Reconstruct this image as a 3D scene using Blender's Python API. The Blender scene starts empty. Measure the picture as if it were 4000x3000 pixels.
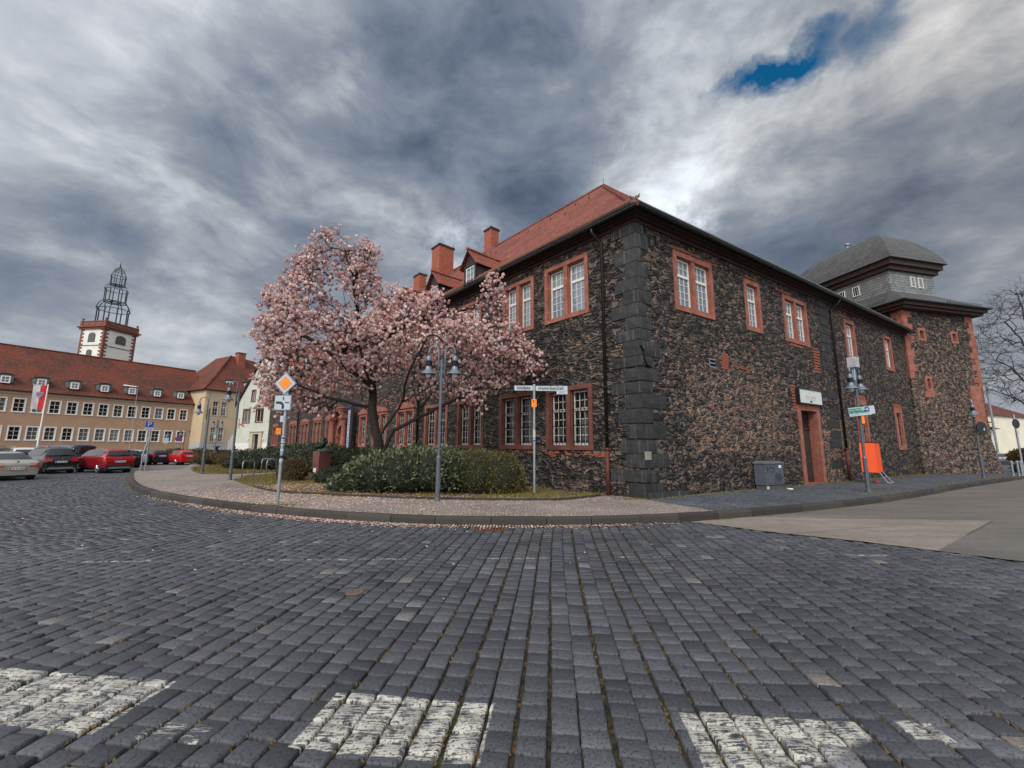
import bpy, bmesh, math, random
from math import sin, cos, pi, radians as RD, sqrt, atan2
from mathutils import Vector, Matrix, noise
random.seed(11)
K = 1.2            # the layout below is written in survey units of 1.2 m; the last step scales all to metres
sc = bpy.context.scene
COL = sc.collection

# ------------------------------------------------------------------ camera
CP, CR = RD(8.762), RD(.3934)
fw = Vector((0, cos(CP), sin(CP))); rt = Vector((1, 0, 0)); up = Vector((0, -sin(CP), cos(CP)))
r2 = rt*cos(CR)+up*sin(CR); u2 = up*cos(CR)-rt*sin(CR)
cd = bpy.data.cameras.new('camera'); cam = bpy.data.objects.new('camera', cd); COL.objects.link(cam)
m = Matrix((r2, u2, -fw)).transposed().to_4x4(); m.translation = Vector((0, 0, 1.5))
cam.matrix_world = m
cd.sensor_width = 36; cd.lens = 1594.25/4000*36; cd.clip_end = 4000; cd.clip_start = .05
sc.camera = cam

# ------------------------------------------------------------------ shader helpers
class NT:
    def __init__(s, tree): s.t = tree
    def n(s, typ, ins=None, **pr):
        nd = s.t.nodes.new('ShaderNode'+typ)
        for k, v in pr.items(): setattr(nd, k, v)
        for k, v in (ins or {}).items():
            so = nd.inputs[k]
            if isinstance(v, bpy.types.NodeSocket): s.t.links.new(v, so)
            else: so.default_value = v
        return nd
    def uv(s): return s.n('UVMap').outputs[0]
    def geo(s): return s.n('NewGeometry')
    def mp(s, v, sc=(1, 1, 1), loc=(0, 0, 0), rot=(0, 0, 0)):
        return s.n('Mapping', {'Vector': v, 'Scale': sc, 'Location': loc, 'Rotation': rot}).outputs[0]
    def noise(s, v, scale=5, detail=4, rough=.55, dist=0, color=False):
        nd = s.n('TexNoise', {'Vector': v, 'Scale': scale, 'Detail': detail, 'Roughness': rough, 'Distortion': dist})
        return nd.outputs['Color' if color else 0]
    def ramp(s, f, stops, interp='LINEAR'):
        nd = s.n('ValToRGB', {'Fac': f}); cr = nd.color_ramp; cr.interpolation = interp
        while len(cr.elements) < len(stops): cr.elements.new(.5)
        for e, (p, c) in zip(cr.elements, stops):
            e.position = p; e.color = (c, c, c, 1) if isinstance(c, (int, float)) else (*c, 1)
        return nd.outputs[0]
    def mix(s, f, a, b, mode='MIX'):
        nd = s.n('Mix', data_type='RGBA', blend_type=mode)
        for so, v in ((nd.inputs[0], f), (nd.inputs[6], a), (nd.inputs[7], b)):
            if isinstance(v, bpy.types.NodeSocket): s.t.links.new(v, so)
            elif isinstance(v, (int, float)): so.default_value = v if so.type == 'VALUE' else (v, v, v, 1)
            else: so.default_value = (*v, 1)
        return nd.outputs[2]
    def m(s, op, a, b=0., c=0., clamp=False):
        return s.n('Math', {0: a, 1: b, 2: c}, operation=op, use_clamp=clamp).outputs[0]
    def vm(s, op, a, b=(0, 0, 0)):
        nd = s.n('VectorMath', {0: a, 1: b}, operation=op)
        return nd.outputs[1] if op in ('DISTANCE', 'LENGTH', 'DOT_PRODUCT') else nd.outputs[0]
    def vor(s, v, scale, feat='F1', rand=1.):
        nd = s.n('TexVoronoi', {'Vector': v, 'Scale': scale, 'Randomness': rand}, feature=feat)
        return nd
    def mr(s, v, a, b, c=0., d=1.):
        return s.n('MapRange', {0: v, 1: a, 2: b, 3: c, 4: d}).outputs[0]
    def xyz(s, v): return s.n('SeparateXYZ', {0: v}).outputs
    def attr(s, name, out='Fac'): return s.n('Attribute', attribute_name=name).outputs[out]
    def bump(s, h, st=.5, d=.02, nrm=None):
        ins = {'Height': h, 'Strength': st, 'Distance': d}
        if nrm is not None: ins['Normal'] = nrm
        return s.n('Bump', ins).outputs[0]
MATS = {}
def mat(name, fn=None, col=(.5, .5, .5), rough=.7, metal=0., spec=.5, **kw):
    m = bpy.data.materials.new(name); m.use_nodes = True
    b = m.node_tree.nodes['Principled BSDF']
    b.inputs['Base Color'].default_value = (*col, 1); b.inputs['Roughness'].default_value = rough
    b.inputs['Metallic'].default_value = metal; b.inputs['Specular IOR Level'].default_value = spec
    for k, v in kw.items(): b.inputs[k].default_value = v
    if fn:
        t = NT(m.node_tree); r = fn(t) or {}
        for k, v in r.items():
            so = b.inputs[k]
            if isinstance(v, bpy.types.NodeSocket): m.node_tree.links.new(v, so)
            else: so.default_value = v
    MATS[name] = m
    return m
def worn(name, col, rough=.6, metal=0., var=.35, scale=6., bump=.15, d=.01, spec=.4, dark=None):
    """a plain colour with uneven dirt and a little relief"""
    def f(t):
        p = t.n('TexCoord').outputs['Object']
        a = t.noise(p, scale, 6, .65); c = t.noise(p, scale*9, 3)
        lo = tuple(x*(1-var) for x in col) if dark is None else dark
        cc = t.mix(t.ramp(a, [(.3, 0.), (.7, 1.)]), lo, tuple(min(1, x*(1+var*.5)) for x in col))
        return {'Base Color': t.mix(.25, cc, t.mix(c, lo, col)), 'Roughness': t.mr(a, .3, .7, min(1, rough+.12), max(0, rough-.12)),
                'Normal': t.bump(c, bump, d)}
    return mat(name, f, col, rough, metal, spec)

# rubble walls of dark basalt: stones, mortar, patches
def rubble(name, warm, dark_low, scale=(3.7, 8.4), mort=.10, warmc=(.135, .092, .072)):
    def f(t):
        uv = t.uv(); x, y, z = t.xyz(uv)
        nz = t.noise(uv, 2.3, 3, .6, color=True)
        big = t.noise(uv, .55, 3, .6)
        dv = t.vm('ADD', uv, t.vm('MULTIPLY', t.vm('SUBTRACT', nz, (.5, .5, .5)), (.13, .07, 0)))
        fine = t.noise(uv, 11, 2, .5, color=True)
        dv = t.vm('ADD', dv, t.vm('MULTIPLY', t.vm('SUBTRACT', fine, (.5, .5, .5)), (.035, .025, 0)))
        p = t.mp(dv, (scale[0], scale[1], 1))
        v1 = t.vor(p, 1.); e1 = t.vor(p, 1., 'DISTANCE_TO_EDGE').outputs[0]
        r, g, bl = t.n('SeparateColor', {0: v1.outputs['Color']}).outputs
        # small filling stones between the big ones
        p2 = t.mp(dv, (scale[0]*2.1, scale[1]*1.7, 1), (3.7, 1.1, 0))
        v2 = t.vor(p2, 1.); e2 = t.vor(p2, 1., 'DISTANCE_TO_EDGE').outputs[0]
        r2_, g2_, b2_ = t.n('SeparateColor', {0: v2.outputs['Color']}).outputs
        pick = t.m('GREATER_THAN', t.m('ADD', bl, t.m('MULTIPLY', big, .7)), 1.0)
        rr = t.mix(pick, r, r2_); ee = t.mix(pick, e1, t.m('MULTIPLY', e2, .8))
        reg = warm(t, x, y)
        k = t.m('ADD', t.m('MULTIPLY', rr, .80), t.m('MULTIPLY', reg, .33))
        st = t.ramp(k, [(0, (.008, .009, .010)), (.28, (.022, .022, .024)), (.50, (.052, .049, .048)), (.68, (.105, .088, .078)),
                        (.8, warmc), (.93, (.19, .125, .098)), (1., (.26, .125, .085))])
        surf = t.noise(uv, 26, 5, .7)
        st = t.mix(.9, st, t.mix(surf, .15, 1.75), 'MULTIPLY')
        mw = t.noise(uv, 3.1, 4, .65)
        mt = t.m('ADD', t.mr(mw, .46, .76, .026, mort*1.35), t.m('MULTIPLY', reg, .012))
        mask = t.mr(t.m('SUBTRACT', ee, mt), -.012, .022, 1., 0.)
        mc = t.mix(t.ramp(t.m('ADD', t.noise(uv, 4.3, 5, .7), t.m('MULTIPLY', reg, .1)), [(.51, 0.), (.63, 1.)]), (.012, .010, .009), (.34, .23, .17))  # near-black share paints the shade of deep crevices into the mortar
        mc = t.mix(t.ramp(t.noise(uv, 1.7, 4, .6), [(.62, 0.), (.74, .7)]), mc, (.30, .13, .085))
        mc = t.mix(.6, mc, t.mix(t.noise(uv, 40, 3), .5, 1.4), 'MULTIPLY')
        c = t.mix(mask, st, mc)
        h = t.m('ADD', t.m('MULTIPLY', t.mr(ee, 0., .26), 1.), t.m('ADD', t.m('MULTIPLY', surf, .35), t.m('MULTIPLY', g, .45)))
        h = t.mix(mask, h, t.m('MULTIPLY', surf, .25))
        return {'Base Color': c, 'Normal': t.bump(h, 1., .075), 'Roughness': t.mix(mask, .62, .95)}
    return mat(name, f, rough=.85, spec=.35)
def warm_L(t, x, y):
    a = t.ramp(t.noise(t.uv(), .7, 3, .6), [(.46, 0.), (.66, 1.)])
    low = t.mr(y, 1.25, .9, 0., .55)
    return t.m('MAXIMUM', t.m('MULTIPLY', a, .35), t.m('MAXIMUM', t.m('MULTIPLY', low, a), t.mr(y, 7.6, 8.1, 0., .62)))
def warm_R(t, x, y):
    n_ = t.noise(t.uv(), .8, 4, .65)
    a = t.mr(n_, .35, .62)
    zone = t.m('MULTIPLY', t.m('MULTIPLY', t.mr(x, 1.4, 2.6), t.mr(x, 9.5, 7.0)), t.m('MULTIPLY', t.mr(y, 1.15, 1.45), t.mr(y, 5.2, 3.6)))
    zb = t.m('MULTIPLY', t.m('MULTIPLY', t.mr(x, 10.6, 11.2), t.mr(x, 14.5, 13.)), t.mr(y, 3.4, 2.6))
    zz = t.m('MAXIMUM', zone, zb)
    return t.m('MAXIMUM', t.m('MULTIPLY', t.m('ADD', t.m('MULTIPLY', a, .5), .55), zz), t.m('MULTIPLY', a, .3))
def warm_T(t, x, y):
    n_ = t.noise(t.uv(), .7, 4, .65)
    return t.m('ADD', t.m('MULTIPLY', t.mr(n_, .35, .65), .45), t.mr(y, 8.8, 5.2, .05, .42))
RUB_L = rubble('basalt_rubble', warm_L, 0)
RUB_R = rubble('basalt_rubble_brown_patch', warm_R, 0, mort=.085)
RUB_T = rubble('tower_rubble', warm_T, 0, scale=(3.6, 8.5), mort=.12, warmc=(.17, .11, .075))

def f_sand(t):
    uv = t.uv(); a = t.noise(uv, 2.2, 5, .65); c = t.noise(uv, 34, 4, .7)
    col = t.mix(t.ramp(a, [(.3, 0.), (.72, 1.)]), (.17, .052, .036), (.36, .135, .092))
    col = t.mix(t.ramp(t.noise(uv, 7, 3), [(.62, 0.), (.7, .6)]), col, (.52, .27, .19))
    return {'Base Color': t.mix(.5, col, t.mix(c, .55, 1.35), 'MULTIPLY'), 'Normal': t.bump(c, .5, .01)}
SAND = mat('red_sandstone', f_sand, rough=.85)
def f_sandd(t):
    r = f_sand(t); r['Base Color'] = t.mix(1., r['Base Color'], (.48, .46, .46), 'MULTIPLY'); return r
SANDD = mat('dark_red_sandstone', f_sandd, rough=.85)  # darker copy of the red sandstone, for lower windows near the corner
def f_quoin(t):
    uv = t.uv(); a = t.noise(uv, 2.5, 6, .7); c = t.noise(uv, 30, 4, .7)
    st = t.noise(t.mp(uv, (14, .8, 1)), 1., 3)
    col = t.mix(t.ramp(a, [(.35, 0.), (.7, 1.)]), (.010, .0105, .012), (.036, .036, .038))
    col = t.mix(t.ramp(st, [(.55, 0.), (.75, .6)]), col, (.15, .145, .14))
    col = t.mix(t.attr('rnd'), t.mix(1., col, .55, 'MULTIPLY'), t.mix(1., col, 2.0, 'MULTIPLY'))
    return {'Base Color': t.mix(.5, col, t.mix(c, .4, 1.5), 'MULTIPLY'), 'Normal': t.bump(t.m('ADD', c, a), 1., .04)}
QUOIN = mat('basalt_block', f_quoin, rough=.75)
def tiles(name, c0, c1, c2, rowh=.17, bw=.17, blot=.6):
    def f(t):
        uv = t.uv(); x, y, z = t.xyz(uv)
        br = t.n('TexBrick', {'Vector': uv, 'Scale': 1., 'Mortar Size': .008, 'Brick Width': bw, 'Row Height': rowh*.71,
                              'Color1': (0, 0, 0, 1), 'Color2': (1, 1, 1, 1), 'Mortar': (.5, .5, .5, 1), 'Bias': 0.})
        a = t.noise(uv, blot, 6, .7); b_ = t.noise(uv, 2.6, 5, .7)
        col = t.mix(t.ramp(a, [(.35, 0.), (.66, 1.)]), c0, c1)
        col = t.mix(t.ramp(b_, [(.52, 0.), (.66, .8)]), col, c2)
        col = t.mix(.55, col, t.mix(br.outputs[0], .55, 1.4), 'MULTIPLY')
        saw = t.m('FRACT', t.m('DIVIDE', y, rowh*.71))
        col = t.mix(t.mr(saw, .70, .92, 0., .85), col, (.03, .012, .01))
        h = t.m('SUBTRACT', t.m('SUBTRACT', 1., saw), t.m('MULTIPLY', br.outputs[1], .5))
        return {'Base Color': col, 'Normal': t.bump(h, 1., .06)}
    return mat(name, f, rough=.8, spec=.3)
TILE = tiles('red_roof_tiles', (.165, .045, .030), (.29, .080, .048), (.085, .04, .032), .22, .2, .5)
TILE2 = tiles('old_red_roof_tiles', (.22, .055, .032), (.075, .042, .034), (.30, .075, .038), .16, .16, .35)
def slate(name, c0, c1, c2, rowh=.13, bw=.2):
    def f(t):
        uv = t.uv(); x, y, z = t.xyz(uv)
        br = t.n('TexBrick', {'Vector': uv, 'Scale': 1., 'Mortar Size': .006, 'Brick Width': bw, 'Row Height': rowh,
                              'Color1': (0, 0, 0, 1), 'Color2': (1, 1, 1, 1), 'Mortar': (.5, .5, .5, 1)})
        a = t.noise(uv, 1.1, 5, .7)
        col = t.mix(t.ramp(a, [(.4, 0.), (.65, 1.)]), c0, c1)
        col = t.mix(t.m('MULTIPLY', br.outputs[0], .55), col, c2)
        col = t.mix(br.outputs[1], col, (.012, .012, .014)); col = t.mix(t.mr(t.m('FRACT', t.m('DIVIDE', y, rowh)), .22, .0, 0., .7), col, (.012, .012, .014))
        saw = t.m('FRACT', t.m('DIVIDE', y, rowh))
        return {'Base Color': col, 'Normal': t.bump(t.m('SUBTRACT', t.m('MULTIPLY', saw, -.6), br.outputs[1]), .7, .015),
                'Roughness': t.mix(br.outputs[0], .38, .62)}
    return mat(name, f, rough=.5)
SLATE = slate('slate_roof', (.040, .043, .048), (.075, .068, .056), (.10, .10, .102), .2, .3)
SLATEW = slate('slate_wall', (.17, .185, .185), (.26, .275, .26), (.09, .095, .10), .17, .24)
SLATED = slate('dark_slate_cheek', (.022, .023, .03), (.032, .033, .04), (.045, .045, .055), .11, .16)
def f_brick(t):
    uv = t.uv()
    br = t.n('TexBrick', {'Vector': uv, 'Scale': 1., 'Mortar Size': .008, 'Brick Width': .2, 'Row Height': .065,
                          'Color1': (.42, .085, .035, 1), 'Color2': (.27, .055, .03, 1), 'Mortar': (.16, .1, .075, 1)})
    a = t.noise(uv, 3., 5, .7)
    col = t.mix(t.ramp(a, [(.5, 0.), (.75, .7)]), br.outputs[0], (.06, .03, .025))
    return {'Base Color': col, 'Normal': t.bump(br.outputs[1], -.5, .01)}
BRICK = mat('chimney_brick', f_brick, rough=.85)
def plaster(name, c, low=None, lowz=1.):
    def f(t):
        uv = t.uv(); x, y, z = t.xyz(uv); a = t.noise(uv, .5, 6, .65); b_ = t.noise(uv, 30, 3)
        st = t.noise(t.mp(uv, (2.4, .22, 1)), 1., 4, .65)
        col = t.mix(t.ramp(a, [(.3, 0.), (.7, 1.)]), tuple(v*.88 for v in c), tuple(v*1.05 for v in c))
        col = t.mix(t.ramp(st, [(.55, 0.), (.75, .3)]), col, tuple(v*.6 for v in c))
        if low:
            for (z1, lc) in low: col = t.mix(t.m('LESS_THAN', y, z1), col, t.mix(.6, lc, t.mix(a, .8, 1.15), 'MULTIPLY'))
        return {'Base Color': col, 'Normal': t.bump(b_, .25, .006)}
    return mat(name, f, rough=.9, spec=.2)
P_TAN = plaster('tan_plaster', (.42, .275, .185))
P_BEIGE = plaster('beige_plaster', (.56, .44, .29), [(1.92, (.42, .42, .41)), (.78, (.045, .045, .05))])
P_GREY = plaster('grey_green_plaster', (.50, .52, .45), [(1.75, (.66, .65, .62))])
P_WHITE = plaster('white_plaster', (.68, .68, .62))
P_CREAM = plaster('cream_plaster', (.74, .70, .56))
TRIMY = worn('pale_trim', (.52, .45, .32), .8)
WOODW = worn('white_window_wood', (.66, .65, .60), .5, var=.12)
WHITE = worn('white_paint', (.78, .78, .76), .5, var=.08)
RUST = worn('brown_red_frame', (.22, .075, .05), .7)
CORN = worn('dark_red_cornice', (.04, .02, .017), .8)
WOODD = worn('dark_stained_wood', (.035, .022, .017), .7)
GUT = worn('dark_green_gutter', (.018, .026, .026), .38, .5, spec=.5)
PIPE = worn('brown_black_downpipe', (.022, .017, .017), .45, .4)
PIPER = worn('red_brown_standpipe', (.10, .025, .018), .6)
IRON = worn('black_iron', (.010, .010, .012), .5, .6)
ZINC = worn('galvanised_steel', (.34, .39, .42), .42, .75, var=.3)
POLEP = worn('painted_grey_pole', (.11, .125, .15), .42, .35, var=.3)
LAMPG = worn('grey_lamp_enamel', (.15, .18, .22), .35, .3, var=.25)
LAMPD = worn('dark_lamp_rings', (.022, .024, .03), .45, .3)
LAMPGL = mat('frosted_lamp_glass', col=(.5, .5, .5), rough=.25)
CAGE = worn('green_steel_cage', (.035, .058, .062), .5, .5)
def f_glass(t):
    p = t.n('TexCoord').outputs['Object']; a = t.noise(p, 1.4, 2)
    return {'Normal': t.bump(a, .12, .03)}
GLASS = mat('window_glass_dark_inside', f_glass, (.010, .011, .013), .035, 0., .62)
def f_glass2(t): return {'Base Color': t.ramp(t.attr('rnd'), [(0, .008), (.62, .012), (.66, .07), (1, .16)])}
GLASSC = mat('curtained_window_glass', f_glass2, (.02, .02, .02), .06, 0., .6)
GLASSL = mat('upper_window_glass', f_glass, (.15, .185, .23), .04, 0., 1.)  # pale blue base paints reflected sky into the glass colour
CARGL = mat('car_glass', None, (.006, .008, .01), .04, 0., .8)
TYRE = mat('tyre_rubber', None, (.012, .012, .013), .8)
RIM = mat('alloy_rim', None, (.42, .43, .45), .3, .9)
TAIL = mat('red_tail_light', None, (.38, .01, .012), .12, 0., .6)
PLAS = mat('black_plastic', None, (.014, .014, .015), .55)
PLATE = mat('number_plate_white', None, (.7, .71, .72), .35)
BLUEP = mat('number_plate_blue', None, (.01, .04, .35), .35)
BLUES = mat('sign_blue', None, (.005, .055, .32), .35)
REDS = mat('sign_red', None, (.42, .01, .015), .35)
SIGNW = worn('sign_white', (.42, .47, .51), .35, var=.12)
SIGNK = mat('sign_black', None, (.008, .009, .012), .4)
SIGNO = worn('sign_orange', (.90, .235, .012), .4, var=.1)
SIGNG = mat('sign_mint_green', None, (.16, .46, .38), .4)
SIGNV = mat('sign_violet', None, (.06, .03, .25), .4)
ORB = worn('orange_painted_box', (.88, .105, .012), .45, var=.15)
CABG = worn('grey_cabinet_plastic', (.085, .095, .115), .55, var=.25)
BRONZE = worn('green_bronze', (.02, .033, .03), .45, .7)
BARK = worn('magnolia_bark', (.026, .019, .015), .9, var=.5, scale=9, bump=.6, d=.02)
BARK2 = worn('grey_bark', (.05, .045, .045), .9, var=.4)

def leafmat(name, cols, rough=.5, tr=.25, spec=.4):
    def f(t):
        r = t.attr('rnd'); n_ = len(cols)
        c = t.ramp(r, [(i/max(1, n_-1), c) for i, c in enumerate(cols)])
        return {'Base Color': c}
    m = mat(name, f, rough=rough, spec=spec)
    nt = m.node_tree; b = nt.nodes['Principled BSDF']; o = nt.nodes['Material Output']
    tn = nt.nodes.new('ShaderNodeBsdfTranslucent'); mx = nt.nodes.new('ShaderNodeMixShader'); mx.inputs[0].default_value = tr
    nt.links.new(b.inputs['Base Color'].links[0].from_socket, tn.inputs[0])
    nt.links.new(b.outputs[0], mx.inputs[1]); nt.links.new(tn.outputs[0], mx.inputs[2]); nt.links.new(mx.outputs[0], o.inputs[0])
    return m
PETAL = leafmat('magnolia_petals', [(.48, .23, .25), (.63, .40, .38), (.78, .58, .53), (.87, .73, .67), (.58, .32, .34), (.94, .84, .79)], .55, .3)
PETALG = leafmat('fallen_petals', [(.60, .30, .27), (.80, .55, .48), (.86, .72, .62), (.45, .25, .16)], .6, .15)
BUDL = leafmat('bronze_young_leaves', [(.14, .075, .03), (.22, .10, .035), (.10, .09, .03)], .6, .3)
LAUREL = leafmat('laurel_leaves', [(.018, .032, .014), (.04, .062, .026), (.085, .11, .05), (.19, .19, .10), (.04, .06, .025)], .38, .12, .5)
PRIVET = leafmat('yellow_green_leaves', [(.05, .055, .012), (.14, .125, .025), (.06, .065, .015), (.26, .20, .045)], .5, .2)
BROWNL = leafmat('brown_green_leaves', [(.07, .05, .014), (.14, .075, .018), (.04, .045, .014), (.2, .11, .03)], .6, .2)
DARKL = leafmat('dark_green_leaves', [(.014, .026, .012), (.03, .045, .018), (.055, .065, .025)], .45, .1)
GRASS = leafmat('dry_grass_blades', [(.14, .13, .03), (.22, .16, .04), (.10, .11, .025), (.28, .19, .06)], .7, .2)
COREM = mat('shrub_inside_shade', None, (.012, .014, .008), .95)

# ------------------------------------------------------------------ mesh gatherer
class G:
    def __init__(s, M=None): s.v = []; s.f = []; s.uv = []; s.r = []; s.M = M; s.mi = []; s.cur = 0
    def add(s, vs, fs, rnd=None, uvs=None):
        o = len(s.v); vs = [Vector(v) for v in vs]
        for v in vs: s.v.append(s.M @ v if s.M else v)
        R = random.random() if rnd is None else rnd
        for k, f in enumerate(fs):
            s.f.append([o+i for i in f]); s.r.append(R); s.mi.append(s.cur)
            if uvs: s.uv += [uvs[i] for i in f]; continue
            p = [vs[i] for i in f]
            n_ = (p[1]-p[0]).cross(p[2]-p[0]) if len(p) < 4 else (p[2]-p[0]).cross(p[3]-p[1])
            a, b, c = abs(n_.x), abs(n_.y), abs(n_.z)
            if c >= a and c >= b: s.uv += [(q.x, q.y) for q in p]
            elif b >= a: s.uv += [(q.x, q.z) for q in p]
            else: s.uv += [(q.y, q.z) for q in p]
        return s
    def box(s, x0, x1, y0, y1, z0, z1, rnd=None):
        return s.add([(x0, y0, z0), (x1, y0, z0), (x1, y1, z0), (x0, y1, z0), (x0, y0, z1), (x1, y0, z1), (x1, y1, z1), (x0, y1, z1)],
                     [(0, 3, 2, 1), (4, 5, 6, 7), (0, 1, 5, 4), (1, 2, 6, 5), (2, 3, 7, 6), (3, 0, 4, 7)], rnd)
    def bar(s, a, b, w, h=None):     # square bar between two points
        return s.tube([a, b], [w*.7071, w*.7071], 4)
    def tube(s, pts, rs, n=8, cap=True, rnd=None):
        pts = [Vector(p) for p in pts]
        if isinstance(rs, (int, float)): rs = [rs]*len(pts)
        vs = []; fs = []; prev = None
        for i, p in enumerate(pts):
            d = (pts[min(i+1, len(pts)-1)]-pts[max(i-1, 0)]).normalized()
            if prev is None:
                a = d.orthogonal().normalized() if abs(d.z) < .95 else Vector((1, 0, 0))
                a = (a-d*a.dot(d)).normalized()
            else: a = (prev-d*prev.dot(d)).normalized()
            prev = a; b = d.cross(a)
            for k in range(n):
                t = 2*pi*(k+.5)/n; vs.append(p+(a*cos(t)+b*sin(t))*rs[i])
        for i in range(len(pts)-1):
            for k in range(n): fs.append((i*n+k, i*n+(k+1) % n, (i+1)*n+(k+1) % n, (i+1)*n+k))
        if cap and n > 2: fs.append(tuple(range(n))[::-1]); fs.append(tuple((len(pts)-1)*n+k for k in range(n)))
        return s.add(vs, fs, rnd)
    def lathe(s, prof, c=(0, 0, 0), n=20, cap=True):
        vs = []; fs = []
        for r, z in prof:
            for k in range(n): t = 2*pi*k/n; vs.append((c[0]+r*cos(t), c[1]+r*sin(t), c[2]+z))
        for i in range(len(prof)-1):
            for k in range(n): fs.append((i*n+k, i*n+(k+1) % n, (i+1)*n+(k+1) % n, (i+1)*n+k))
        if cap: fs.append(tuple(range(n))[::-1]); fs.append(tuple((len(prof)-1)*n+k for k in range(n)))
        return s.add(vs, fs)
    def prism(s, poly, z0, z1):      # polygon in xy
        n = len(poly); vs = [(x, y, z0) for x, y in poly]+[(x, y, z1) for x, y in poly]
        return s.add(vs, [tuple(range(n))[::-1], tuple(range(n, 2*n))]+[(i, (i+1) % n, n+(i+1) % n, n+i) for i in range(n)])
    def plate(s, poly, y0, y1):      # polygon in xz with thickness along y
        n = len(poly); vs = [(x, y0, z) for x, z in poly]+[(x, y1, z) for x, z in poly]
        return s.add(vs, [tuple(range(n)), tuple(range(n, 2*n))[::-1]]+[(i, n+i, n+(i+1) % n, (i+1) % n) for i in range(n)])
    def ring(s, x0, x1, z0, z1, w, y0, y1):   # picture-frame in xz
        s.box(x0, x0+w, y0, y1, z0, z1); s.box(x1-w, x1, y0, y1, z0, z1)
        s.box(x0+w, x1-w, y0, y1, z0, z0+w); s.box(x0+w, x1-w, y0, y1, z1-w, z1); return s
    def text(s, body, size, y, x, z, flip=False, extr=.002, align='CENTER', M=None, bold=0.):
        cu = bpy.data.curves.new('t', 'FONT'); cu.body = body; cu.size = size; cu.extrude = extr; cu.offset = bold; cu.align_x = align; cu.align_y = 'CENTER'
        o = bpy.data.objects.new('t', cu); COL.objects.link(o)
        dg = bpy.context.evaluated_depsgraph_get(); me = bpy.data.meshes.new_from_object(o.evaluated_get(dg))
        vs = [(x+(-v.co.x if flip else v.co.x), y+v.co.z, z+v.co.y) for v in me.vertices]
        if M: vs = [M @ Vector(v) for v in vs]
        s.add(vs, [tuple(p.vertices) for p in me.polygons])
        bpy.data.objects.remove(o); bpy.data.curves.remove(cu); bpy.data.meshes.remove(me); return s
    def build(s, name, mt, parent=None, smooth=False, loc=None, rz=0., **tg):
        me = bpy.data.meshes.new(name)
        me.from_pydata([tuple(v) for v in s.v], [], s.f)
        ul = me.uv_layers.new(name='UVMap'); fl = [c for p in s.uv for c in (p[0], p[1])]
        if len(fl) == len(ul.data)*2: ul.data.foreach_set('uv', fl)
        at = me.attributes.new('rnd', 'FLOAT', 'FACE'); at.data.foreach_set('value', s.r)
        for mm in (mt if isinstance(mt, (list, tuple)) else [mt]): me.materials.append(mm)
        me.polygons.foreach_set('material_index', s.mi)
        if smooth: me.polygons.foreach_set('use_smooth', [True]*len(s.f))
        me.update()
        o = bpy.data.objects.new(name, me); COL.objects.link(o)
        if parent: o.parent = parent
        if loc is not None: o.location = loc
        if rz: o.rotation_euler.z = rz
        for k, v in tg.items(): o[k] = v
        return o
def smooth_angle(o, a=35):
    o.data.polygons.foreach_set('use_smooth', [True]*len(o.data.polygons))
    o.data.set_sharp_from_angle(angle=RD(a)); return o
def thing(name, label, cat, loc=(0, 0, 0), rz=0., group=None):
    o = bpy.data.objects.new(name, None); COL.objects.link(o); o.location = loc; o.rotation_euler.z = rz
    o.empty_display_size = .2; o['label'] = label; o['category'] = cat
    if group: o['group'] = group
    return o
def tag(o, label, cat, group=None, kind=None):
    if label: o['label'] = label; o['category'] = cat
    if group: o['group'] = group
    if kind: o['kind'] = kind
    return o
def AZ(a): return RD(90-a)      # rotation that points local x along compass azimuth a (0 = +y)
def D(a): return Vector((sin(RD(a)), cos(RD(a))))
BLOBS = [((0.281, 0.845, 0.455), 0.15, 0.24), ((0.292, 0.763, 0.577), 0.15, 0.2), ((0.162, 0.67, 0.725), 0.16, 0.14), ((-0.029, 0.781, 0.623), 0.34, -0.16), ((0.109, 0.886, 0.451), 0.14, -0.16), ((-0.344, 0.671, 0.657), 0.3, -0.05), ((0.519, 0.607, 0.602), 0.3, 0.1), ((0.675, 0.549, 0.493), 0.45, 0.13), ((0.628, 0.692, 0.356), 0.26, -0.16), ((0.752, 0.592, 0.29), 0.2, -0.1), ((-0.693, 0.579, 0.43), 0.16, 0.2), ((-0.588, 0.685, 0.431), 0.18, 0.18), ((-0.701, 0.523, 0.485), 0.22, -0.16), ((-0.556, 0.652, 0.516), 0.24, -0.16), ((-0.735, 0.571, 0.366), 0.12, -0.2), ((-0.624, 0.534, 0.571), 0.28, 0.1), ((-0.399, 0.595, 0.698), 0.3, 0.06), ((-0.191, 0.89, 0.414), 0.16, 0.2), ((-0.389, 0.809, 0.442), 0.16, 0.12), ((-0.685, 0.652, 0.326), 0.16, 0.12), ((-0.487, 0.816, 0.311), 0.12, -0.16), ((-0.736, 0.636, 0.231), 0.1, -0.14), ((-0.605, 0.766, 0.22), 0.2, 0.1), ((0.359, 0.612, 0.704), 0.2, 0.06), ((0.344, 0.711, 0.613), 0.12, 0.08), ((-0.683, 0.674, 0.282), 0.3, 0.1), ((-0.361, 0.859, 0.363), 0.2, 0.1), ((0.455, 0.755, 0.472), 0.14, -0.08), ((-0.642, 0.674, 0.366), 0.08, -0.1), ((-0.754, 0.585, 0.3), 0.1, 0.12)]
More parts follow.
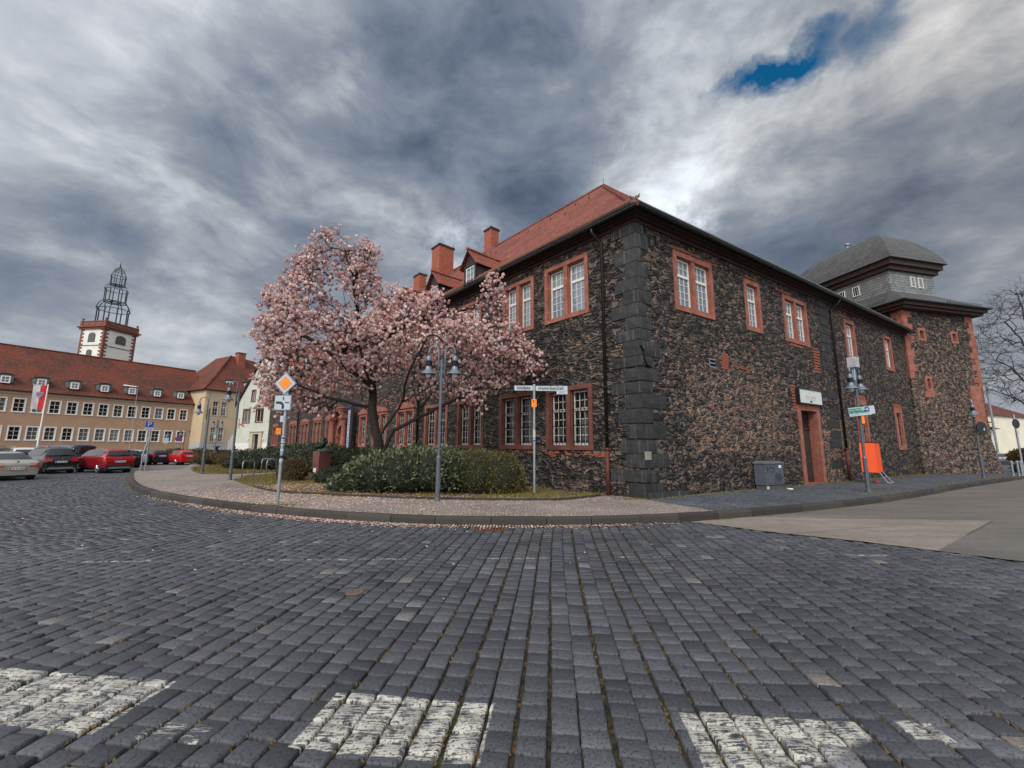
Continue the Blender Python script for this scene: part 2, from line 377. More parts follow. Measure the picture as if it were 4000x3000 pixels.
# ------------------------------------------------------------------ sky and sun
wd = bpy.data.worlds.new('World'); sc.world = wd; wd.use_nodes = True
wt = wd.node_tree; wt.nodes.clear(); t = NT(wt)
d = t.n('TexCoord').outputs['Generated']
x, y, z = t.xyz(d)
den = t.m('ADD', t.m('MAXIMUM', z, 0.), .20)
rot = RD(8)
u = t.m('DIVIDE', t.m('SUBTRACT', t.m('MULTIPLY', x, cos(rot)), t.m('MULTIPLY', y, sin(rot))), den)
v = t.m('DIVIDE', t.m('ADD', t.m('MULTIPLY', x, sin(rot)), t.m('MULTIPLY', y, cos(rot))), den)
cp = t.n('CombineXYZ', {0: u, 1: t.m('MULTIPLY', v, .8), 2: 0.}).outputs[0]
wrp = t.noise(cp, 1.1, 4, .55, color=True)
cp2 = t.vm('ADD', cp, t.vm('MULTIPLY', t.vm('SUBTRACT', wrp, (.5, .5, .5)), (.5, .5, 0)))
n1 = t.noise(cp2, 1.3, 7, .5); n2 = t.noise(t.vm('ADD', t.mp(d, (1, 1, 1.9)), (7.3, 2.1, 0)), 5.5, 9, .60, .25)
cl = t.m('ADD', t.m('MULTIPLY', t.m('SUBTRACT', n1, .5), .62), t.m('ADD', t.m('MULTIPLY', t.m('SUBTRACT', n2, .5), .68), .535))
dn = t.vm('ADD', d, t.vm('MULTIPLY', t.vm('SUBTRACT', t.noise(d, 3.2, 8, .6, color=True), (.5, .5, .5)), (.34, .34, .30)))
def blob(c, r0, r1, dd=dn, sc_=(1, 1, 1)):
    dl = t.vm('MULTIPLY', t.vm('SUBTRACT', dd, c), sc_)
    return t.n('MapRange', {0: t.vm('LENGTH', dl), 1: r0, 2: r1, 3: 1., 4: 0.}, interpolation_type='SMOOTHERSTEP').outputs[0]
# light and dark masses of the cloud deck, placed by compass direction: (direction, radius, strength)
mass = None
for c_, r_, a_ in BLOBS:
    k_ = t.m('MULTIPLY', blob(c_, r_*.1, r_*1.5), a_*(.42 if a_ > 0 else .55)); mass = k_ if mass is None else t.m('ADD', mass, k_)
cl = t.m('ADD', cl, mass)
col = t.ramp(cl, [(.28, (.050, .068, .100)), (.38, (.078, .100, .140)), (.46, (.110, .136, .178)), (.54, (.150, .172, .210)), (.62, (.225, .246, .278)), (.72, (.35, .37, .395)), (.88, (.60, .64, .69))])
hz = t.mr(z, .05, .30, 1., 0.)
col = t.mix(t.m('MULTIPLY', hz, .55), col, (.265, .28, .305))
warm_ = blob((.76, .45, .47), .1, .62)
col = t.mix(t.m('MULTIPLY', warm_, .7), col, t.mix(1., col, (1.10, 1.0, .90), 'MULTIPLY'))
core = t.m('MULTIPLY', t.m('MAXIMUM', blob((.262, .865, .43), .0, .095), t.m('MAXIMUM', t.m('MULTIPLY', blob((.325, .805, .497), .0, .11), .55), t.m('MULTIPLY', blob((-.12, .89, .44), .0, .14), .28))), t.mr(t.noise(d, 11., 7, .68), .40, .60), clamp=True)
col = t.mix(core, col, (.84, .90, 1.0))
sky = t.n('TexSky', sky_type='NISHITA', sun_disc=False, sun_elevation=RD(42), sun_rotation=RD(200), air_density=1.2, dust_density=.4)
blue = t.mix(1., t.mix(.10, 0., sky.outputs[0]), (.03, .36, .52), 'MULTIPLY')
gn = t.vm('ADD', d, t.vm('MULTIPLY', t.vm('SUBTRACT', t.noise(d, 7., 8, .60, color=True), (.5, .5, .5)), (.20, .20, .20)))
gap = t.mr(t.vm('LENGTH', t.vm('MULTIPLY', t.vm('SUBTRACT', gn, (.447, .612, .652)), (.60, .95, 2.3))), .03, .085, 1., 0.)
gap = t.m('MAXIMUM', gap, t.m('MAXIMUM', t.mr(t.vm('LENGTH', t.vm('MULTIPLY', t.vm('SUBTRACT', gn, (.395, .64, .66)), (.6, .9, 2.6))), .01, .05, .8, 0.), t.mr(t.vm('LENGTH', t.vm('SUBTRACT', gn, (.545, .545, .638))), .01, .05, .7, 0.)))
col = t.mix(gap, col, blue)
back = t.mr(t.vm('DOT_PRODUCT', d, (-.30, -.86, .42)), -.15, .75, 0., 1.)
col = t.mix(t.m('MULTIPLY', back, .9), col, (1.05, 1.06, 1.08))  # unseen sky behind the camera, brightened to add light to the scene
bg = t.n('Background', {0: col, 1: 1.})
t.t.links.new(bg.outputs[0], t.n('OutputWorld').inputs[0])
sl = bpy.data.lights.new('sun', 'SUN'); so = bpy.data.objects.new('sun', sl); COL.objects.link(so)
sl.energy = 1.1; sl.angle = RD(14); sl.color = (1., .95, .88)
sdir = Vector((sin(RD(200))*cos(RD(42)), cos(RD(200))*cos(RD(42)), sin(RD(42))))
so.rotation_euler = sdir.to_track_quat('Z', 'Y').to_euler()
sc.view_settings.view_transform = 'Standard'; sc.view_settings.look = 'None'; sc.view_settings.exposure = .75

# ------------------------------------------------------------------ ground
def inpoly(p, poly):
    x, y = p; c = False; j = len(poly)-1
    for i in range(len(poly)):
        xi, yi = poly[i]; xj, yj = poly[j]
        if (yi > y) != (yj > y) and x < (xj-xi)*(y-yi)/(yj-yi)+xi: c = not c
        j = i
    return c
def catmull(P, n=6):
    out = []
    for i in range(len(P)-1):
        p0 = Vector(P[max(i-1, 0)]); p1 = Vector(P[i]); p2 = Vector(P[i+1]); p3 = Vector(P[min(i+2, len(P)-1)])
        for k in range(n):
            s = k/n; out.append(.5*((2*p1)+(p2-p0)*s+(2*p0-5*p1+4*p2-p3)*s*s+(3*p1-p0-3*p2+p3)*s**3))
    out.append(Vector(P[-1])); return out
kerb_pts = [(45, 32.7), (27.1, 22.06), (18.94, 17.2), (14.3, 14.25), (10.31, 11.85), (6.53, 9.95), (3.78, 8.8), (1.78, 8.32), (-.03, 8.16), (-1.83, 8.24), (-3.85, 8.74),
            (-6.3, 9.75), (-8.45, 10.94), (-10.41, 12.22), (-12.59, 14.02), (-15.26, 16.68), (-18.2, 19.9), (-19.5, 21.4), (-19.8, 22.1), (-19.3, 22.9), (-18.7, 23.6)]
kerb = catmull(kerb_pts)
def offset(line, dd):
    out = []
    for i, p in enumerate(line):
        tg = (line[min(i+1, len(line)-1)]-line[max(i-1, 0)]).normalized()
        out.append(p+Vector((tg.y, -tg.x))*dd)
    return out
walk_poly = [tuple(p) for p in offset(kerb, .14)]+[(-22, 28.5), (-29, 39), (-34, 60), (-25, 75), (60, 75), (60, 45)]
road_poly = [tuple(p) for p in kerb]+[(-22, 28.5), (-29, 39), (-34, 60), (60, 75)]
asph0 = [(3.72, 8.74), (4.67, 7.80), (5.77, 7.03), (7.0, 5.87), (9.5, 3.6), (15, -1.5)]; asph = []
for (xa, ya), (xb, yb) in zip(asph0[:-1], asph0[1:]):
    for k in range(12): asph.append((xa+(xb-xa)*k/12+random.gauss(0, .012), ya+(yb-ya)*k/12+random.gauss(0, .012)))
asph += [(15, -1.5), (30, -14), (80, -14), (80, 45)]
asph_poly = asph+[tuple(p) for p in kerb if p.x > 3.9]

def f_base(t):
    uv = t.uv(); a = t.noise(uv, .22, 5, .6); br = t.vor(uv, 9.)
    c = t.mix(t.ramp(a, [(.3, 0.), (.7, 1.)]), (.10, .095, .10), (.17, .145, .14))
    return {'Base Color': t.mix(.5, c, t.mix(br.outputs['Color'], .6, 1.3), 'MULTIPLY')}
g = G(); g.add([(-500, -500, -.03), (500, -500, -.03), (500, 500, -.03), (-500, 500, -.03)], [(0, 1, 2, 3)])
tag(g.build('ground', mat('grey_pink_plaza_paving', f_base, rough=.8, spec=.3)), None, None, kind='structure')
def f_joint(t):
    uv = t.uv(); a = t.noise(uv, 9., 5, .7); b_ = t.noise(uv, 60, 3, .7)
    c = t.mix(t.ramp(a, [(.42, 0.), (.62, 1.)]), (.008, .007, .006), (.05, .042, .014))
    c = t.mix(t.ramp(t.noise(uv, 4., 4, .7), [(.56, 0.), (.68, 1.)]), c, (.24, .115, .03))
    return {'Base Color': t.mix(.6, c, t.mix(b_, .3, 1.6), 'MULTIPLY'), 'Normal': t.bump(b_, 1., .02)}
JOINT = mat('mossy_joint_sand', f_joint, rough=.95)
g = G(); g.add([(-30, -4, -.028), (16, -4, -.028), (16, 26, -.028), (-30, 26, -.028)], [(0, 1, 2, 3)])
tag(g.build('road_bed', JOINT), None, None, kind='structure')
def f_cob(t):
    uv = t.uv(); px, py, _ = t.xyz(uv); r = t.attr('rnd')
    c = t.ramp(r, [(0, (.025, .028, .034)), (.3, (.048, .052, .062)), (.55, (.068, .072, .084)), (.8, (.095, .099, .112)), (.93, (.14, .143, .155)), (1., (.17, .145, .125))])
    a = t.noise(uv, .33, 4, .6)
    c = t.mix(1., c, t.ramp(a, [(.35, .8), (.65, 1.16)]), 'MULTIPLY')
    f1 = t.noise(uv, 42, 5, .72)
    pit = t.ramp(t.noise(uv, 60, 4, .65), [(.36, 0.), (.44, 1.)])
    c = t.mix(.95, c, t.mix(f1, .25, 1.7), 'MULTIPLY')
    c = t.mix(t.m('MULTIPLY', t.m('SUBTRACT', 1., pit), .75), c, (.015, .015, .017))
    # worn road paint, measured along (q) and across (p) the rows of setts
    P_ = t.m('SUBTRACT', t.m('MULTIPLY', px, .994), t.m('MULTIPLY', py, .11))
    Q_ = t.m('ADD', t.m('MULTIPLY', px, .11), t.m('MULTIPLY', py, .994))
    def band(v, a_, b_, e=.004): return t.m('MULTIPLY', t.mr(v, a_-e, a_+e), t.mr(v, b_+e, b_-e))
    wob = t.m('MULTIPLY', t.m('SUBTRACT', t.noise(uv, 20, 2), .5), .02)
    Qw = t.m('ADD', Q_, wob); Pw = t.m('ADD', P_, wob)
    d1 = t.m('MULTIPLY', band(Pw, -3.75, -2.44), band(Qw, 2.14, 2.63))
    d2 = t.m('MULTIPLY', band(Pw, -1.36, -.385), band(Qw, 2.17, 2.64))
    d3 = t.m('MULTIPLY', band(Pw, .68, 1.66), band(Qw, 2.2, 2.72))
    keep3 = t.mr(t.m('ADD', t.m('SUBTRACT', P_, .68), t.m('MULTIPLY', t.m('SUBTRACT', 2.72, Q_), 1.5)), 1.15, 1.05)
    d4 = t.m('MULTIPLY', band(Pw, 1.86, 2.05), band(Qw, 2.62, 2.77))
    d5 = t.m('MULTIPLY', band(Pw, -2.2, -1.85), band(Qw, 2.14, 2.27))
    fr = t.m('SUBTRACT', py, t.m('MULTIPLY', px, .055))
    far = t.m('MULTIPLY', band(fr, 5.84, 5.90, .012), t.m('MULTIPLY', t.ramp(t.noise(uv, 1.1, 2), [(.50, 0.), (.56, 1.)]), t.m('MULTIPLY', t.ramp(t.noise(uv, 16, 3), [(.45, 0.), (.55, 1.)]), .5)))
    grain = t.noise(t.mp(uv, (7, 95, 1), rot=(0, 0, RD(6.3))), 1., 4, .7)
    keep = t.ramp(t.m('ADD', t.m('MULTIPLY', grain, .55), t.m('MULTIPLY', t.noise(uv, 14, 4, .65), .45)), [(.455, 0.), (.505, .85)])
    thin = t.ramp(t.m('ADD', grain, t.m('MULTIPLY', t.noise(uv, 9, 4, .7), .6)), [(.82, 0.), (.9, .85)])
    paint = t.m('MULTIPLY', t.m('MAXIMUM', t.m('MAXIMUM', d1, d2), t.m('MAXIMUM', t.m('MULTIPLY', d3, keep3), d4)), keep)
    paint = t.m('MAXIMUM', paint, t.m('MAXIMUM', t.m('MULTIPLY', d5, thin), far))
    paint = t.m('MULTIPLY', t.m('MULTIPLY', paint, pit), t.mr(t.noise(uv, 5, 4), .3, .55, .45, 1.))
    c = t.mix(paint, c, (.52, .50, .44))
    return {'Base Color': c, 'Roughness': t.mix(paint, t.mr(f1, .3, .7, .5, .74), .8), 'Normal': t.bump(t.m('ADD', f1, t.m('MULTIPLY', pit, .6)), .9, .006)}
COB = mat('basalt_setts', f_cob, rough=.6, spec=.5)
def cobbles():
    g = G(); r = Vector((sin(RD(6.3)), cos(RD(6.3)))); c = Vector((r.y, -r.x)); W = .173
    for i in range(-175, 70):
        p = i*W; q = -2.+random.random()*.2; wob = random.uniform(-.01, .01); ph = random.uniform(0, 9)
        while q < 27:
            L = random.uniform(.118, .172)
            qm = q+L/2; cen = c*(p+wob+.02*sin(qm*.7+p*.6+ph*.05))+r*qm; q += L+random.uniform(.007, .014)
            if abs(cen.x) > 1.38*max(cen.y, 0)+3.2: continue
            if cen.x < -4 and cen.y > 26: continue
            if inpoly((cen.x, cen.y-.09), road_poly) or inpoly(cen, asph_poly): continue
            if Vector((cen.x+.4, cen.y-8)).length < .42 and abs(cen.x+.4) < .36 and abs(cen.y-7.83) < .16: continue
            hw = (W-random.uniform(.016, .026))/2; hl = L/2; dist = cen.length
            near = dist < 9
            ks = (-1, -.86, 0, .86, 1) if near else (-1, 0, 1)
            tilt = (random.uniform(-.0035, .0035), random.uniform(-.0035, .0035)); zz = random.uniform(-.0025, .0025)
            jit = {}
            vs = []; n = len(ks); sk = random.uniform(-.05, .05)
            for a in ks:
                for b in ks:
                    rr = 1-.06*(abs(a) == 1 and abs(b) == 1)
                    jx = random.uniform(-.004, .004); jy = random.uniform(-.004, .004)
                    e = max(abs(a), abs(b))
                    h = (0 if e == 0 else -.001 if e < 1 else (-.0065 if near else -.004))+zz+tilt[0]*a+tilt[1]*b
                    if near: h += random.uniform(-.0012, .0012)
                    w_ = cen+c*(a*hw*rr+jx+sk*b*hl*.4)+r*(b*hl*rr+jy)
                    vs.append((w_.x, w_.y, h))
            fs = [(a*n+b, (a+1)*n+b, (a+1)*n+b+1, a*n+b+1) for a in range(n-1) for b in range(n-1)]
            ring = [b for b in range(n)]+[a*n+n-1 for a in range(1, n)]+[(n-1)*n+b for b in range(n-2, -1, -1)]+[a*n for a in range(n-2, 0, -1)]
            o = len(vs)
            for k in ring: vs.append((vs[k][0], vs[k][1], -.045))
            m_ = len(ring)
            fs += [(ring[k], ring[(k+1) % m_], o+(k+1) % m_, o+k) for k in range(m_)]
            rv = random.gauss(.45, .13); rv = .12 if random.random() < .05 else rv
            rv = random.uniform(.9, 1) if random.random() < .012 else rv
            g.add(vs, fs, min(1, max(0, rv)), [(q_[0], q_[1]) for q_ in vs])
    return g
tag(cobbles().build('cobbled_road', COB, smooth=True), None, None, kind='structure')

def f_asph(t):
    uv = t.uv(); px, py, _ = t.xyz(uv); a = t.noise(uv, .5, 5, .6); f1 = t.noise(uv, 55, 4, .7); v_ = t.vor(uv, 60)
    c = t.mix(t.ramp(a, [(.3, 0.), (.7, 1.)]), (.17, .148, .126), (.235, .202, .17))
    def side(x1, y1, x2, y2):  # >0 on the left of the line
        return t.m('SUBTRACT', t.m('MULTIPLY', t.m('SUBTRACT', py, y1), (x2-x1)), t.m('MULTIPLY', t.m('SUBTRACT', px, x1), (y2-y1)))
    w_ = t.m('MULTIPLY', t.m('SUBTRACT', t.noise(uv, 3, 3), .5), .12)
    far = t.m('GREATER_THAN', t.m('ADD', side(6.9, 9.3, 10.35, 9.15), w_), 0.)
    rgt = t.m('LESS_THAN', side(8.1, 7.58, 10.35, 9.1), 0.)
    dark = t.m('MAXIMUM', far, rgt)
    c = t.mix(t.m('MULTIPLY', dark, t.mr(t.noise(t.mp(uv, (.25, 1.2, 1), rot=(0, 0, RD(-32))), 1., 4), .35, .6, .45, .92)), c, (.078, .074, .07))
    crk = t.m('LESS_THAN', t.m('ABSOLUTE', t.m('ADD', side(5.9, 7.9, 8.4, 8.7), t.m('MULTIPLY', w_, .6))), .045)
    c = t.mix(t.m('MULTIPLY', t.m('MULTIPLY', crk, t.m('LESS_THAN', px, 8.5)), .7), c, (.05, .045, .04))
    c = t.mix(.9, c, t.mix(t.noise(uv, 28, 5, .8), .25, 1.75), 'MULTIPLY')
    c = t.mix(t.ramp(t.noise(t.mp(uv, (.5, 2.2, 1), rot=(0, 0, RD(-32))), 1.3, 5, .7), [(.42, 0.), (.62, .5)]), c, (.12, .108, .098))
    c = t.mix(t.ramp(v_.outputs[0], [(.0, .35), (.3, 0.)]), c, (.4, .36, .3))
    c = t.mix(t.ramp(t.noise(uv, 1.7, 4, .7), [(.60, 0.), (.66, .4)]), c, (.08, .075, .07))
    c = t.mix(.85, c, t.mix(t.noise(uv, 8, 6, .85), .35, 1.65), 'MULTIPLY')
    for (x1, y1, x2, y2) in ((6.9, 9.3, 10.35, 9.15), (8.1, 7.58, 10.35, 9.1), (9.5, 10.6, 16., 13.)):
        sd_ = t.m('ABSOLUTE', t.m('ADD', side(x1, y1, x2, y2), t.m('MULTIPLY', w_, 1.2)))
        ins_ = t.m('MULTIPLY', t.m('GREATER_THAN', px, min(x1, x2)), t.m('LESS_THAN', px, max(x1, x2)))
        c = t.mix(t.m('MULTIPLY', t.m('MULTIPLY', t.m('LESS_THAN', sd_, .06), ins_), .75), c, (.05, .046, .042))
    return {'Base Color': c, 'Normal': t.bump(f1, .8, .01)}
g = G(); P_ = asph_poly; g.add([(x_, y_, .002) for x_, y_ in P_], [tuple(range(len(P_)))], .5)
tag(g.build('asphalt_road', mat('worn_tan_asphalt', f_asph, rough=.8)), None, None, kind='structure')
def mosaic(name, c0, c1, scale=13., joint=(.03, .027, .023)):
    def f(t):
        uv = t.uv(); w_ = t.vm('ADD', uv, t.vm('MULTIPLY', t.noise(uv, 1.2, 2, color=True), (.35, .35, 0)))
        v_ = t.vor(w_, scale, rand=.45); e = t.vor(w_, scale, 'DISTANCE_TO_EDGE', .45).outputs[0]
        a = t.noise(uv, .6, 5, .65)
        c = t.mix(t.ramp(a, [(.35, 0.), (.65, 1.)]), c0, c1)
        c = t.mix(.75, c, t.mix(v_.outputs['Color'], .55, 1.4), 'MULTIPLY')
        c = t.mix(t.mr(e, .03, .10, .85, 0.), c, joint)
        c = t.mix(t.ramp(t.noise(uv, 2.2, 4, .7), [(.6, 0.), (.72, .45)]), c, (.055, .05, .03))
        return {'Base Color': c, 'Normal': t.bump(t.mr(e, 0., .18), .9, .02), 'Roughness': .75}
    return mat(name, f, rough=.75, spec=.35)
MOS = mosaic('tan_mosaic_paving', (.25, .21, .185), (.36, .305, .265))
DKS = mosaic('dark_sett_paving', (.07, .08, .095), (.115, .13, .15), 9., (.015, .016, .014))
g = G(); P_ = walk_poly; g.add([(x_, y_, .15) for x_, y_ in P_], [tuple(range(len(P_)))], .5)
tag(g.build('pavement', MOS), None, None, kind='structure')
ko = offset(kerb, .16)
g = G(); P_ = [(3.3, 11.0), (4.42, 8.98)][::-1]; P_ = [(3.45, 11.3), (4.55, 9.13)]+[tuple(p) for p in ko if p.x > 4.6][::-1]+[(60, 75), (20, 75)]
g.add([(x_, y_, .154) for x_, y_ in P_], [tuple(range(len(P_)))], .5)
tag(g.build('side_pavement', DKS), None, None, kind='structure')
# kerb of single stones
def f_kerb(t):
    uv = t.uv(); a = t.noise(uv, 3, 5, .7); r = t.attr('rnd'); f1 = t.noise(uv, 30, 4)
    c = t.mix(r, (.022, .019, .017), (.045, .039, .035)); c = t.mix(.7, c, t.mix(a, .4, 1.6), 'MULTIPLY')
    return {'Base Color': c, 'Normal': t.bump(t.m('ADD', f1, a), .8, .012)}
g = G(); L = [kerb[0]]; acc = 0; stones = []
dens = []
for i in range(len(kerb)-1):
    n_ = max(1, int((kerb[i+1]-kerb[i]).length/.05))
    for k in range(n_): dens.append(kerb[i].lerp(kerb[i+1], k/n_))
i = 0
while i < len(dens)-3:
    ln = random.uniform(.78, 1.05); j = i; s_ = 0
    while j < len(dens)-1 and s_ < ln: s_ += (dens[j+1]-dens[j]).length; j += 1
    a = dens[i]; b = dens[j]; tg = (b-a).normalized(); a = a+tg*.006; b = b-tg*.006; nrm = Vector((tg.y, -tg.x))
    z1 = .15+random.uniform(.002, .010); sh = random.uniform(-.006, .006)
    vs = []
    for e in (a, b):
        for (w_, z_) in ((-.012+sh, -.06), (-.004+sh, .11), (.006+sh, z1-.014), (.022+sh, z1), (.165, z1), (.165, -.06)):
            q_ = e+nrm*w_; vs.append((q_.x, q_.y, z_))
    ulen = random.random()*20
    uvs = [(ulen, vv*.1) for vv in range(6)]+[(ulen+1, vv*.1) for vv in range(6)]
    g.add(vs, [(k, k+6, (k+1) % 6+6, (k+1) % 6) for k in range(6)]+[(5, 4, 3, 2, 1, 0), (6, 7, 8, 9, 10, 11)], None, uvs)
    i = j
tag(g.build('kerb', mat('dark_kerb_stone', f_kerb, rough=.8)), None, None, kind='structure')
# planting bed and lawns
def f_soil(t):
    uv = t.uv(); a = t.noise(uv, 2.4, 5, .7); f1 = t.noise(uv, 40, 4, .7)
    c = t.mix(t.ramp(a, [(.4, 0.), (.6, 1.)]), (.045, .03, .018), (.13, .105, .03))
    return {'Base Color': t.mix(.7, c, t.mix(f1, .4, 1.6), 'MULTIPLY'), 'Normal': t.bump(f1, 1., .03)}
SOIL = mat('dry_lawn_soil', f_soil, rough=.95)
bed_edge = [(-11.0, 16.6), (-10.6, 16.0), (-8.85, 14.12), (-6.93, 12.27), (-5.21, 11.62), (-4.3, 11.32), (-3., 11.0), (-1.84, 10.82), (-.9, 10.74), (-.14, 10.72), (.7, 10.78), (1.3, 10.85), (2.1, 11.4), (2.7, 12.0)]
bed_c = catmull(bed_edge, 5)
bed = [tuple(p) for p in bed_c]+[(-9.0, 25.), (-11.4, 22.6), (-11.3, 20.9), (-11.5, 18.2)]
lawn2 = [(-14.6, 19.6), (-13.3, 19.45), (-12.2, 20.6), (-11.7, 22.8), (-10.2, 25.5), (-22, 39), (-24, 36), (-20.3, 27.5), (-18.7, 24.3), (-16.5, 21.6)]
for nm, P_ in (('planting_bed', bed), ('lawn', lawn2)):
    g = G(); g.add([(x_, y_, .172) for x_, y_ in P_], [tuple(range(len(P_)))], .5); g.add([(x_, y_, z_) for z_ in (.14, .172) for x_, y_ in P_], [(k, (k+1) % len(P_), len(P_)+(k+1) % len(P_), len(P_)+k) for k in range(len(P_))], .5)
    tag(g.build(nm, SOIL), None, None, kind='structure')
g = G(); i = 0
for i in range(12, len(bed_c)-3):
    a = bed_c[i]; b = bed_c[i+1]; n_ = 2 if (b-a).length > .28 else 1
    for k in range(n_):
        p0 = a.lerp(b, k/n_); p1 = a.lerp(b, (k+1)/n_); tg = (p1-p0).normalized(); nr = Vector((tg.y, -tg.x))
        q = [p0+tg*.006, p1-tg*.006, p1-tg*.006-nr*.09, p0+tg*.006-nr*.09]
        g.prism([tuple(v) for v in q], .13, .20+random.uniform(-.008, .008))
tag(g.build('bed_edging', mat('bed_edging_stone', f_kerb, rough=.85)), None, None, kind='structure')
g = G()
def scatter(g, poly, n, h0, h1, w, z=.172, keep=None):
    xs = [p[0] for p in poly]; ys = [p[1] for p in poly]; k = 0
    while k < n:
        x_ = random.uniform(min(xs), max(xs)); y_ = random.uniform(min(ys), max(ys))
        if not inpoly((x_, y_), poly) or (keep and not keep(x_, y_)): continue
        k += 1
        a = random.uniform(0, 2*pi); h = random.uniform(h0, h1); lx = random.uniform(-.5, .5)*h; ly = random.uniform(-.5, .5)*h
        g.add([(x_-w*cos(a), y_-w*sin(a), z), (x_+w*cos(a), y_+w*sin(a), z), (x_+lx, y_+ly, z+h)], [(0, 1, 2)], None, [(0, 0), (1, 0), (0, 1)])
nk = lambda x_, y_: noise.noise((x_*.9, y_*.9, 3))+.35 > random.random()*.6 and not (x_ > -5.6 and y_ > 12.2 and x_ < -.2)
scatter(g, bed, 15000, .03, .085, .012, keep=lambda x_, y_: nk(x_, y_) and y_ < 20)
scatter(g, lawn2, 9000, .03, .09, .02, keep=lambda x_, y_: y_ < 30)
tag(g.build('grass', GRASS), None, None, kind='stuff')
# moss tufts along walls and kerb
g = G()
for _ in range(2600):
    u_ = random.random()
    if u_ < .34: s_ = random.uniform(.1, 24); b = (3.59+.848*s_, 11.22+.53*s_); off = abs(random.gauss(0, .12))+.02; x_, y_ = b[0]+.53*off, b[1]-.848*off; z_ = .154
    elif u_ < .66:
        i = random.randrange(6, len(dens)//2); p = dens[i]; q = offset([dens[i-1], p, dens[i+1]], .2+abs(random.gauss(0, .12)))[1]; x_, y_ = q; z_ = .152
        if noise.noise((x_*.7, y_*.7, 0)) < .1: continue
    elif u_ < .8: a = random.uniform(0, 6.3); r_ = abs(random.gauss(0, .18)); x_, y_ = random.choice([(11.29, 13.25), (22.7, 20.04), (-5.29, 9.54), (3.2, 11.15), (-19.3, 21.84)]); x_ += r_*cos(a)*1.6; y_ += r_*sin(a)*.7; z_ = .152
    else: i = random.randrange(len(dens)//2, len(dens)-4); p = dens[i]; x_, y_ = p.x+random.gauss(0, .03)-.03, p.y-.02-abs(random.gauss(0, .03)); z_ = -.01; 
    for _k in range(3):
        a = random.uniform(0, 6.3); h = random.uniform(.012, .04)
        xx = x_+random.gauss(0, .02); yy = y_+random.gauss(0, .02)
        g.add([(xx-.016*cos(a), yy-.016*sin(a), z_), (xx+.016*cos(a), yy+.016*sin(a), z_), (xx+random.gauss(0, .012), yy+random.gauss(0, .012), z_+h)], [(0, 1, 2)], None, [(0, 0), (1, 0), (0, 1)])
tag(g.build('moss_and_weeds', GRASS), None, None, kind='stuff')
# moss crumbs in the joints of the setts
g = G()
r_ = Vector((sin(RD(6.3)), cos(RD(6.3)))); c_ = Vector((r_.y, -r_.x))
for _ in range(6500):
    y_ = 1.6+7*random.random()**1.7; i = random.randint(int(-1.25*y_/.173), int(1.25*y_/.173))
    p = c_*((i+.5)*.173)+r_*y_
    if noise.noise((p.x*2.2, p.y*2.2, 5)) < -.05 or inpoly(p, road_poly) or inpoly(p, asph_poly): continue
    x_ = p.x+random.gauss(0, .006); y_ = p.y+random.gauss(0, .01)
    a = random.uniform(0, 3.1); s_ = random.uniform(.006, .014)
    g.add([(x_-s_*cos(a), y_-s_*sin(a), -.022), (x_+s_*cos(a), y_+s_*sin(a), -.022), (x_+s_*sin(a), y_-s_*cos(a), -.010), (x_-s_*.5, y_+s_*.6, -.004)], [(0, 1, 3), (0, 2, 3), (1, 2, 3)], None, [(0, 0)]*4)
tag(g.build('joint_moss', BROWNL), None, None, kind='stuff')
# fallen petals
g = G()
def petal(x_, y_, z_, s_):
    a = random.uniform(0, 6.28); c, s = cos(a)*s_, sin(a)*s_; l = random.uniform(.003, .014)
    g.add([(x_-c, y_-s, z_), (x_+s*.45, y_-c*.45, z_+l), (x_+c, y_+s, z_+.002), (x_-s*.45, y_+c*.45, z_+l*.6)], [(0, 1, 2, 3)], None, [(0, 0)]*4)
left_k = [p for p in dens if p.x < 3.5 and p.x > -11]
for _ in range(2300):      # swept against the kerb
    i = min(len(left_k)-1, int(random.triangular(0, len(left_k)-1, len(left_k)*.42))); p = left_k[i]; off = abs(random.gauss(0, .16))+.01
    q = offset([left_k[max(i-1, 0)], p, left_k[min(i+1, len(left_k)-1)]], -off)[1]
    petal(q.x, q.y, .014, random.uniform(.014, .032))
for _ in range(160):
    petal(random.uniform(-12, 3), random.gauss(8, 1.6), .012, random.uniform(.012, .026)) if True else 0
k = 0
while k < 5600:            # on the pavement and bed
    x_ = random.gauss(-5.4, 2.6); y_ = random.gauss(11.2, 1.4)
    if not inpoly((x_, y_), walk_poly) or x_ > 2.6 or x_ < -12: continue
    k += 1; petal(x_, y_, .185 if inpoly((x_, y_), bed) else .16, random.uniform(.014, .034))
k = 0
while k < 900:
    x_ = random.uniform(-1.9, 2.6); y_ = random.gauss(11.1, .35)
    if not inpoly((x_, y_), walk_poly) or y_ > 11.9: continue
    k += 1; petal(x_, y_, .18 if inpoly((x_, y_), bed) else .158, random.uniform(.010, .024))
k = 0
while k < 2200:
    x_ = random.gauss(-6.6, 1.5); y_ = random.gauss(12.9, .9)
    if not inpoly((x_, y_), bed): continue
    k += 1; petal(x_, y_, random.uniform(.20, .25), random.uniform(.018, .036))
tag(g.build('fallen_petals', PETALG), None, None, kind='stuff')
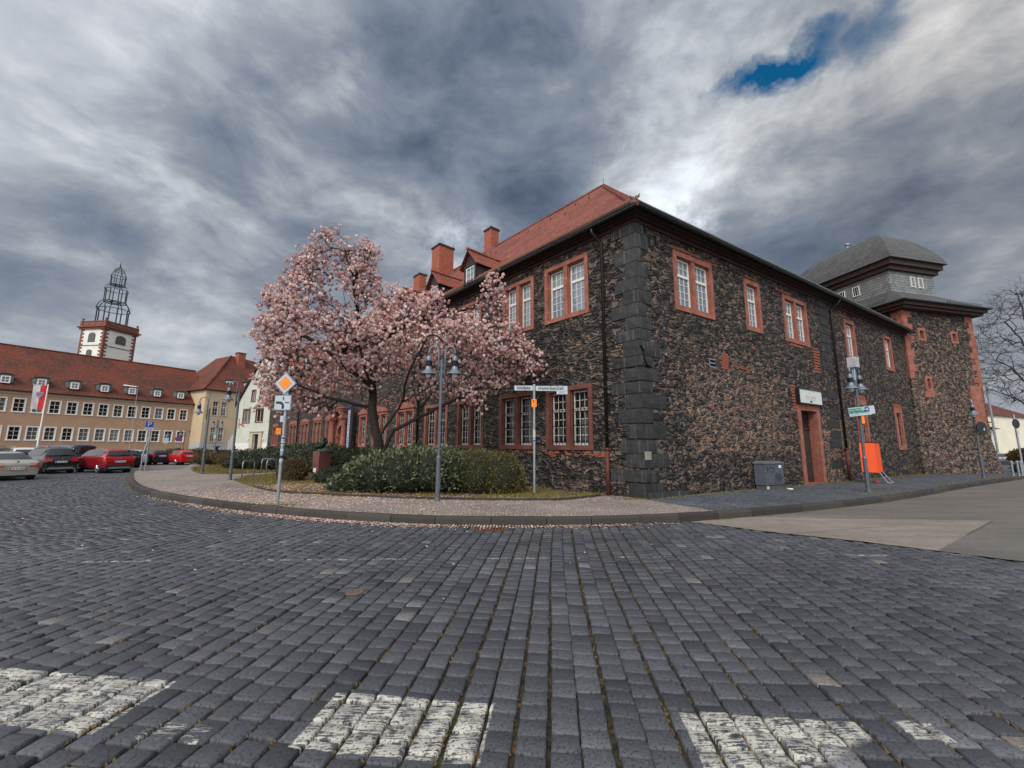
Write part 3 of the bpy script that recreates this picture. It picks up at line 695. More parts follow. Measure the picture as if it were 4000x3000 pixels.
# gully grate, small service cover, litter
th = thing('drain_grate', 'rusty cast iron gully grate in the setts against the kerb', 'drain', (-.4, 7.87, 0), RD(-1))
g = G(); g.ring(-.30, .30, -.13, .13, .03, -.01, .006)
for v_ in g.v: v_[1], v_[2] = v_[2], v_[1]
g.build('frame', worn('rusty_iron', (.12, .05, .028), .8), th)
g = G()
for i in range(9): g.box(-.25+i*.059, -.222+i*.059, -.10, .10, -.02, .004)
g.build('bars', MATS['rusty_iron'], th)
g = G(); g.box(-.27, .27, -.10, .10, -.05, -.04); g.build('pit', SIGNK, th)
g = G(); g.lathe([(0, .006), (.085, .006), (.095, .002), (.095, -.02)], (-1.62, 4.52, 0), 20); g.box(-1.66, -1.64, 4.50, 4.54, .006, .010); g.box(-1.60, -1.58, 4.50, 4.54, .006, .010)
tag(g.build('service_cover', worn('rust_brown_cover', (.13, .08, .07), .7)), 'small rusty round service cover let into the cobbles', 'cover')
g = G(); g.lathe([(.0, .03), (.07, .035), (.10, .02), (.09, .0)], (9.35, 14.05, .156), 14)
tag(g.build('litter', WHITE), 'crumpled white litter on the pavement left of the doorway', 'litter')
# ------------------------------------------------------------------ walls and windows
def wall(g, x0, x1, z0, z1, holes, dep=.3, o=1, y=0.):
    """flat wall in the local xz plane with rectangular openings and reveals; o = +1/-1 outward side of y"""
    xs = sorted({x0, x1, *[h[0] for h in holes], *[h[1] for h in holes]}); zs = sorted({z0, z1, *[h[2] for h in holes], *[h[3] for h in holes]})
    for i in range(len(xs)-1):
        for j in range(len(zs)-1):
            a, b, c, d_ = xs[i], xs[i+1], zs[j], zs[j+1]; mx, mz = (a+b)/2, (c+d_)/2
            if any(h[0] < mx < h[1] and h[2] < mz < h[3] for h in holes): continue
            g.add([(a, y, c), (b, y, c), (b, y, d_), (a, y, d_)], [(0, 1, 2, 3)], .5)
    for a, b, c, d_ in holes:
        i_ = y-dep*o
        g.add([(a, y, c), (a, i_, c), (a, i_, d_), (a, y, d_)], [(0, 1, 2, 3)], .5); g.add([(b, y, c), (b, i_, c), (b, i_, d_), (b, y, d_)], [(0, 1, 2, 3)], .5)
        g.add([(a, y, d_), (b, y, d_), (b, i_, d_), (a, i_, d_)], [(0, 1, 2, 3)], .5); g.add([(a, y, c), (b, y, c), (b, i_, c), (a, i_, c)], [(0, 1, 2, 3)], .5)
def obox(g, x0, x1, ya, yb, z0, z1, o): g.box(x0, x1, min(ya*o, yb*o), max(ya*o, yb*o), z0, z1)
def stone_window(root, M, o, x0, x1, z0, z1, lights=2, upper=True, cap=False, wj=.15, dp=.14):
    """red sandstone surround with mullion > sash, pane (and grille below)"""
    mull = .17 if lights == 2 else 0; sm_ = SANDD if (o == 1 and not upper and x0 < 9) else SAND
    g = G(M)
    obox(g, x0, x0+wj, -.26, .030, z0, z1, o); obox(g, x1-wj, x1, -.26, .031, z0, z1, o)
    obox(g, x0+wj, x1-wj, -.26, .033, z1-wj, z1, o); obox(g, x0+wj, x1-wj, -.26, .036, z0, z0+wj, o)
    cx = (x0+x1)/2
    if lights == 2: obox(g, cx-mull/2, cx+mull/2, -.24, .018, z0+wj, z1-wj, o)
    # stepped inner moulding
    for a, b in ([(x0+wj, cx-mull/2), (cx+mull/2, x1-wj)] if lights == 2 else [(x0+wj, x1-wj)]):
        obox(g, a, a+.03, -.24, -.05, z0+wj, z1-wj, o); obox(g, b-.03, b, -.24, -.05, z0+wj, z1-wj, o); obox(g, a+.03, b-.03, -.24, -.05, z1-wj-.03, z1-wj, o)
    if cap:
        obox(g, x0-.06, x1+.06, 0, .10, z1, z1+.09, o)
        hw = (x1-x0)/2+.04
        v0 = [(cx-hw, z1+.09), (cx+hw, z1+.09), (cx+hw*.55, z1+.27), (cx, z1+.33), (cx-hw*.55, z1+.27)]
        g.plate(v0, .0*o, .08*o)
    win = g.build('window', sm_, root)
    lis = [(x0+wj+.03, cx-mull/2-.03), (cx+mull/2+.03, x1-wj-.03)] if lights == 2 else [(x0+wj+.03, x1-wj-.03)]
    zb, zt = z0+wj, z1-wj-.03; H_ = zt-zb; tr = zb+H_*.655
    for a, b in lis:
        s = G(M); fw_ = .05; ya, yb = -dp-.045, -dp
        obox(s, a, a+fw_, ya, yb, zb, zt, o); obox(s, b-fw_, b, ya, yb, zb, zt, o)
        obox(s, a+fw_, b-fw_, ya, yb, zb, zb+fw_+.02, o); obox(s, a+fw_, b-fw_, ya, yb, zt-fw_, zt, o); obox(s, a+fw_, b-fw_, ya, yb+.012, tr-.045, tr+.045, o)
        nc = 3
        for k in range(1, nc): xx = a+fw_+(b-a-2*fw_)*k/nc; obox(s, xx-.009, xx+.009, ya+.01, yb-.012, zb+fw_, tr-.04, o); obox(s, xx-.009, xx+.009, ya+.01, yb-.012, tr+.04, zt-fw_, o)
        for k in range(1, 4): zz = zb+.06+(tr-.045-zb-.06)*k/4; obox(s, a+fw_, b-fw_, ya+.012, yb-.014, zz-.009, zz+.009, o)
        zz = (tr+zt-.01)/2; obox(s, a+fw_, b-fw_, ya+.012, yb-.014, zz-.009, zz+.009, o)
        s.build('sash', WOODW, win)
        p = G(M); yy = -(dp+.03)*o; tl = random.uniform(-.006, .006)
        # panes sit slightly out of true, so each mirrors another bit of sky
        for k in range(nc):
            xa = a+fw_+(b-a-2*fw_)*k/nc; xb = a+fw_+(b-a-2*fw_)*(k+1)/nc
            rows = [zb+.05+(tr-.045-zb-.05)*q/4 for q in range(5)]+[(tr+zt)/2, zt-fw_]
            for q in range(6):
                j1, j2 = random.uniform(-.002, .002), random.uniform(-.003, .003)
                p.add([(xa, yy+j1, rows[q]), (xb, yy-j1, rows[q]), (xb, yy-j1+j2, rows[q+1]), (xa, yy+j1+j2, rows[q+1])], [(0, 1, 2, 3)])
        p.build('pane', GLASSL if upper else GLASS, win)
        if not upper:
            gr = G(M)
            for k in range(5): xx = a-.01+(b-a+.02)*(k+.5)/5; gr.tube([M @ Vector((0, 0, 0))]*0 or [(xx, -.07*o, zb-.02), (xx, -.07*o, zt+.02)], .011, 6)
            for k in range(4): zz = zb+.12+(H_-.2)*k/3; gr.tube([(a-.05, -.082*o, zz), (b+.05, -.082*o, zz)], .012, 6)
            gr.build('grille', IRON, win)
    return win
MT = Matrix.Translation; MR = lambda a: Matrix.Rotation(a, 4, 'Z')

A = Vector((3.59, 11.22)); aL, aR = -41.44, 57.95
dL, dR = D(aL), D(aR); nL = Vector((.7497, .6618)); nR = Vector((-dR.y, dR.x))
mainb = thing('stone_building', 'long building of dark basalt rubble with red sandstone windows at the street corner', 'building', (A.x, A.y, 0))
ML, MRr = MR(AZ(aL)), MR(AZ(aR))
upL = [(1.73, 3.67), (4.23, 5.98), (7.42, 9.17), (9.95, 11.7), (12.9, 14.7), (15.9, 17.7), (18.9, 20.7), (21.9, 23.7), (24.9, 26.7), (28, 29.8), (31.2, 33.), (34.4, 36.2), (37.8, 39.6), (41.2, 43.)]
loL = [(1.68, 3.64, 0), (4.2, 6.14, 0), (7.15, 9.05, 0), (9.83, 11.9, 0), (13.0, 15.0, 1), (16.15, 18.1, 1), (19.05, 20.25, 1), (25.15, 26.95, 1), (28.0, 30.1, 1), (31.4, 33.8, 1), (35.1, 37.7, 1), (38.9, 40.3, 1), (42.2, 44.8, 1)]
i_ = .02
hl = [(a+i_, b-i_, 5.78, 7.80) for a, b in upL]+[(a+i_, b-i_, 1.44, 3.46) for a, b, c in loL]+[(21.7, 24.9, .1, 4.1)]
g = G(ML); wall(g, 0, 47, -.05, 8.45, hl)
g.build('wall', RUB_L, mainb)
for a, b in upL: stone_window(mainb, ML, 1, a, b, 5.76, 7.82)
for a, b, c in loL: stone_window(mainb, ML, 1, a, b, 1.42, 3.48, 1 if b-a < 1.5 else 2, False, cap=bool(c))
upR = [(1.70, 3.80, 2), (5.77, 6.87, 1), (8.62, 10.68, 2), (14.52, 15.76, 1), (19.6, 20.8, 1)]
loR = [(14.75, 16.05, 3.80), (19.84, 21.0, 3.68)]
hr = [(a+i_, b-i_, 5.77, 7.70) for a, b, c in upR]+[(a+i_, b-i_, 1.50, z1-.02) for a, b, z1 in loR]+[(9.2, 10.62, .1, 3.14), (3.30, 3.66, 4.10, 4.40)]
g = G(MRr); wall(g, 0, 23.1, -.05, 8.45, hr, o=-1, dep=.4)
g.build('wall', RUB_R, mainb)
for a, b, c in upR: stone_window(mainb, MRr, -1, a, b, 5.75, 7.72, c, True, wj=.17, dp=.09)
for a, b, z1 in loR: stone_window(mainb, MRr, -1, a, b, 1.48, z1, 1, False, wj=.22, dp=.12)
# rear and end walls
q = [Vector((0, 0)), dL*47, dL*47+nL*14.34, dR*24.2+nR*14.34, dR*24.2]
g = G()
for a, b in ((1, 2), (3, 4)):
    g.add([(q[a].x, q[a].y, 0), (q[b].x, q[b].y, 0), (q[b].x, q[b].y, 8.4), (q[a].x, q[a].y, 8.4)], [(0, 1, 2, 3)])
g.build('wall', RUB_T, mainb)
# reddish brick repairs and lintel courses let into the rubble
REDP = worn('brick_repair', (.30, .085, .045), .9, var=.4, scale=14)
g = G(MRr)
for (a, b, z0, z1) in [(1.62, 3.1, 7.78, 7.86), (3.4, 4.15, 7.72, 7.79), (8.15, 9.4, 7.78, 7.86), (5.9, 6.7, 7.79, 7.85), (14.0, 15.3, 7.8, 7.87), (8.9, 9.9, 5.62, 5.7), (8.75, 8.9, 3.3, 3.36)]:
    x_ = a
    while x_ < b: w_ = random.uniform(.1, .24); g.box(x_, min(b, x_+w_)-.01, -.012-random.random()*.012, .02, z0+random.uniform(-.012, .012), z1+random.uniform(-.012, .012)); x_ += w_
for k in range(9): g.box(10.9+random.uniform(-.04, .04), 11.42+random.uniform(-.07, .07), -.02, .02, 5.72-k*.125, 5.72-k*.125+.075)
for k in range(7): g.box(4.02+random.uniform(-.03, .03), 4.36+random.uniform(-.05, .08)-(k > 3)*.0, -.016, .02, 4.60-k*.078, 4.60-k*.078+.062)
for k in range(6): x_ = 4.6+k*.21; g.box(x_, x_+.18, -.014, .02, 4.28-k*.012, 4.33-k*.012)
for _ in range(26):
    x_, z_ = random.choice([(random.uniform(3, 8.6), random.uniform(1.4, 4.2)), (random.uniform(1, 12), random.uniform(3.5, 7))])
    w_ = random.uniform(.08, .2)
    g.plate([(x_, z_), (x_+w_, z_+random.uniform(-.02, .02)), (x_+w_*.92, z_+random.uniform(.04, .09)), (x_+.02, z_+random.uniform(.04, .09))], -.012, .02)
for k in range(9): z_ = 3.9-k*.12; g.box(8.62+random.uniform(0, .12), 8.97, -.012, .02, z_, z_+.085)
for k in range(3): g.box(14.7+.05*k, 16.1-.05*k, -.02, .02, 3.8+k*.09, 3.875+k*.09); g.box(19.8+.05*k, 21.05-.05*k, -.02, .02, 3.68+k*.09, 3.755+k*.09)
g.build('brick_repairs', REDP, mainb, kind='stuff')
g = G(ML)
for _ in range(26):
    x_ = random.uniform(1.2, 6.5); z_ = 1.42-abs(random.gauss(0.02, .07))-.09
    w_ = random.uniform(.1, .3); g.plate([(x_, z_), (x_+w_, z_+random.uniform(-.02, .02)), (x_+w_*.92, z_+random.uniform(.05, .08)), (x_+.02, z_+random.uniform(.04, .08))], -.02, .012)
for _ in range(60):
    x_ = random.uniform(9, 20); z_ = random.uniform(3.6, 4.3); w_ = random.uniform(.1, .3)
    g.plate([(x_, z_), (x_+w_, z_+random.uniform(-.02, .02)), (x_+w_*.92, z_+random.uniform(.06, .12)), (x_+.02, z_+random.uniform(.05, .12))], -.02, .012)
g.build('brick_repairs', REDP, mainb, kind='stuff')
# quoins
def quoin(g, la, lb, z0, z1):
    """L-shaped corner block: la along the left facade, lb along the right one"""
    e = .028; j = lambda: random.uniform(-.015, .015)
    o_ = -(nL*e)-(nR*e)*0
    c0 = Vector((0, 0))-nL*e*1.0-nR*e*1.0
    pl_ = [c0, dL*(la+j())-nL*e, dL*(la+j())+nL*.1, (nL+nR)*.12, dR*(lb+j())+nR*.1, dR*(lb+j())-nR*e]
    vs = []
    for z_ in (z0, z1): vs += [(p.x, p.y, z_) for p in pl_]
    R = min(1, max(0, .05+random.random()*.35+z0/8.2*.55))
    for (a, b, ln) in ((0, 1, la), (5, 0, lb)):
        u0 = random.random()*9
        n_ = 3; f_ = []; vv = []; uu = []
        for r_ in range(n_+1):
            tz = r_/n_
            for s_ in range(4):
                ts = s_/3; p = pl_[a].lerp(pl_[b], ts); nn = -(nL if a == 0 else nR)
                bul = .016*(1-abs(2*ts-1)**3)*(1-abs(2*tz-1)**3)+random.uniform(-.012, .012)
                if ts in (0, 1) or tz in (0, 1): bul = 0
                vv.append((p.x+nn.x*bul, p.y+nn.y*bul, z0+(z1-z0)*tz)); uu.append((u0+ts*ln, z0+(z1-z0)*tz))
        for r_ in range(n_):
            for s_ in range(3): k = r_*4+s_; f_.append((k, k+1, k+5, k+4))
        g.add(vv, f_, R, uu)
    g.add(vs, [(0, 1, 2, 3, 4, 5)[::-1], (6, 7, 8, 9, 10, 11), (1, 2, 8, 7), (4, 5, 11, 10)], R)
z_ = .10; k = 0
while z_ < 8.2:
    g = G()
    h = random.uniform(.30, .47) if z_ > .2 else .45
    la, lb = ((.92, .50) if k % 2 else (.48, .86)) if z_ < 4.4 else ((.78, .34) if k % 2 else (.40, .62))
    gp = random.choice([.006, .01, .03, .05]); quoin(g, la*random.uniform(.72, 1.15), lb*random.uniform(.72, 1.2), z_+gp, z_+h-.008); z_ += h; k += 1; g.build('corner_block', QUOIN, mainb)
for k in range(19): # second row of big blocks beside the downpipe on the street side
    z_ = .3+k*.42; x_ = 11.6 if k % 2 else 11.9
    if random.random() < .8: g2 = G(MRr); g2.box(x_+random.uniform(-.1, .1), 12.75, -.02, .05, z_, z_+random.uniform(.3, .40), .3); g2.build('corner_block', QUOIN, mainb)
g = G(MRr); g.box(.05, 1.55, -.07, .03, .12, .30); g.box(1.57, 1.85, -.05, .03, .12, .27); g.build('footing', QUOIN, mainb)
g = G(MRr); g.box(-.01, .25, -.045, -.03, 1.18, 1.40); g.build('wall_plaque', worn('pale_stone_plaque', (.27, .25, .22), .8), mainb)
g = G(MRr); g.tube([(-.02, -.06, 4.35), (.10, -.07, 4.2), (.12, -.07, 3.95), (.22, -.07, 3.8), (.38, -.06, 3.78)], .022, 6); g.build('loose_cable', IRON, mainb)
g = G(MRr); g.box(3.31, 3.65, -.005, .05, 4.10, 4.14); g.box(3.31, 3.65, -.005, .05, 4.23, 4.27); g.box(3.31, 3.65, -.005, .05, 4.36, 4.40); g.box(3.30, 3.34, -.005, .05, 4.1, 4.4)
vv = g.build('vent', ZINC, mainb); g = G(MRr); g.box(3.32, 3.64, .06, .07, 4.1, 4.4); g.build('vent_dark', SIGNK, vv)
# door of the street facade
g = G(MRr)
g.box(8.97, 9.22, -.035, .70, .12, 3.26); g.box(10.60, 10.87, -.035, .70, .12, 3.26); g.box(9.22, 10.60, -.034, .70, 3.02, 3.26); g.box(8.9, 10.95, -.12, .70, .06, .17)
dr = g.build('doorway', SAND, mainb, label='deep red sandstone doorway')
g = G(MRr); g.box(9.22, 10.60, .31, .37, .17, 3.02); g.box(9.22, 10.60, .27, .33, 2.28, 2.36)
for k in range(2): g.box(9.30+k*.66, 9.86+k*.66, .29, .315, .3, 2.2)
g.build('door', WOODD, dr)
g = G(MRr)
for k in range(4): g.box(9.25, 10.58, .24, .255, 2.42+k*.16, 2.44+k*.16)
for k in range(5): g.box(9.35+k*.26, 9.37+k*.26, .24, .255, 2.38, 3.0)
g.build('transom_grille', IRON, dr)
g = G(MRr); g.lathe([(.0, 0), (.035, 0), (.035, .05), (0, .05)], (0, 0, 0), 10); g.v = [MRr @ (Vector((9.62, .25, 1.2))+Vector((v.x, v.z, 0))) for v in [MRr.inverted() @ q_ for q_ in g.v]]
g.build('handle', ZINC, dr)
g = G(MRr); g.box(10.585, 10.60, .06, .2, 1.25, 1.6); g.build('notice', worn('amber_notice', (.30, .13, .05), .5), dr)
# cornice, gutter, roof
ov = .40
def P2(sL, out): return dL*sL-nL*out
def cornice_line(out):       # point offset from both facades by 'out'
    # intersection of the two offset lines
    p = -nL*out; # solve p + dL*a on line -nR*out + dR*b
    M2 = Matrix(((dL.x, -dR.x), (dL.y, -dR.y))); rhs = (-nR*out)-p; s = M2.inverted() @ rhs
    return p+dL*s.x
for (out0, z0, z1, nm, mt_) in ((.06, 8.10, 8.24, 'cornice', CORN), (.17, 8.20, 8.36, 'cornice', CORN), (.33, 8.28, 8.42, 'eaves_board', WOODD)):
    c = cornice_line(out0); g = G(); aa = P2(47, out0); bb = dR*23.2-nR*out0
    for (p, q_, nn) in ((aa, c, nL), (c, bb, nR)):
        g.add([(p.x, p.y, z0), (q_.x, q_.y, z0), (q_.x, q_.y, z1), (p.x, p.y, z1), (p.x+nn.x*(out0+.05), p.y+nn.y*(out0+.05), z0-.001), (q_.x+nn.x*(out0+.05), q_.y+nn.y*(out0+.05), z0-.001)], [(0, 1, 2, 3), (0, 1, 5, 4)])
    g.build(nm, mt_, mainb)
g = G()
c = cornice_line(.46); aa = P2(47.2, .46); bb = dR*23.35-nR*.46
for (p, q_) in ((aa, c), (c, bb)):
    d_ = (q_-p).normalized(); nn = Vector((d_.y, -d_.x)); nn = nn if nn.dot(nL+nR) < 0 else -nn
    vs = []; pr = [(pi*k/6) for k in range(7)]
    for e in (p, q_):
        for a_ in pr: vs.append((e.x+nn.x*.075*cos(a_), e.y+nn.y*.075*cos(a_), 8.33-.085*sin(a_)))
        vs += [(e.x-nn.x*.085, e.y-nn.y*.085, 8.345), (e.x+nn.x*.092, e.y+nn.y*.092, 8.345)]
    n_ = 9; order = [8, 0, 1, 2, 3, 4, 5, 6, 7]
    g.add(vs, [(order[k], order[k+1], order[k+1]+n_, order[k]+n_) for k in range(8)])
g.build('gutter', GUT, mainb)
ze = 8.30; zr = 15.74; ri = 7.17
apx = (nL+nR).normalized(); apx = apx*(ri/apx.dot(nL))
e0 = cornice_line(ov); eL = P2(47.3, ov); rL = dL*47.3+nL*ri; eR = dR*23.2-nR*ov; rR = apx+dR*(24.6-apx.dot(dR)); rR = dR*23.2+nR*ri
def roofface(pts, along, e_):
    """faces with uv = (distance along the eaves, distance up the slope)"""
    vs = [Vector(p) for p in pts]; o = Vector((e_.x, e_.y, ze)); al = Vector((along.x, along.y, 0))
    nrm = (vs[1]-vs[0]).cross(vs[2]-vs[0]).normalized(); upv = nrm.cross(al).normalized(); upv = upv if upv.z > 0 else -upv
    return vs, [((v-o).dot(al), (v-o).dot(upv)) for v in vs]
g = G()
f1 = [(eL.x, eL.y, ze), (e0.x, e0.y, ze), (apx.x, apx.y, zr), (rL.x, rL.y, zr)]
def grid4(g, pts, along, e_, nu, nv, amp):
    vs, _ = roofface(pts, along, e_)
    V = []; U = []; o = Vector((e_.x, e_.y, ze)); al = Vector((along.x, along.y, 0)); nrm = (vs[1]-vs[0]).cross(vs[2]-vs[0]).normalized(); nrm = nrm if nrm.z > 0 else -nrm
    upv = nrm.cross(al).normalized(); upv = upv if upv.z > 0 else -upv
    for j in range(nv+1):
        for i in range(nu+1):
            a = vs[0].lerp(vs[1], i/nu); b = vs[3].lerp(vs[2], i/nu); p = a.lerp(b, j/nv)
            U.append(((p-o).dot(al), (p-o).dot(upv)))
            if 0 < j < nv and 0 < i < nu: p = p+nrm*noise.noise((p.x*.35, p.y*.35, p.z*.5))*amp
            V.append(p)
    g.add(V, [(j*(nu+1)+i, j*(nu+1)+i+1, (j+1)*(nu+1)+i+1, (j+1)*(nu+1)+i) for j in range(nv) for i in range(nu)], .5, U)
grid4(g, f1, dL, e0, 60, 16, .09)
grid4(g, [(eR.x, eR.y, ze), (e0.x, e0.y, ze), (apx.x, apx.y, zr), (rR.x, rR.y, zr)], dR, e0, 40, 14, .07)
bL = dL*47.3+nL*(2*ri+ov); bC = apx+(apx-e0); bR = dR*23.2+nR*(2*ri+ov)
for f_ in ([(rL.x, rL.y, zr), (apx.x, apx.y, zr), (bC.x, bC.y, ze), (bL.x, bL.y, ze)], [(apx.x, apx.y, zr), (rR.x, rR.y, zr), (bR.x, bR.y, ze), (bC.x, bC.y, ze)]): g.add(f_, [(0, 1, 2, 3)])
g.add([(eL.x, eL.y, ze), (rL.x, rL.y, zr), (bL.x, bL.y, ze)], [(0, 1, 2)])
g.add([(eR.x, eR.y, ze), (rR.x, rR.y, zr), (bR.x, bR.y, ze)], [(0, 1, 2)])
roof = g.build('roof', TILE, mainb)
smooth_angle(roof, 30)
g = G()
def ridge_tiles(g, a, b, r=.10):
    a = Vector(a); b = Vector(b); n_ = int((b-a).length/.38); d_ = (b-a)/n_
    for k in range(n_): p = a+d_*k; g.tube([p, p+d_*1.06], [r*1.06, r*.92], 10)
ridge_tiles(g, (e0.x, e0.y, ze+.03), (apx.x, apx.y, zr)); ridge_tiles(g, (rL.x, rL.y, zr), (apx.x, apx.y, zr), .09); ridge_tiles(g, (rR.x, rR.y, zr), (apx.x, apx.y, zr), .09)
g.build('ridge_tiles', TILE, roof)
g = G(); g.tube([(apx.x, apx.y, zr), (apx.x+.02, apx.y, zr+.42)], .012, 5)
for k in range(9): p = dL*(1.5+k*2.4)+nL*ri*.5; 
g.build('lightning_rod', IRON, roof)
g = G()       # roof hooks
slope = (zr-ze)/(ri+ov)
for k in range(12):
    w_ = random.choice([5.5, 6.4, 4.2]); s_ = w_+.3+.9*k; p = dL*s_+nL*w_; g.box(p.x-.02, p.x+.02, p.y-.05, p.y+.05, ze+(w_+ov)*slope, ze+(w_+ov)*slope+.16)
g.build('roof_hooks', IRON, roof)
SNOW = worn('rusty_snow_guard', (.28, .12, .08), .6, .2)
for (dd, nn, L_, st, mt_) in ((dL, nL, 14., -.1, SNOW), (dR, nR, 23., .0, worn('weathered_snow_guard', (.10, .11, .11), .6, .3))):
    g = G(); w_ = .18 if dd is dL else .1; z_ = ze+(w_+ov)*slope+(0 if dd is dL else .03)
    x_ = st
    while x_ < L_:
        p = dd*x_+nn*w_; g.tube([(p.x-nn.x*.22, p.y-nn.y*.22, z_-.08), (p.x+nn.x*.02, p.y+nn.y*.02, z_+.20)], .021, 4); x_ += .105
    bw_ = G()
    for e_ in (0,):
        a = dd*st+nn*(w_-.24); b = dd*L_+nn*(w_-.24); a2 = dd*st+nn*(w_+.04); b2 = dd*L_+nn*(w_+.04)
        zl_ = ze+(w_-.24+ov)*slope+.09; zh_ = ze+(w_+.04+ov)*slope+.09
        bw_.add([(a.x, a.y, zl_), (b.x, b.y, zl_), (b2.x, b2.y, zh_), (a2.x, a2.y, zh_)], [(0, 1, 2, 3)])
    bw_.build('slat_shade_backing', CORN, mainb)  # dark sheet added behind the slats to stand in for their shaded gaps
    for hz_ in (-.17, .13): a = dd*st+nn*(w_+(.02 if hz_ > 0 else -.22)); b = dd*L_+nn*(w_+(.02 if hz_ > 0 else -.22)); g.tube([(a.x, a.y, z_+hz_), (b.x, b.y, z_+hz_)], .018, 4)
    g.build('snow_guard', mt_, roof)
# chimneys
def chimney(s0, s1, w0, w1, z0, z1, cap=.05):
    g = G(ML); g.box(s0, s1, -w1, -w0, z0, z1-.12); ch = g.build('chimney', BRICK, roof)
    g = G(ML); g.box(s0-.06, s1+.06, -w1-.06, -w0+.06, z1-.13, z1); g.box(s0+.1, s1-.1, -w1+.1, -w0-.1, z1, z1+.05); g.build('cap', CORN, ch)
    g = G(ML); g.tube([(s0+.1, -w1, z1), (s0+.1, -w1, z1+.35)], .012, 4); g.build('lightning_rod', IRON, ch)
    g = G(ML); zz = ze+(w0+ov)*slope; zq = ze+(w1+ov)*slope
    for s_ in (s0-.05, s1+.02): g.add([(s_, -w0+.05, zz), (s_, -w1-.05, zq), (s_, -w1-.05, zq+.12), (s_, -w0+.05, zz+.1)], [(0, 1, 2, 3)]); g.add([(s_+.03, -w0+.05, zz), (s_+.03, -w1-.05, zq), (s_+.03, -w1-.05, zq+.12), (s_+.03, -w0+.05, zz+.1)], [(0, 1, 2, 3)])
    g.build('flashing', ZINC, ch)
chimney(15.5, 16.3, 6.8, 7.5, 14.8, 17.2); chimney(18.85, 19.95, 4.6, 5.85, 11.5, 16.45); chimney(25.9, 27.0, 6.8, 7.5, 14.6, 17.1)
# dormers
def dormer(s):
    hw = .46; z0 = ze+.4*slope; zt = 9.74; za = 10.34; back = (za-ze)/slope-ov; bw = (zt-ze)/slope-ov
    g = G(ML); g.box(s-hw, s-.33, -.08, 0, 8.62, zt); g.box(s+.33, s+hw, -.08, 0, 8.62, zt); g.box(s-.33, s+.33, -.08, 0, 9.56, zt); g.box(s-.33, s+.33, -.08, .0, 8.62, 8.74)
    g.plate([(s-hw, zt), (s+hw, zt), (s, za-.03)], -.06, -.01)
    dm = g.build('dormer', WOODD, mainb)
    g = G(ML); g.ring(s-.33, s+.33, 8.74, 9.56, .06, -.06, -.02); g.box(s-.012, s+.012, -.05, -.03, 8.8, 9.5)
    for k in (1, 2): g.box(s-.27, s+.27, -.05, -.032, 8.74+.82*k/3-.01, 8.74+.82*k/3+.01)
    g.build('sash', WOODW, dm)
    g = G(ML); g.box(s-.28, s+.28, -.07, -.055, 8.78, 9.52); g.build('pane', GLASSL, dm)
    g = G(ML)
    for sd in (-1, 1): x_ = s+sd*hw; g.add([(x_, -.0, z0-.0), (x_, 0, zt), (x_, -bw, zt)], [(0, 1, 2)])
    g.build('cheek', SLATED, dm)
    g = G(ML)
    for sd in (-1, 1):
        x1 = s+sd*(hw+.14); ze_ = zt-.17
        n_ = 7
        for k in range(n_):
            ta, tb = k/n_, (k+1)/n_
            for th_ in (0,):
                vs = [(s+(x1-s)*ta, .16, za+(ze_-za)*ta+.03), (s+(x1-s)*tb*1.03, .16, za+(ze_-za)*tb), (s+(x1-s)*tb*1.03, -(bw+(back-bw)*(1-tb))-.1, za+(ze_-za)*tb), (s+(x1-s)*ta, -(bw+(back-bw)*(1-ta))-.1, za+(ze_-za)*ta+.03)]
                g.add(vs+[(v[0], v[1], v[2]-.05) for v in vs], [(0, 1, 2, 3), (0, 4, 5, 1), (4, 7, 6, 5), (1, 5, 6, 2)])
    g.tube([(s, .2, za+.04), (s, -back-.1, za+.04)], .07, 8)
    g.build('dormer_roof', TILE, dm)
    g = G(ML)
    for k in range(10): x_ = s-.32+.64*k/9; g.tube([(x_, .08, 8.60), (x_, .08, 8.84)], .008, 4)
    g.tube([(s-.34, .08, 8.84), (s+.34, .08, 8.84)], .01, 4); g.build('rail', IRON, dm)
for s_ in (8.36, 11.5, 14.6, 23.5, 27.5, 34., 40.): dormer(s_)
# downpipes
def downpipe(M, o, x_, splits=1.3):
    g = G(M); g.tube([(x_+.12, .44*o, 8.28), (x_+.12, .42*o, 8.12), (x_+.06, .2*o, 7.95), (x_, .10*o, 7.8), (x_, .10*o, splits)], .05, 10)
    for k in range(5): g.tube([(x_, .10*o, 7.3-k*1.35), (x_, .10*o, 7.34-k*1.35)], .06, 10)
    dp = g.build('downpipe', PIPE, mainb, smooth=True)
    g = G(M); g.tube([(x_, .10*o, splits), (x_, .10*o, .12)], .062, 10); g.tube([(x_, .10*o, splits-.04), (x_, .10*o, splits+.04)], .07, 10); g.build('standpipe', PIPER, dp, smooth=True)
downpipe(ML, 1, 1.12, 1.45); downpipe(MRr, -1, 12.93, 1.5); downpipe(ML, 1, 12.45); downpipe(ML, 1, 34.6)
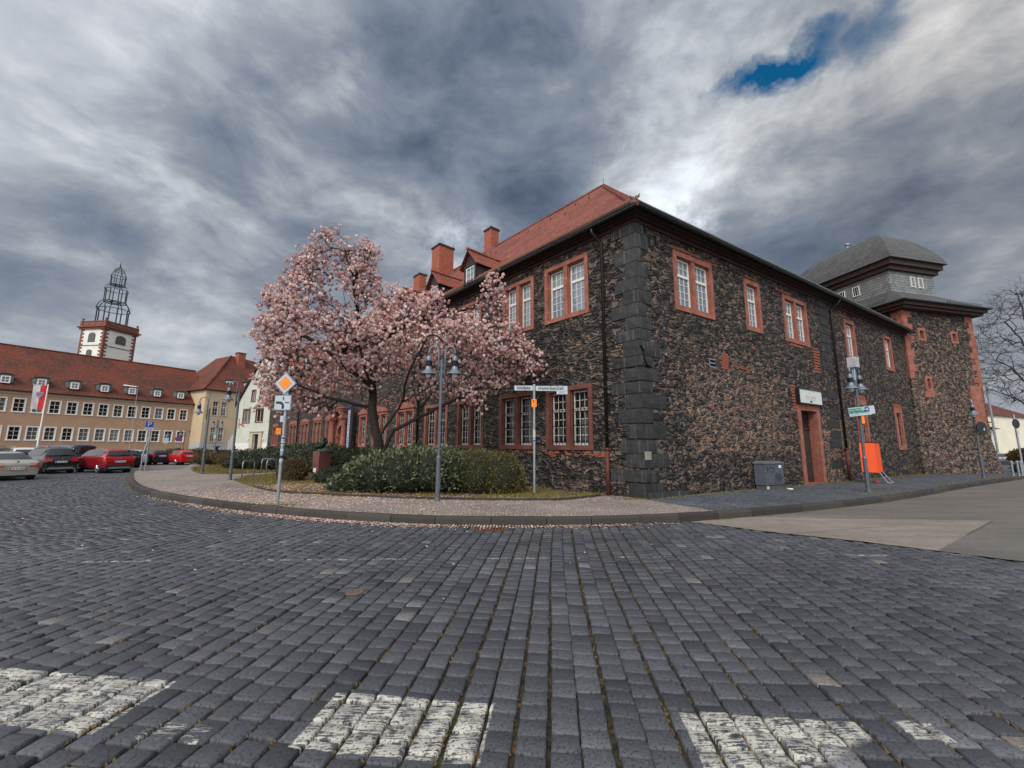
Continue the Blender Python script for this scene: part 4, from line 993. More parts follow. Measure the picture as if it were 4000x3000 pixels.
# round-arched portal
g = G(ML)
for s_ in (22.15, 24.45):
    g.lathe([(.0, .17), (.30, .17), (.30, .35), (.27, .40), (.24, .5), (.20, .56), (.185, 2.0), (.17, 3.0), (.21, 3.06), (.20, 3.12), (.25, 3.25), (.27, 3.32), (0, 3.32)], (s_, .30, 0), 18)
    g.box(s_-.30, s_+.30, .02, .62, 3.32, 3.46); g.box(s_-.26, s_+.26, .02, .56, 3.46, 3.8)
g.box(21.75, 24.85, .02, .60, 3.80, 3.98); g.box(21.65, 24.95, .02, .70, 3.98, 4.08)
for k in range(24):    # arch ring
    a0, a1 = pi*k/24, pi*(k+1)/24
    for (ra, rb, y1) in ((.72, .95, .10), (.95, 1.12, .05)):
        vs = [(23.3-ra*cos(a0), 2.2+ra*sin(a0)), (23.3-rb*cos(a0), 2.2+rb*sin(a0)), (23.3-rb*cos(a1), 2.2+rb*sin(a1)), (23.3-ra*cos(a1), 2.2+ra*sin(a1))]
        g.plate(vs, -.3, y1)
for s_ in (22.35, 24.02): g.box(s_, s_+.23, -.3, .10, .17, 2.2); g.box(s_-.03, s_+.27, -.3, .16, 1.3, 1.38); g.box(s_-.03, s_+.27, -.3, .16, 2.08, 2.2)
g.plate([(21.72, .17), (22.2, .17), (22.2, 2.3), (22.5, 3.1), (23.3, 3.45), (24.1, 3.1), (24.4, 2.3), (24.4, .17), (24.88, .17), (24.88, 4.08), (21.72, 4.08)], -.28, .03)
for k in range(7): g.box(21.8+k*.4+.05, 21.8+k*.4+.3, .60, .66, 3.84, 3.94)
pt_ = g.build('portal', SAND, mainb, label='red sandstone portal with round arch between two columns'); smooth_angle(pt_, 40)
g = G(ML); g.box(22.4, 24.2, -.26, -.22, .15, 3.1); g.build('door', WOODD, pt_)
g = G(ML); g.box(22.75, 23.0, .05, .07, 1.15, 1.95); g.build('notice', BLUEP, pt_)
# banner and door board
bt = thing('banner', 'tall narrow white and blue banner in a dark frame beside the red portal', 'banner', (0, 0, 0))
Mb = MT(Vector((A.x, A.y, 0))) @ ML
g = G(Mb); g.box(20.55, 21.35, .3, .36, .3, 4.05); g.build('frame', SIGNK, bt)
g = G(Mb); g.box(20.98, 21.33, .365, .37, .45, 3.85); g.build('cloth', worn('pale_blue_cloth', (.40, .48, .60), .6), bt)
g = G(); g.text('MUSEUM', .30, 0, 0, 0, flip=False); TM = Mb @ MT(Vector((21.16, .376, 2.3))) @ Matrix.Rotation(RD(-90), 4, 'Y') @ Matrix.Scale(-1, 4, Vector((1, 0, 0)))
g = G(TM)
for k in range(16):
    if k in (7,): continue
    g.box(-1.3+k*.17, -1.3+k*.17+random.uniform(.06, .12), 0, .004, -.05, .06)
for k in range(12): a = 2*pi*k/12; g.box(-1.62+.1*cos(a)-.03, -1.62+.1*cos(a)+.03, 0, .004, .1*sin(a)-.03, .1*sin(a)+.03)
g.build('lettering', BLUEP, bt)
bd = thing('door_sign', 'white board in a black frame above the narrow street doorway', 'sign', (0, 0, 0))
Mb = MT(Vector((A.x, A.y, 0))) @ MRr
g = G(Mb); g.ring(8.93, 10.99, 3.26, 3.90, .045, -.16, -.03); g.build('frame', SIGNK, bd)
g = G(Mb); g.box(8.97, 10.95, -.13, -.05, 3.30, 3.86); g.build('board', worn('white_board', (.58, .62, .60), .5, var=.06), bd)
g = G(Mb); g.box(9.55, 10.4, -.134, -.131, 3.455, 3.463)
for k in range(9):
    if k == 3: continue
    x_ = 9.56+k*.095; g.box(x_, x_+.012, -.134, -.131, 3.50, 3.61); g.box(x_+.035, x_+.045, -.134, -.131, 3.50+.03*(k % 2), 3.61)
g.box(9.82, 9.83, -.134, -.131, 3.67, 3.74); g.box(9.88, 9.9, -.134, -.131, 3.67, 3.74)
g.build('lettering', worn('faint_grey_letters', (.26, .28, .28), .6), bd)
g = G(Mb); g.box(9.86, 10.06, -.136, -.131, 3.355, 3.415); g.build('mark', SIGNK, bd)

# ------------------------------------------------------------------ corner tower
tw = thing('corner_tower', 'square rubble tower with red corner stones and a curved slate roof', 'tower', (23.2, 23.4, 0), AZ(76.5))
W_, DP = 5.85, 8.2; zt = 9.76
sm = [(1.10, 1.72, 7.95, 8.72), (3.80, 4.42, 7.95, 8.72), (1.12, 1.66, 4.9, 5.8)]
g = G(); wall(g, 0, W_, 2.2, zt, [(a+.14, b-.14, c+.12, d_-.12) for a, b, c, d_ in sm], dep=.5, o=-1)
g.add([(-.30, -.22, -.05), (W_+.28, -.22, -.05), (W_, 0, 2.2), (0, 0, 2.2)], [(0, 1, 2, 3)], .5, [(-.3, 0), (W_+.28, 0), (W_, 2.2), (0, 2.2)])
g.add([(-.30, -.22, -.05), (-.3, DP, -.05), (0, DP, 2.2), (0, 0, 2.2)], [(0, 1, 2, 3)], .5, [(0, 0), (DP, 0), (DP, 2.2), (0, 2.2)])
g.add([(W_+.28, -.22, -.05), (W_+.28, DP, -.05), (W_, DP, 2.2), (W_, 0, 2.2)], [(0, 1, 2, 3)], .5, [(0, 0), (DP, 0), (DP, 2.2), (0, 2.2)])
g.add([(0, 0, 2.2), (0, DP, 2.2), (0, DP, zt), (0, 0, zt)], [(0, 1, 2, 3)], .5); g.add([(W_, 0, 2.2), (W_, DP, 2.2), (W_, DP, zt), (W_, 0, zt)], [(0, 1, 2, 3)], .5); g.add([(0, DP, 0), (W_, DP, 0), (W_, DP, zt), (0, DP, zt)], [(0, 1, 2, 3)], .5)
g.build('wall', RUB_T, tw)
for a, b, c, d_ in sm:
    g = G(); g.ring(a, b, c, d_, .15, -.02, .3); wn = g.build('window', SAND, tw); g = G(); g.box(a+.15, b-.15, .22, .24, c+.15, d_-.15); g.build('pane', SIGNK, wn)
def tq(x0, sd, zs, z1, lo, hi):
    g = G(); z_ = zs; k = 0
    while z_ < z1:
        h = random.uniform(.34, .46); w_ = (hi if k % 2 else lo)*random.uniform(.85, 1.15); a, b = (x0, x0+w_*sd) if sd > 0 else (x0+w_*sd, x0)
        g.box(a-(.025 if sd > 0 else 0), b+(.025 if sd < 0 else 0), -.025, .05 if sd < 0 else w_*.8, z_+.004, min(z1, z_+h)-.004) if sd > 0 else g.box(a, b+.025, -.025, w_*.7, z_+.004, min(z1, z_+h)-.004)
        z_ += h; k += 1
    return g
tq(0, 1, 5.6, zt, .35, .62).build('corner_stones', SAND, tw); tq(W_, -1, 5.2, zt, .32, .60).build('corner_stones', SAND, tw)
g = G(); g.box(.95, 1.7, -.015, .02, 4.55, 4.9); g.build('stone_patch', SAND, tw); g = G(); g.box(W_-1.15, W_-.18, -.03, .02, 2.7, 5.35)
g.build('stone_patch', SAND, tw)
g = G(); g.box(-.4, W_+.4, -.4, DP+.4, zt, zt+.16); g.box(-.55, W_+.55, -.55, DP+.5, zt+.16, zt+.40)
g.build('eaves', CORN, tw)
zl0, zl1 = 11.40, 12.80; li = .95; lw = W_-1.05; ld = DP-.9
g = G()
e = .68; Z0 = zt+.40
pts = [(-e, -e, Z0), (W_+e, -e, Z0), (W_+e, DP+.5, Z0), (-e, DP+.5, Z0)]; top = [(li, li, zl0), (lw, li, zl0), (lw, ld, zl0), (li, ld, zl0)]
for k in range(4): g.add([pts[k], pts[(k+1) % 4], top[(k+1) % 4], top[k]], [(0, 1, 2, 3)], .5, [(0, 0), (7, 0), (6, 1.9), (1, 1.9)])
g.add([(p[0], p[1], p[2]-.05) for p in pts], [(0, 1, 2, 3)])
for k in range(4): a, b = pts[k], pts[(k+1) % 4]; g.add([a, b, (b[0], b[1], b[2]-.05), (a[0], a[1], a[2]-.05)], [(0, 1, 2, 3)])
g.build('lower_roof', SLATE, tw)
g = G()
for k in (0, 3): a, b = Vector(pts[k]), Vector(pts[(k+1) % 4]); g.tube([a, b], .055, 8)
g.build('gutter', GUT, tw)
g = G()
def guard(g, a, b, n_, h=.2):
    a = Vector(a); b = Vector(b)
    for k in range(n_+1): p = a.lerp(b, k/n_); g.tube([p, p+Vector((0, 0, h))], .012, 4)
    for hh in (.5, 1): g.tube([a+Vector((0, 0, h*hh)), b+Vector((0, 0, h*hh))], .01, 4)
guard(g, (3.3, -.4, Z0+.15), (W_+.4, -.4, Z0+.15), 12); guard(g, (-.35, .5, Z0+.18), (-.35, 6, Z0+.18), 30); g.build('snow_guard', GUT, tw)
wl = [(li+.95-.3, 0, 0)]
fw1 = [(2.85, 3.25), (3.5, 3.85)]
g = G(); g.add([(li, li, zl0-.3), (lw, li, zl0-.3), (lw, li, zl1), (li, li, zl1)], [(0, 1, 2, 3)], .5); g.add([(li, li, zl0-.3), (li, ld, zl0-.3), (li, ld, zl1), (li, li, zl1)], [(0, 1, 2, 3)], .5)
g.add([(lw, li, zl0-.3), (lw, ld, zl0-.3), (lw, ld, zl1), (lw, li, zl1)], [(0, 1, 2, 3)], .5); g.add([(li, ld, zl0-.3), (lw, ld, zl0-.3), (lw, ld, zl1), (li, ld, zl1)], [(0, 1, 2, 3)], .5)
lan = g.build('slate_storey', SLATEW, tw)
def twin(g, h_, x0, x1, z0, z1, front=True):
    gg = G(); gl = G()
    if front:
        gg.ring(x0, x1, z0, z1, .045, li-.05, li+.02)
        for k in (1, 2): gg.box(x0+(x1-x0)*k/3-.01, x0+(x1-x0)*k/3+.01, li-.035, li, z0, z1)
        gl.box(x0+.03, x1-.03, li-.02, li-.01, z0+.03, z1-.03)
    else:
        gg.ring(x0, x1, z0, z1, .045, -.05, .02)
        for k in (1, 2): gg.box(x0+(x1-x0)*k/3-.01, x0+(x1-x0)*k/3+.01, -.035, 0, z0, z1)
        gl.box(x0+.03, x1-.03, -.02, -.01, z0+.03, z1-.03)
        for q_ in (gg, gl): q_.v = [Vector((li+v.y, v.x, v.z)) for v in q_.v]
    w = gg.build('window', WOODW, tw); gl.build('pane', GLASS, w)
twin(None, None, 2.70, 3.08, 11.82, 12.52); twin(None, None, 3.36, 3.76, 11.82, 12.52)
twin(None, None, 2.75, 3.2, 11.78, 12.44, False); twin(None, None, 3.7, 4.2, 11.78, 12.44, False)
g = G(); g.box(li-.2, lw+.2, li-.2, ld+.2, zl1, zl1+.28); g.box(li-.38, lw+.38, li-.38, ld+.38, zl1+.28, zl1+.62); g.build('cornice', WOODD, lan)
# curved hipped slate dome
g = G(); zc = zl1+.62; zh = 16.2-zc; nn = 18; ov2 = .56
x0, x1, y0, y1 = li-ov2, lw+ov2, li-ov2, ld+ov2; cx = (x0+x1)/2; hwx = (x1-x0)/2
rings = []
for k in range(nn+1):
    a = (pi/2)*k/nn; f_ = 1-k/nn; z_ = zc+zh*sin(a)**.74 if k else zc
    rings.append([(cx-hwx*f_, y0+hwx*(1-f_), z_), (cx+hwx*f_, y0+hwx*(1-f_), z_), (cx+hwx*f_, y1-hwx*(1-f_), z_), (cx-hwx*f_, y1-hwx*(1-f_), z_)])
arc = [0]
for k in range(nn): p, q_ = Vector(rings[k][0]), Vector(rings[k+1][0]); arc.append(arc[-1]+(q_-p).length*.78)
for k in range(nn):
    for s_ in range(4):
        a, b, c_, d_ = rings[k][s_], rings[k][(s_+1) % 4], rings[k+1][(s_+1) % 4], rings[k+1][s_]
        ix = 0 if s_ % 2 == 0 else 1
        g.add([a, b, c_, d_], [(0, 1, 2, 3)], .5, [(a[ix], arc[k]), (b[ix], arc[k]), (c_[ix], arc[k+1]), (d_[ix], arc[k+1])])
g.add(rings[0], [(3, 2, 1, 0)])
dome = g.build('curved_roof', SLATE, tw); smooth_angle(dome, 25)
g = G(); ya, yb = rings[-1][0][1], rings[-1][3][1]; g.tube([(cx, ya, 16.2), (cx, yb, 16.2)], .07, 8); g.build('ridge_roll', ZINC, dome)
g = G(); g.lathe([(0, 0), (.12, 0), (.05, .25), (.05, .30), (.15, .36), (.17, .43), (.10, .5), (0, .52)], (cx, (ya+yb)/2+.4, 16.15), 14); g.build('finial', ZINC, dome, smooth=True)
g = G()
for k in range(3): g.tube([(cx, ya+.25+.6*k, 16.2), (cx+.02, ya+.25+.6*k, 16.45)], .012, 4)
g.build('roof_hooks', IRON, dome)
# ------------------------------------------------------------------ tan office building
tb = thing('tan_building', 'long tan building with two rows of white windows across the square', 'building', (-47.35, 61.72, 0), AZ(29.6))
def simple_window(root, x0, x1, z0, z1, o=-1, nc=2, nr=3, tr=None, border=.10, fm=None, y=0., M=None, bm=None):
    g = G(M); yy = lambda a: y+a*o
    def ob(a, b, c, d_, e, f): g.box(a, b, min(yy(c), yy(d_)), max(yy(c), yy(d_)), e, f)
    ob(x0, x0+border, -.2, .05, z0, z1); ob(x1-border, x1, -.2, .05, z0, z1); ob(x0+border, x1-border, -.2, .05, z1-border, z1); ob(x0-.03, x1+.03, -.2, .09, z0, z0+border)
    w = g.build('window', bm or WHITE, root)
    g = G(M); a, b, c, d_ = x0+border, x1-border, z0+border, z1-border; t_ = .045
    ob(a, a+t_, -.16, -.10, c, d_); ob(b-t_, b, -.16, -.10, c, d_); ob(a+t_, b-t_, -.16, -.10, c, c+t_); ob(a+t_, b-t_, -.16, -.10, d_-t_, d_)
    for k in range(1, nc): xx = a+(b-a)*k/nc; ob(xx-.022, xx+.022, -.15, -.10, c, d_)
    for k in range(1, nr): zz = c+(d_-c)*k/nr; ob(a, b, -.15, -.11, zz-.02, zz+.02)
    if tr: zz = c+(d_-c)*tr; ob(a, b, -.16, -.08, zz-.06, zz+.06)
    g.build('sash', fm or WOODW, w)
    g = G(M); ob(a, b, -.14, -.13, c, d_); g.build('pane', GLASSC, w); return w
pit = 1.435
ups = [-17.72+1.423*k for k in range(-6, 12)]
los = [-17.75+1.409*k for k in range(-6, 12)]
los = [-17.72+1.388*k+(.0 if k < 0 else 0) for k in range(-6, 8)]+[-8.0, -6.6, -5.2, -3.8, -2.5, -1.5][1:]
los = [-17.7, -16.32, -14.95, -13.5, -12.06, -10.6, -9.2, -7.75, -6.33, -4.9, -3.42, -1.98]; los += [-17.7-1.42*k for k in range(1, 8)]
ups = [-17.7, -16.25, -14.9, -13.45, -12.02, -10.6, -9.18, -7.75, -6.3, -4.85, -3.4, -1.92]; ups += [-17.7-1.42*k for k in range(1, 8)]
hs = [(c-.5, c+.5, 5.02, 6.62) for c in ups]+[(c-.5, c+.5, 1.85, 3.46) for c in los]
g = G(); wall(g, -30, 0., -.05, 7.4, hs, dep=.2, o=-1); g.add([(-30, 10, 0), (0, 10, 0), (0, 10, 7.4), (-30, 10, 7.4)], [(0, 1, 2, 3)]); g.add([(-30, 0, 0), (-30, 10, 0), (-30, 10, 7.4), (-30, 0, 7.4)], [(0, 1, 2, 3)])
g.build('wall', P_TAN, tb)
for c in ups: simple_window(tb, c-.515, c+.515, 5.0, 6.64)
for c in los: simple_window(tb, c-.515, c+.515, 1.83, 3.48)
g = G(); g.box(-30, 0, -.10, .0, 7.12, 7.34); g.build('cornice', TRIMY, tb)
g = G(); g.box(-30, .2, -.42, -.30, 7.34, 7.46); g.build('gutter', GUT, tb)
rz_ = 13.28
g = G(); grid = [(-30.3, -.38, 7.42), (.6, -.38, 7.42), (1.0, 5, rz_), (-30.3, 5, rz_)]
def gridface(g, pts, nu, nv, amp, sag=0.):
    vs = [Vector(p) for p in pts]; V = []; U = []
    nrm = (vs[1]-vs[0]).cross(vs[2]-vs[0]).normalized(); nrm = nrm if nrm.z > 0 else -nrm
    al = (vs[1]-vs[0]).normalized(); upv = nrm.cross(al).normalized(); upv = upv if upv.z > 0 else -upv
    for j in range(nv+1):
        for i in range(nu+1):
            p = vs[0].lerp(vs[1], i/nu).lerp(vs[3].lerp(vs[2], i/nu), j/nv); U.append(((p-vs[0]).dot(al), (p-vs[0]).dot(upv)))
            q = 1-j/nv
            p = p+Vector((0, 0, sag*q*(1-q)*-1.2))
            if 0 < j < nv: p = p+nrm*noise.noise((p.x*.3, p.y*.3, p.z*.4))*amp
            V.append(p)
    g.add(V, [(j*(nu+1)+i, j*(nu+1)+i+1, (j+1)*(nu+1)+i+1, (j+1)*(nu+1)+i) for j in range(nv) for i in range(nu)], .5, U)
gridface(g, grid, 50, 12, .10, 1.0)
g.add([(-30.3, 10.4, 7.42), (.6, 10.4, 7.42), (.6, 5, rz_), (-30.3, 5, rz_)], [(0, 1, 2, 3)])
g.add([(-30.25, -.3, 7.4), (-30.25, 10.3, 7.4), (-30.25, 5, rz_)], [(0, 1, 2)])
rf = smooth_angle(g.build('roof', TILE2, tb), 30)
g = G(); ridge_tiles(g, (-30, 5, rz_+.02), (1., 5, rz_+.02), .1); g.build('ridge_tiles', TILE2, rf)
DGREY = worn('grey_dormer_cladding', (.13, .15, .15), .6)
def small_dormer(root, c, z0, z1, y0, zr_=None, hw=.37):
    g = G(); zt_ = z1+.10
    n_ = 8; top = [(c-hw-.22+(2*hw+.44)*k/n_, zt_+.14*sin(pi*k/n_)) for k in range(n_+1)]
    g.plate([(c+hw+.22, z0+.1), (c-hw-.22, z0+.1)]+top, y0+.05, y0+1.6); dm = g.build('dormer', DGREY, root)
    g = G(); top2 = [(c-hw-.32+(2*hw+.64)*k/n_, zt_+.04+.16*sin(pi*k/n_)) for k in range(n_+1)]
    g.plate([(x, z) for x, z in top2]+[(x, z+.05) for x, z in top2[::-1]], y0-.12, y0+1.7); g.build('dormer_roof', DGREY, dm)
    g = G(); g.ring(c-hw, c+hw, z0, z1, .12, y0-.05, y0+.05); g.box(c-.025, c+.025, y0-.03, y0, z0, z1); g.box(c-hw, c+hw, y0-.03, y0, (z0+z1)/2-.025, (z0+z1)/2+.025); g.build('sash', WHITE, dm)
    g = G(); g.box(c-hw+.1, c+hw-.1, y0, y0+.03, z0+.1, z1-.1); g.build('pane', GLASSL, dm)
for k in range(-3, 7): small_dormer(tb, -19.0+2.76*k, 8.22, 9.04, .25)
g = G(); g.tube([(-.55, -.12, 7.3), (-.55, -.12, 0)], .06, 8); g.build('downpipe', ZINC, tb)
# ------------------------------------------------------------------ beige wing
T0 = Vector((-47.35, 61.72)); dt = D(29.6); dp = D(-60.4)
ow = T0-dp*3.17
wg = thing('beige_building', 'taller beige corner building with hipped red roof at the end of the tan one', 'building', (ow.x, ow.y, 0), AZ(29.6))
ww = [(.28, 1.16, 5.76, 8.0), (1.42, 2.32, 5.76, 8.0), (.34, 1.16, 1.85, 4.15), (1.38, 2.27, 1.85, 4.15), (3.6, 4.5, 5.76, 8.0), (4.8, 5.7, 5.76, 8.0), (3.6, 4.5, 1.85, 4.15), (4.8, 5.7, 1.85, 4.15)]
off_ = -.75   # measured from the outer corner
g = G(); wall(g, off_, 12, -.05, 9.55, [(a+.02, b-.02, c+.02, d_-.02) for a, b, c, d_ in ww], dep=.2, o=-1)
g.add([(off_, 0, 0), (off_, 14, 0), (off_, 14, 9.55), (off_, 0, 9.55)], [(0, 1, 2, 3)], .5); g.add([(12, 0, 0), (12, 14, 0), (12, 14, 9.55), (12, 0, 9.55)], [(0, 1, 2, 3)], .5)
g.build('wall', P_BEIGE, wg)
for a, b, c, d_ in ww: simple_window(wg, a, b, c, d_, nr=4, tr=.62, bm=TRIMY)
g = G(); g.box(off_-.4, 12.4, -.4, 14, 9.5, 9.62); g.build('eaves', GUT, wg)
g = G(); ap1 = (4.5, 5.2, 16.2); ap2 = (5.2, 9, 16.6); zz = 9.6; e = .45
c0 = (off_-e, -e, zz); c1 = (12.4, -e, zz); c2 = (12.4, 14.4, zz); c3 = (off_-e, 14.4, zz)
gridface(g, [c0, c1, (9., 6.5, 16.2), ap1], 20, 10, .07, .9)
gridface(g, [c0, c3, (4.5, 10, 16.2), ap1], 20, 10, .07, .9)
g.add([c1, c2, (9, 10, 16.2), (9, 6.5, 16.2)], [(0, 1, 2, 3)]); g.add([ap1, (9, 6.5, 16.2), (9, 10, 16.2), (4.5, 10, 16.2)], [(0, 1, 2, 3)])
rf = smooth_angle(g.build('roof', TILE2, wg), 30)
g = G(); ridge_tiles(g, (c0[0], c0[1], zz+.0), (ap1[0], ap1[1], ap1[2]), .1); g.build('ridge_tiles', TILE2, rf)
g = G(); g.box(5.2, 6.3, 4.2, 5.3, 14., 16.75); ch = g.build('chimney', BRICK, rf); g = G(); g.box(5.1, 6.4, 4.1, 5.4, 16.75, 16.85); g.build('cap', CORN, ch)
small_dormer(wg, 2.75, 10.35, 11.3, 1.0, hw=.5); small_dormer(wg, 5.4, 10.35, 11.3, 1.0, hw=.5)
g = G(); g.tube([(.0+off_+.4, -.12, 9.4), (off_+.4, -.12, 0)], .06, 8); g.build('downpipe', ZINC, wg)
# ------------------------------------------------------------------ grey gabled house
gh = thing('gabled_house', 'pale grey-green house with steep gable and a small painted figure on its wall', 'house', (-28.18, 47.2, 0), AZ(-61))
hw_ = [(2.82, 3.74, 6.65, 8.12), (1.22, 2.08, 6.68, 8.06), (-.42, .42, 6.68, 8.06), (3.58, 5.17, 4.1, 5.86), (.9, 2.47, 4.14, 5.82), (-1.9, -.4, 4.14, 5.82), (-2.2, -1.4, 6.68, 8.06)]
g = G(); wall(g, -5.6, 6.4, -.05, 6.4, [(a+.02, b-.02, c+.02, min(d_-.02, 6.4)) for a, b, c, d_ in hw_ if c < 6]+[(1.25, 2.4, .1, 2.75)], dep=.22, o=1)
# gable with its own openings, cut in strips
zs_ = [6.4, 6.67, 8.1, 9.5, 11, 12.3, 13.75]
def lim(z_): k = max(0, (z_-6.9)/(13.75-6.9)); return (-5.6+6.0*k, 6.4-6.0*k)
ops = [(a+.02, b-.02) for a, b, c, d_ in hw_ if c > 6]
for i in range(len(zs_)-1):
    za_, zb_ = zs_[i], zs_[i+1]; (l0, r0), (l1, r1) = lim(za_), lim(zb_)
    if i == 1:
        xs = sorted([l1]+[v for o_ in ops for v in o_]+[r1])
        g.add([(l0, 0, za_), (l1, 0, za_), (l1, 0, zb_)], [(0, 1, 2)], .5); g.add([(r1, 0, za_), (r0, 0, za_), (r1, 0, zb_)], [(0, 1, 2)], .5)
        for a, b in zip(xs[:-1], xs[1:]):
            if any(o_[0] <= a and b <= o_[1] for o_ in ops): continue
            g.add([(a, 0, za_), (b, 0, za_), (b, 0, zb_), (a, 0, zb_)], [(0, 1, 2, 3)], .5)
    else: g.add([(l0, 0, za_), (r0, 0, za_), (r1, 0, zb_), (l1, 0, zb_)], [(0, 1, 2, 3)], .5)
g.add([(6.4, 0, 0), (6.4, -12, 0), (6.4, -12, 6.9), (6.4, 0, 6.9)], [(0, 1, 2, 3)], .5)
g.build('wall', P_GREY, gh)
for a, b, c, d_ in hw_: simple_window(gh, a, b, c, d_, o=1, nc=2, nr=1, border=.09, bm=RUST, tr=None)
g = G()
for sd, x_ in ((-1, -5.6), (1, 6.4)):
    a = Vector((x_+sd*.25, 0, 6.62)); b = Vector((.4, 0, 13.95))
    g.add([a+Vector((0, .22, 0)), b+Vector((0, .22, 0)), b+Vector((0, -12, 0)), a+Vector((0, -12, 0))], [(0, 1, 2, 3)])
    g.add([a+Vector((0, .22, 0)), b+Vector((0, .22, 0)), b+Vector((0, .22, -.22)), a+Vector((0, .22, -.22))], [(0, 1, 2, 3)]); g.add([a+Vector((0, .22, -.22)), b+Vector((0, .22, -.22)), b+Vector((0, -12, -.22)), a+Vector((0, -12, -.22))], [(0, 1, 2, 3)])
rf = g.build('roof', CORN, gh)
g = G(); g.box(.66, 1.24, .0, .16, 0, 3.02); g.box(2.42, 3.08, 0, .16, 0, 3.02); g.box(1.24, 2.42, 0, .16, 2.77, 3.02); g.box(.55, 3.2, 0, .26, 3.02, 3.12)
sr = g.build('door_surround', TRIMY, gh); g = G(); g.box(1.25, 2.4, -.2, -.15, .1, 2.76); g.build('door', GLASS, sr); g = G(); g.box(1.35, 1.8, -.14, -.13, 1.9, 2.5); g.build('notice', BLUEP, sr)
g = G()     # small painted figure on the wall (legs, body, head, trailing cloth)
g.plate([(5.72, 3.95), (6.0, 3.95), (5.95, 4.45), (5.8, 4.5)], .0, .02); g.plate([(5.6, 3.45), (5.66, 3.45), (5.86, 4.0), (5.74, 4.0)], .0, .021); g.plate([(6.02, 3.5), (6.1, 3.5), (6.0, 4.0), (5.9, 4.0)], .0, .022)
g.plate([(5.75, 3.95), (5.75, 4.1), (5.2, 4.05), (4.7, 3.85), (4.55, 3.7), (4.7, 3.62), (5.3, 3.82)], 0, .018)
fg = g.build('wall_painting', worn('faded_red_paint', (.38, .14, .10), .8), gh); g = G(); g.lathe([(0, 0), (.07, .0), (.07, .12), (0, .14)], (5.87, .01, 4.52), 8); g.build('painted_head', PIPE, fg)
for x_ in (.35, 3.45): g = G(); g.lathe([(0, -.08), (.08, -.05), (.09, .03), (.05, .09), (0, .1)], (x_, .12, 2.15), 10); g.build('wall_lamp', WHITE, gh)
an = G(); an.tube([(1.6, -3, 12.5), (1.6, -3, 15.6)], .03, 5)
for k in range(5): an.tube([(1.0+k*.02, -3, 15.4-k*.25), (2.2-k*.02, -3, 15.4-k*.25)], .015, 4)
an.build('aerial', ZINC, rf)
# ------------------------------------------------------------------ church tower
ct = thing('church_tower', 'white church tower with an open green steel spire frame behind the tan roof', 'tower', (-97.89, 95., 0), AZ(8))
wdt = 7.2; y1 = 6.6; zc0 = 28.9
CS = worn('brown_red_corner_stone', (.20, .075, .055), .8)
g = G(); wall(g, 0, wdt, 0, zc0, [], o=-1); g.add([(0, 0, 0), (0, y1, 0), (0, y1, zc0), (0, 0, zc0)], [(0, 1, 2, 3)], .5, [(0, 0), (y1, 0), (y1, zc0), (0, zc0)])
g.add([(wdt, 0, 0), (wdt, y1, 0), (wdt, y1, zc0), (wdt, 0, zc0)], [(0, 1, 2, 3)], .5); g.add([(0, y1, 0), (wdt, y1, 0), (wdt, y1, zc0), (0, y1, zc0)], [(0, 1, 2, 3)], .5)
g.build('wall', P_WHITE, ct)
g = G(); z_ = 14.; k = 0
while z_ < zc0-.3:
    l = .95 if k % 2 else .45
    g.box(-.06, l, -.06, .02, z_, z_+.42); g.box(-.06, .02, .02, l, z_, z_+.42); g.box(wdt-l, wdt+.06, -.06, .02, z_, z_+.42); g.box(-.06, .02, y1-l, y1+.06, z_, z_+.42)
    z_ += .44; k += 1
g.box(-.09, wdt+.09, -.09, 0, 24.8, 24.98); g.box(-.09, 0, 0, y1+.09, 24.8, 24.98)
g.build('corner_stones', CS, ct)
g = G(); g.box(-.35, wdt+.35, -.35, y1+.35, zc0, zc0+.45); g.box(-.7, wdt+.7, -.7, y1+.7, zc0+.45, zc0+.75)
g.box(-.12, wdt+.12, -.12, .12, zc0+.75, zc0+2.0); g.box(-.12, .12, .12, y1+.12, zc0+.75, zc0+2.0); g.box(wdt-.12, wdt+.12, .12, y1+.12, zc0+.75, zc0+2.0); g.box(.12, wdt-.12, y1-.12, y1+.12, zc0+.75, zc0+2.0)
g.box(-.22, wdt+.22, -.22, .2, zc0+1.9, zc0+2.1); g.box(-.22, .2, .2, y1+.2, zc0+1.9, zc0+2.1)
for k in range(4): g.box(.6+k*1.85, 1.9+k*1.85, -.2, -.1, zc0+1.0, zc0+1.7)
for k in range(3): g.box(-.2, -.1, .7+k*1.95, 2.1+k*1.95, zc0+1.0, zc0+1.7)
g.build('balustrade', CS, ct)
g = G()
for p in ((0, 0), (wdt, 0), (0, y1), (wdt, y1)): g.box(p[0]-.3, p[0]+.3, p[1]-.3, p[1]+.3, zc0+.75, zc0+2.15); g.lathe([(.2, 0), (.1, .2), (.25, .4), (.22, .6), (0, .75)], (p[0], p[1], zc0+2.15), 10)
g.build('corner_post', CS, ct)
def arched(x0, x1, z0, z1, side=False):
    r_ = (x1-x0)/2; cx_ = (x0+x1)/2; zs2 = z1-r_*.8
    prof = [(x0, z0), (x1, z0), (x1, zs2)]+[(cx_+r_*cos(pi*k/10), zs2+r_*.8*sin(pi*k/10)) for k in range(1, 10)]+[(x0, zs2)]
    out = [(cx_+(x-cx_)*1.18, z0+(z-z0)*1.06-.05) for x, z in prof]
    g = G(); g.plate(out, -.08, .01); h = G(); h.plate(prof, -.12, -.06)
    if side:
        for q_ in (g, h): q_.v = [Vector((v.y, v.x, v.z)) for v in q_.v]
    w = g.build('window', CS, ct); h.build('louvres', worn('grey_louvres', (.08, .09, .10), .6), w)
arched(2.8, 4.75, 25.9, 28.0); arched(2.5, 4.15, 25.8, 28.0, True); arched(2.75, 4.05, 22.4, 23.85, True)
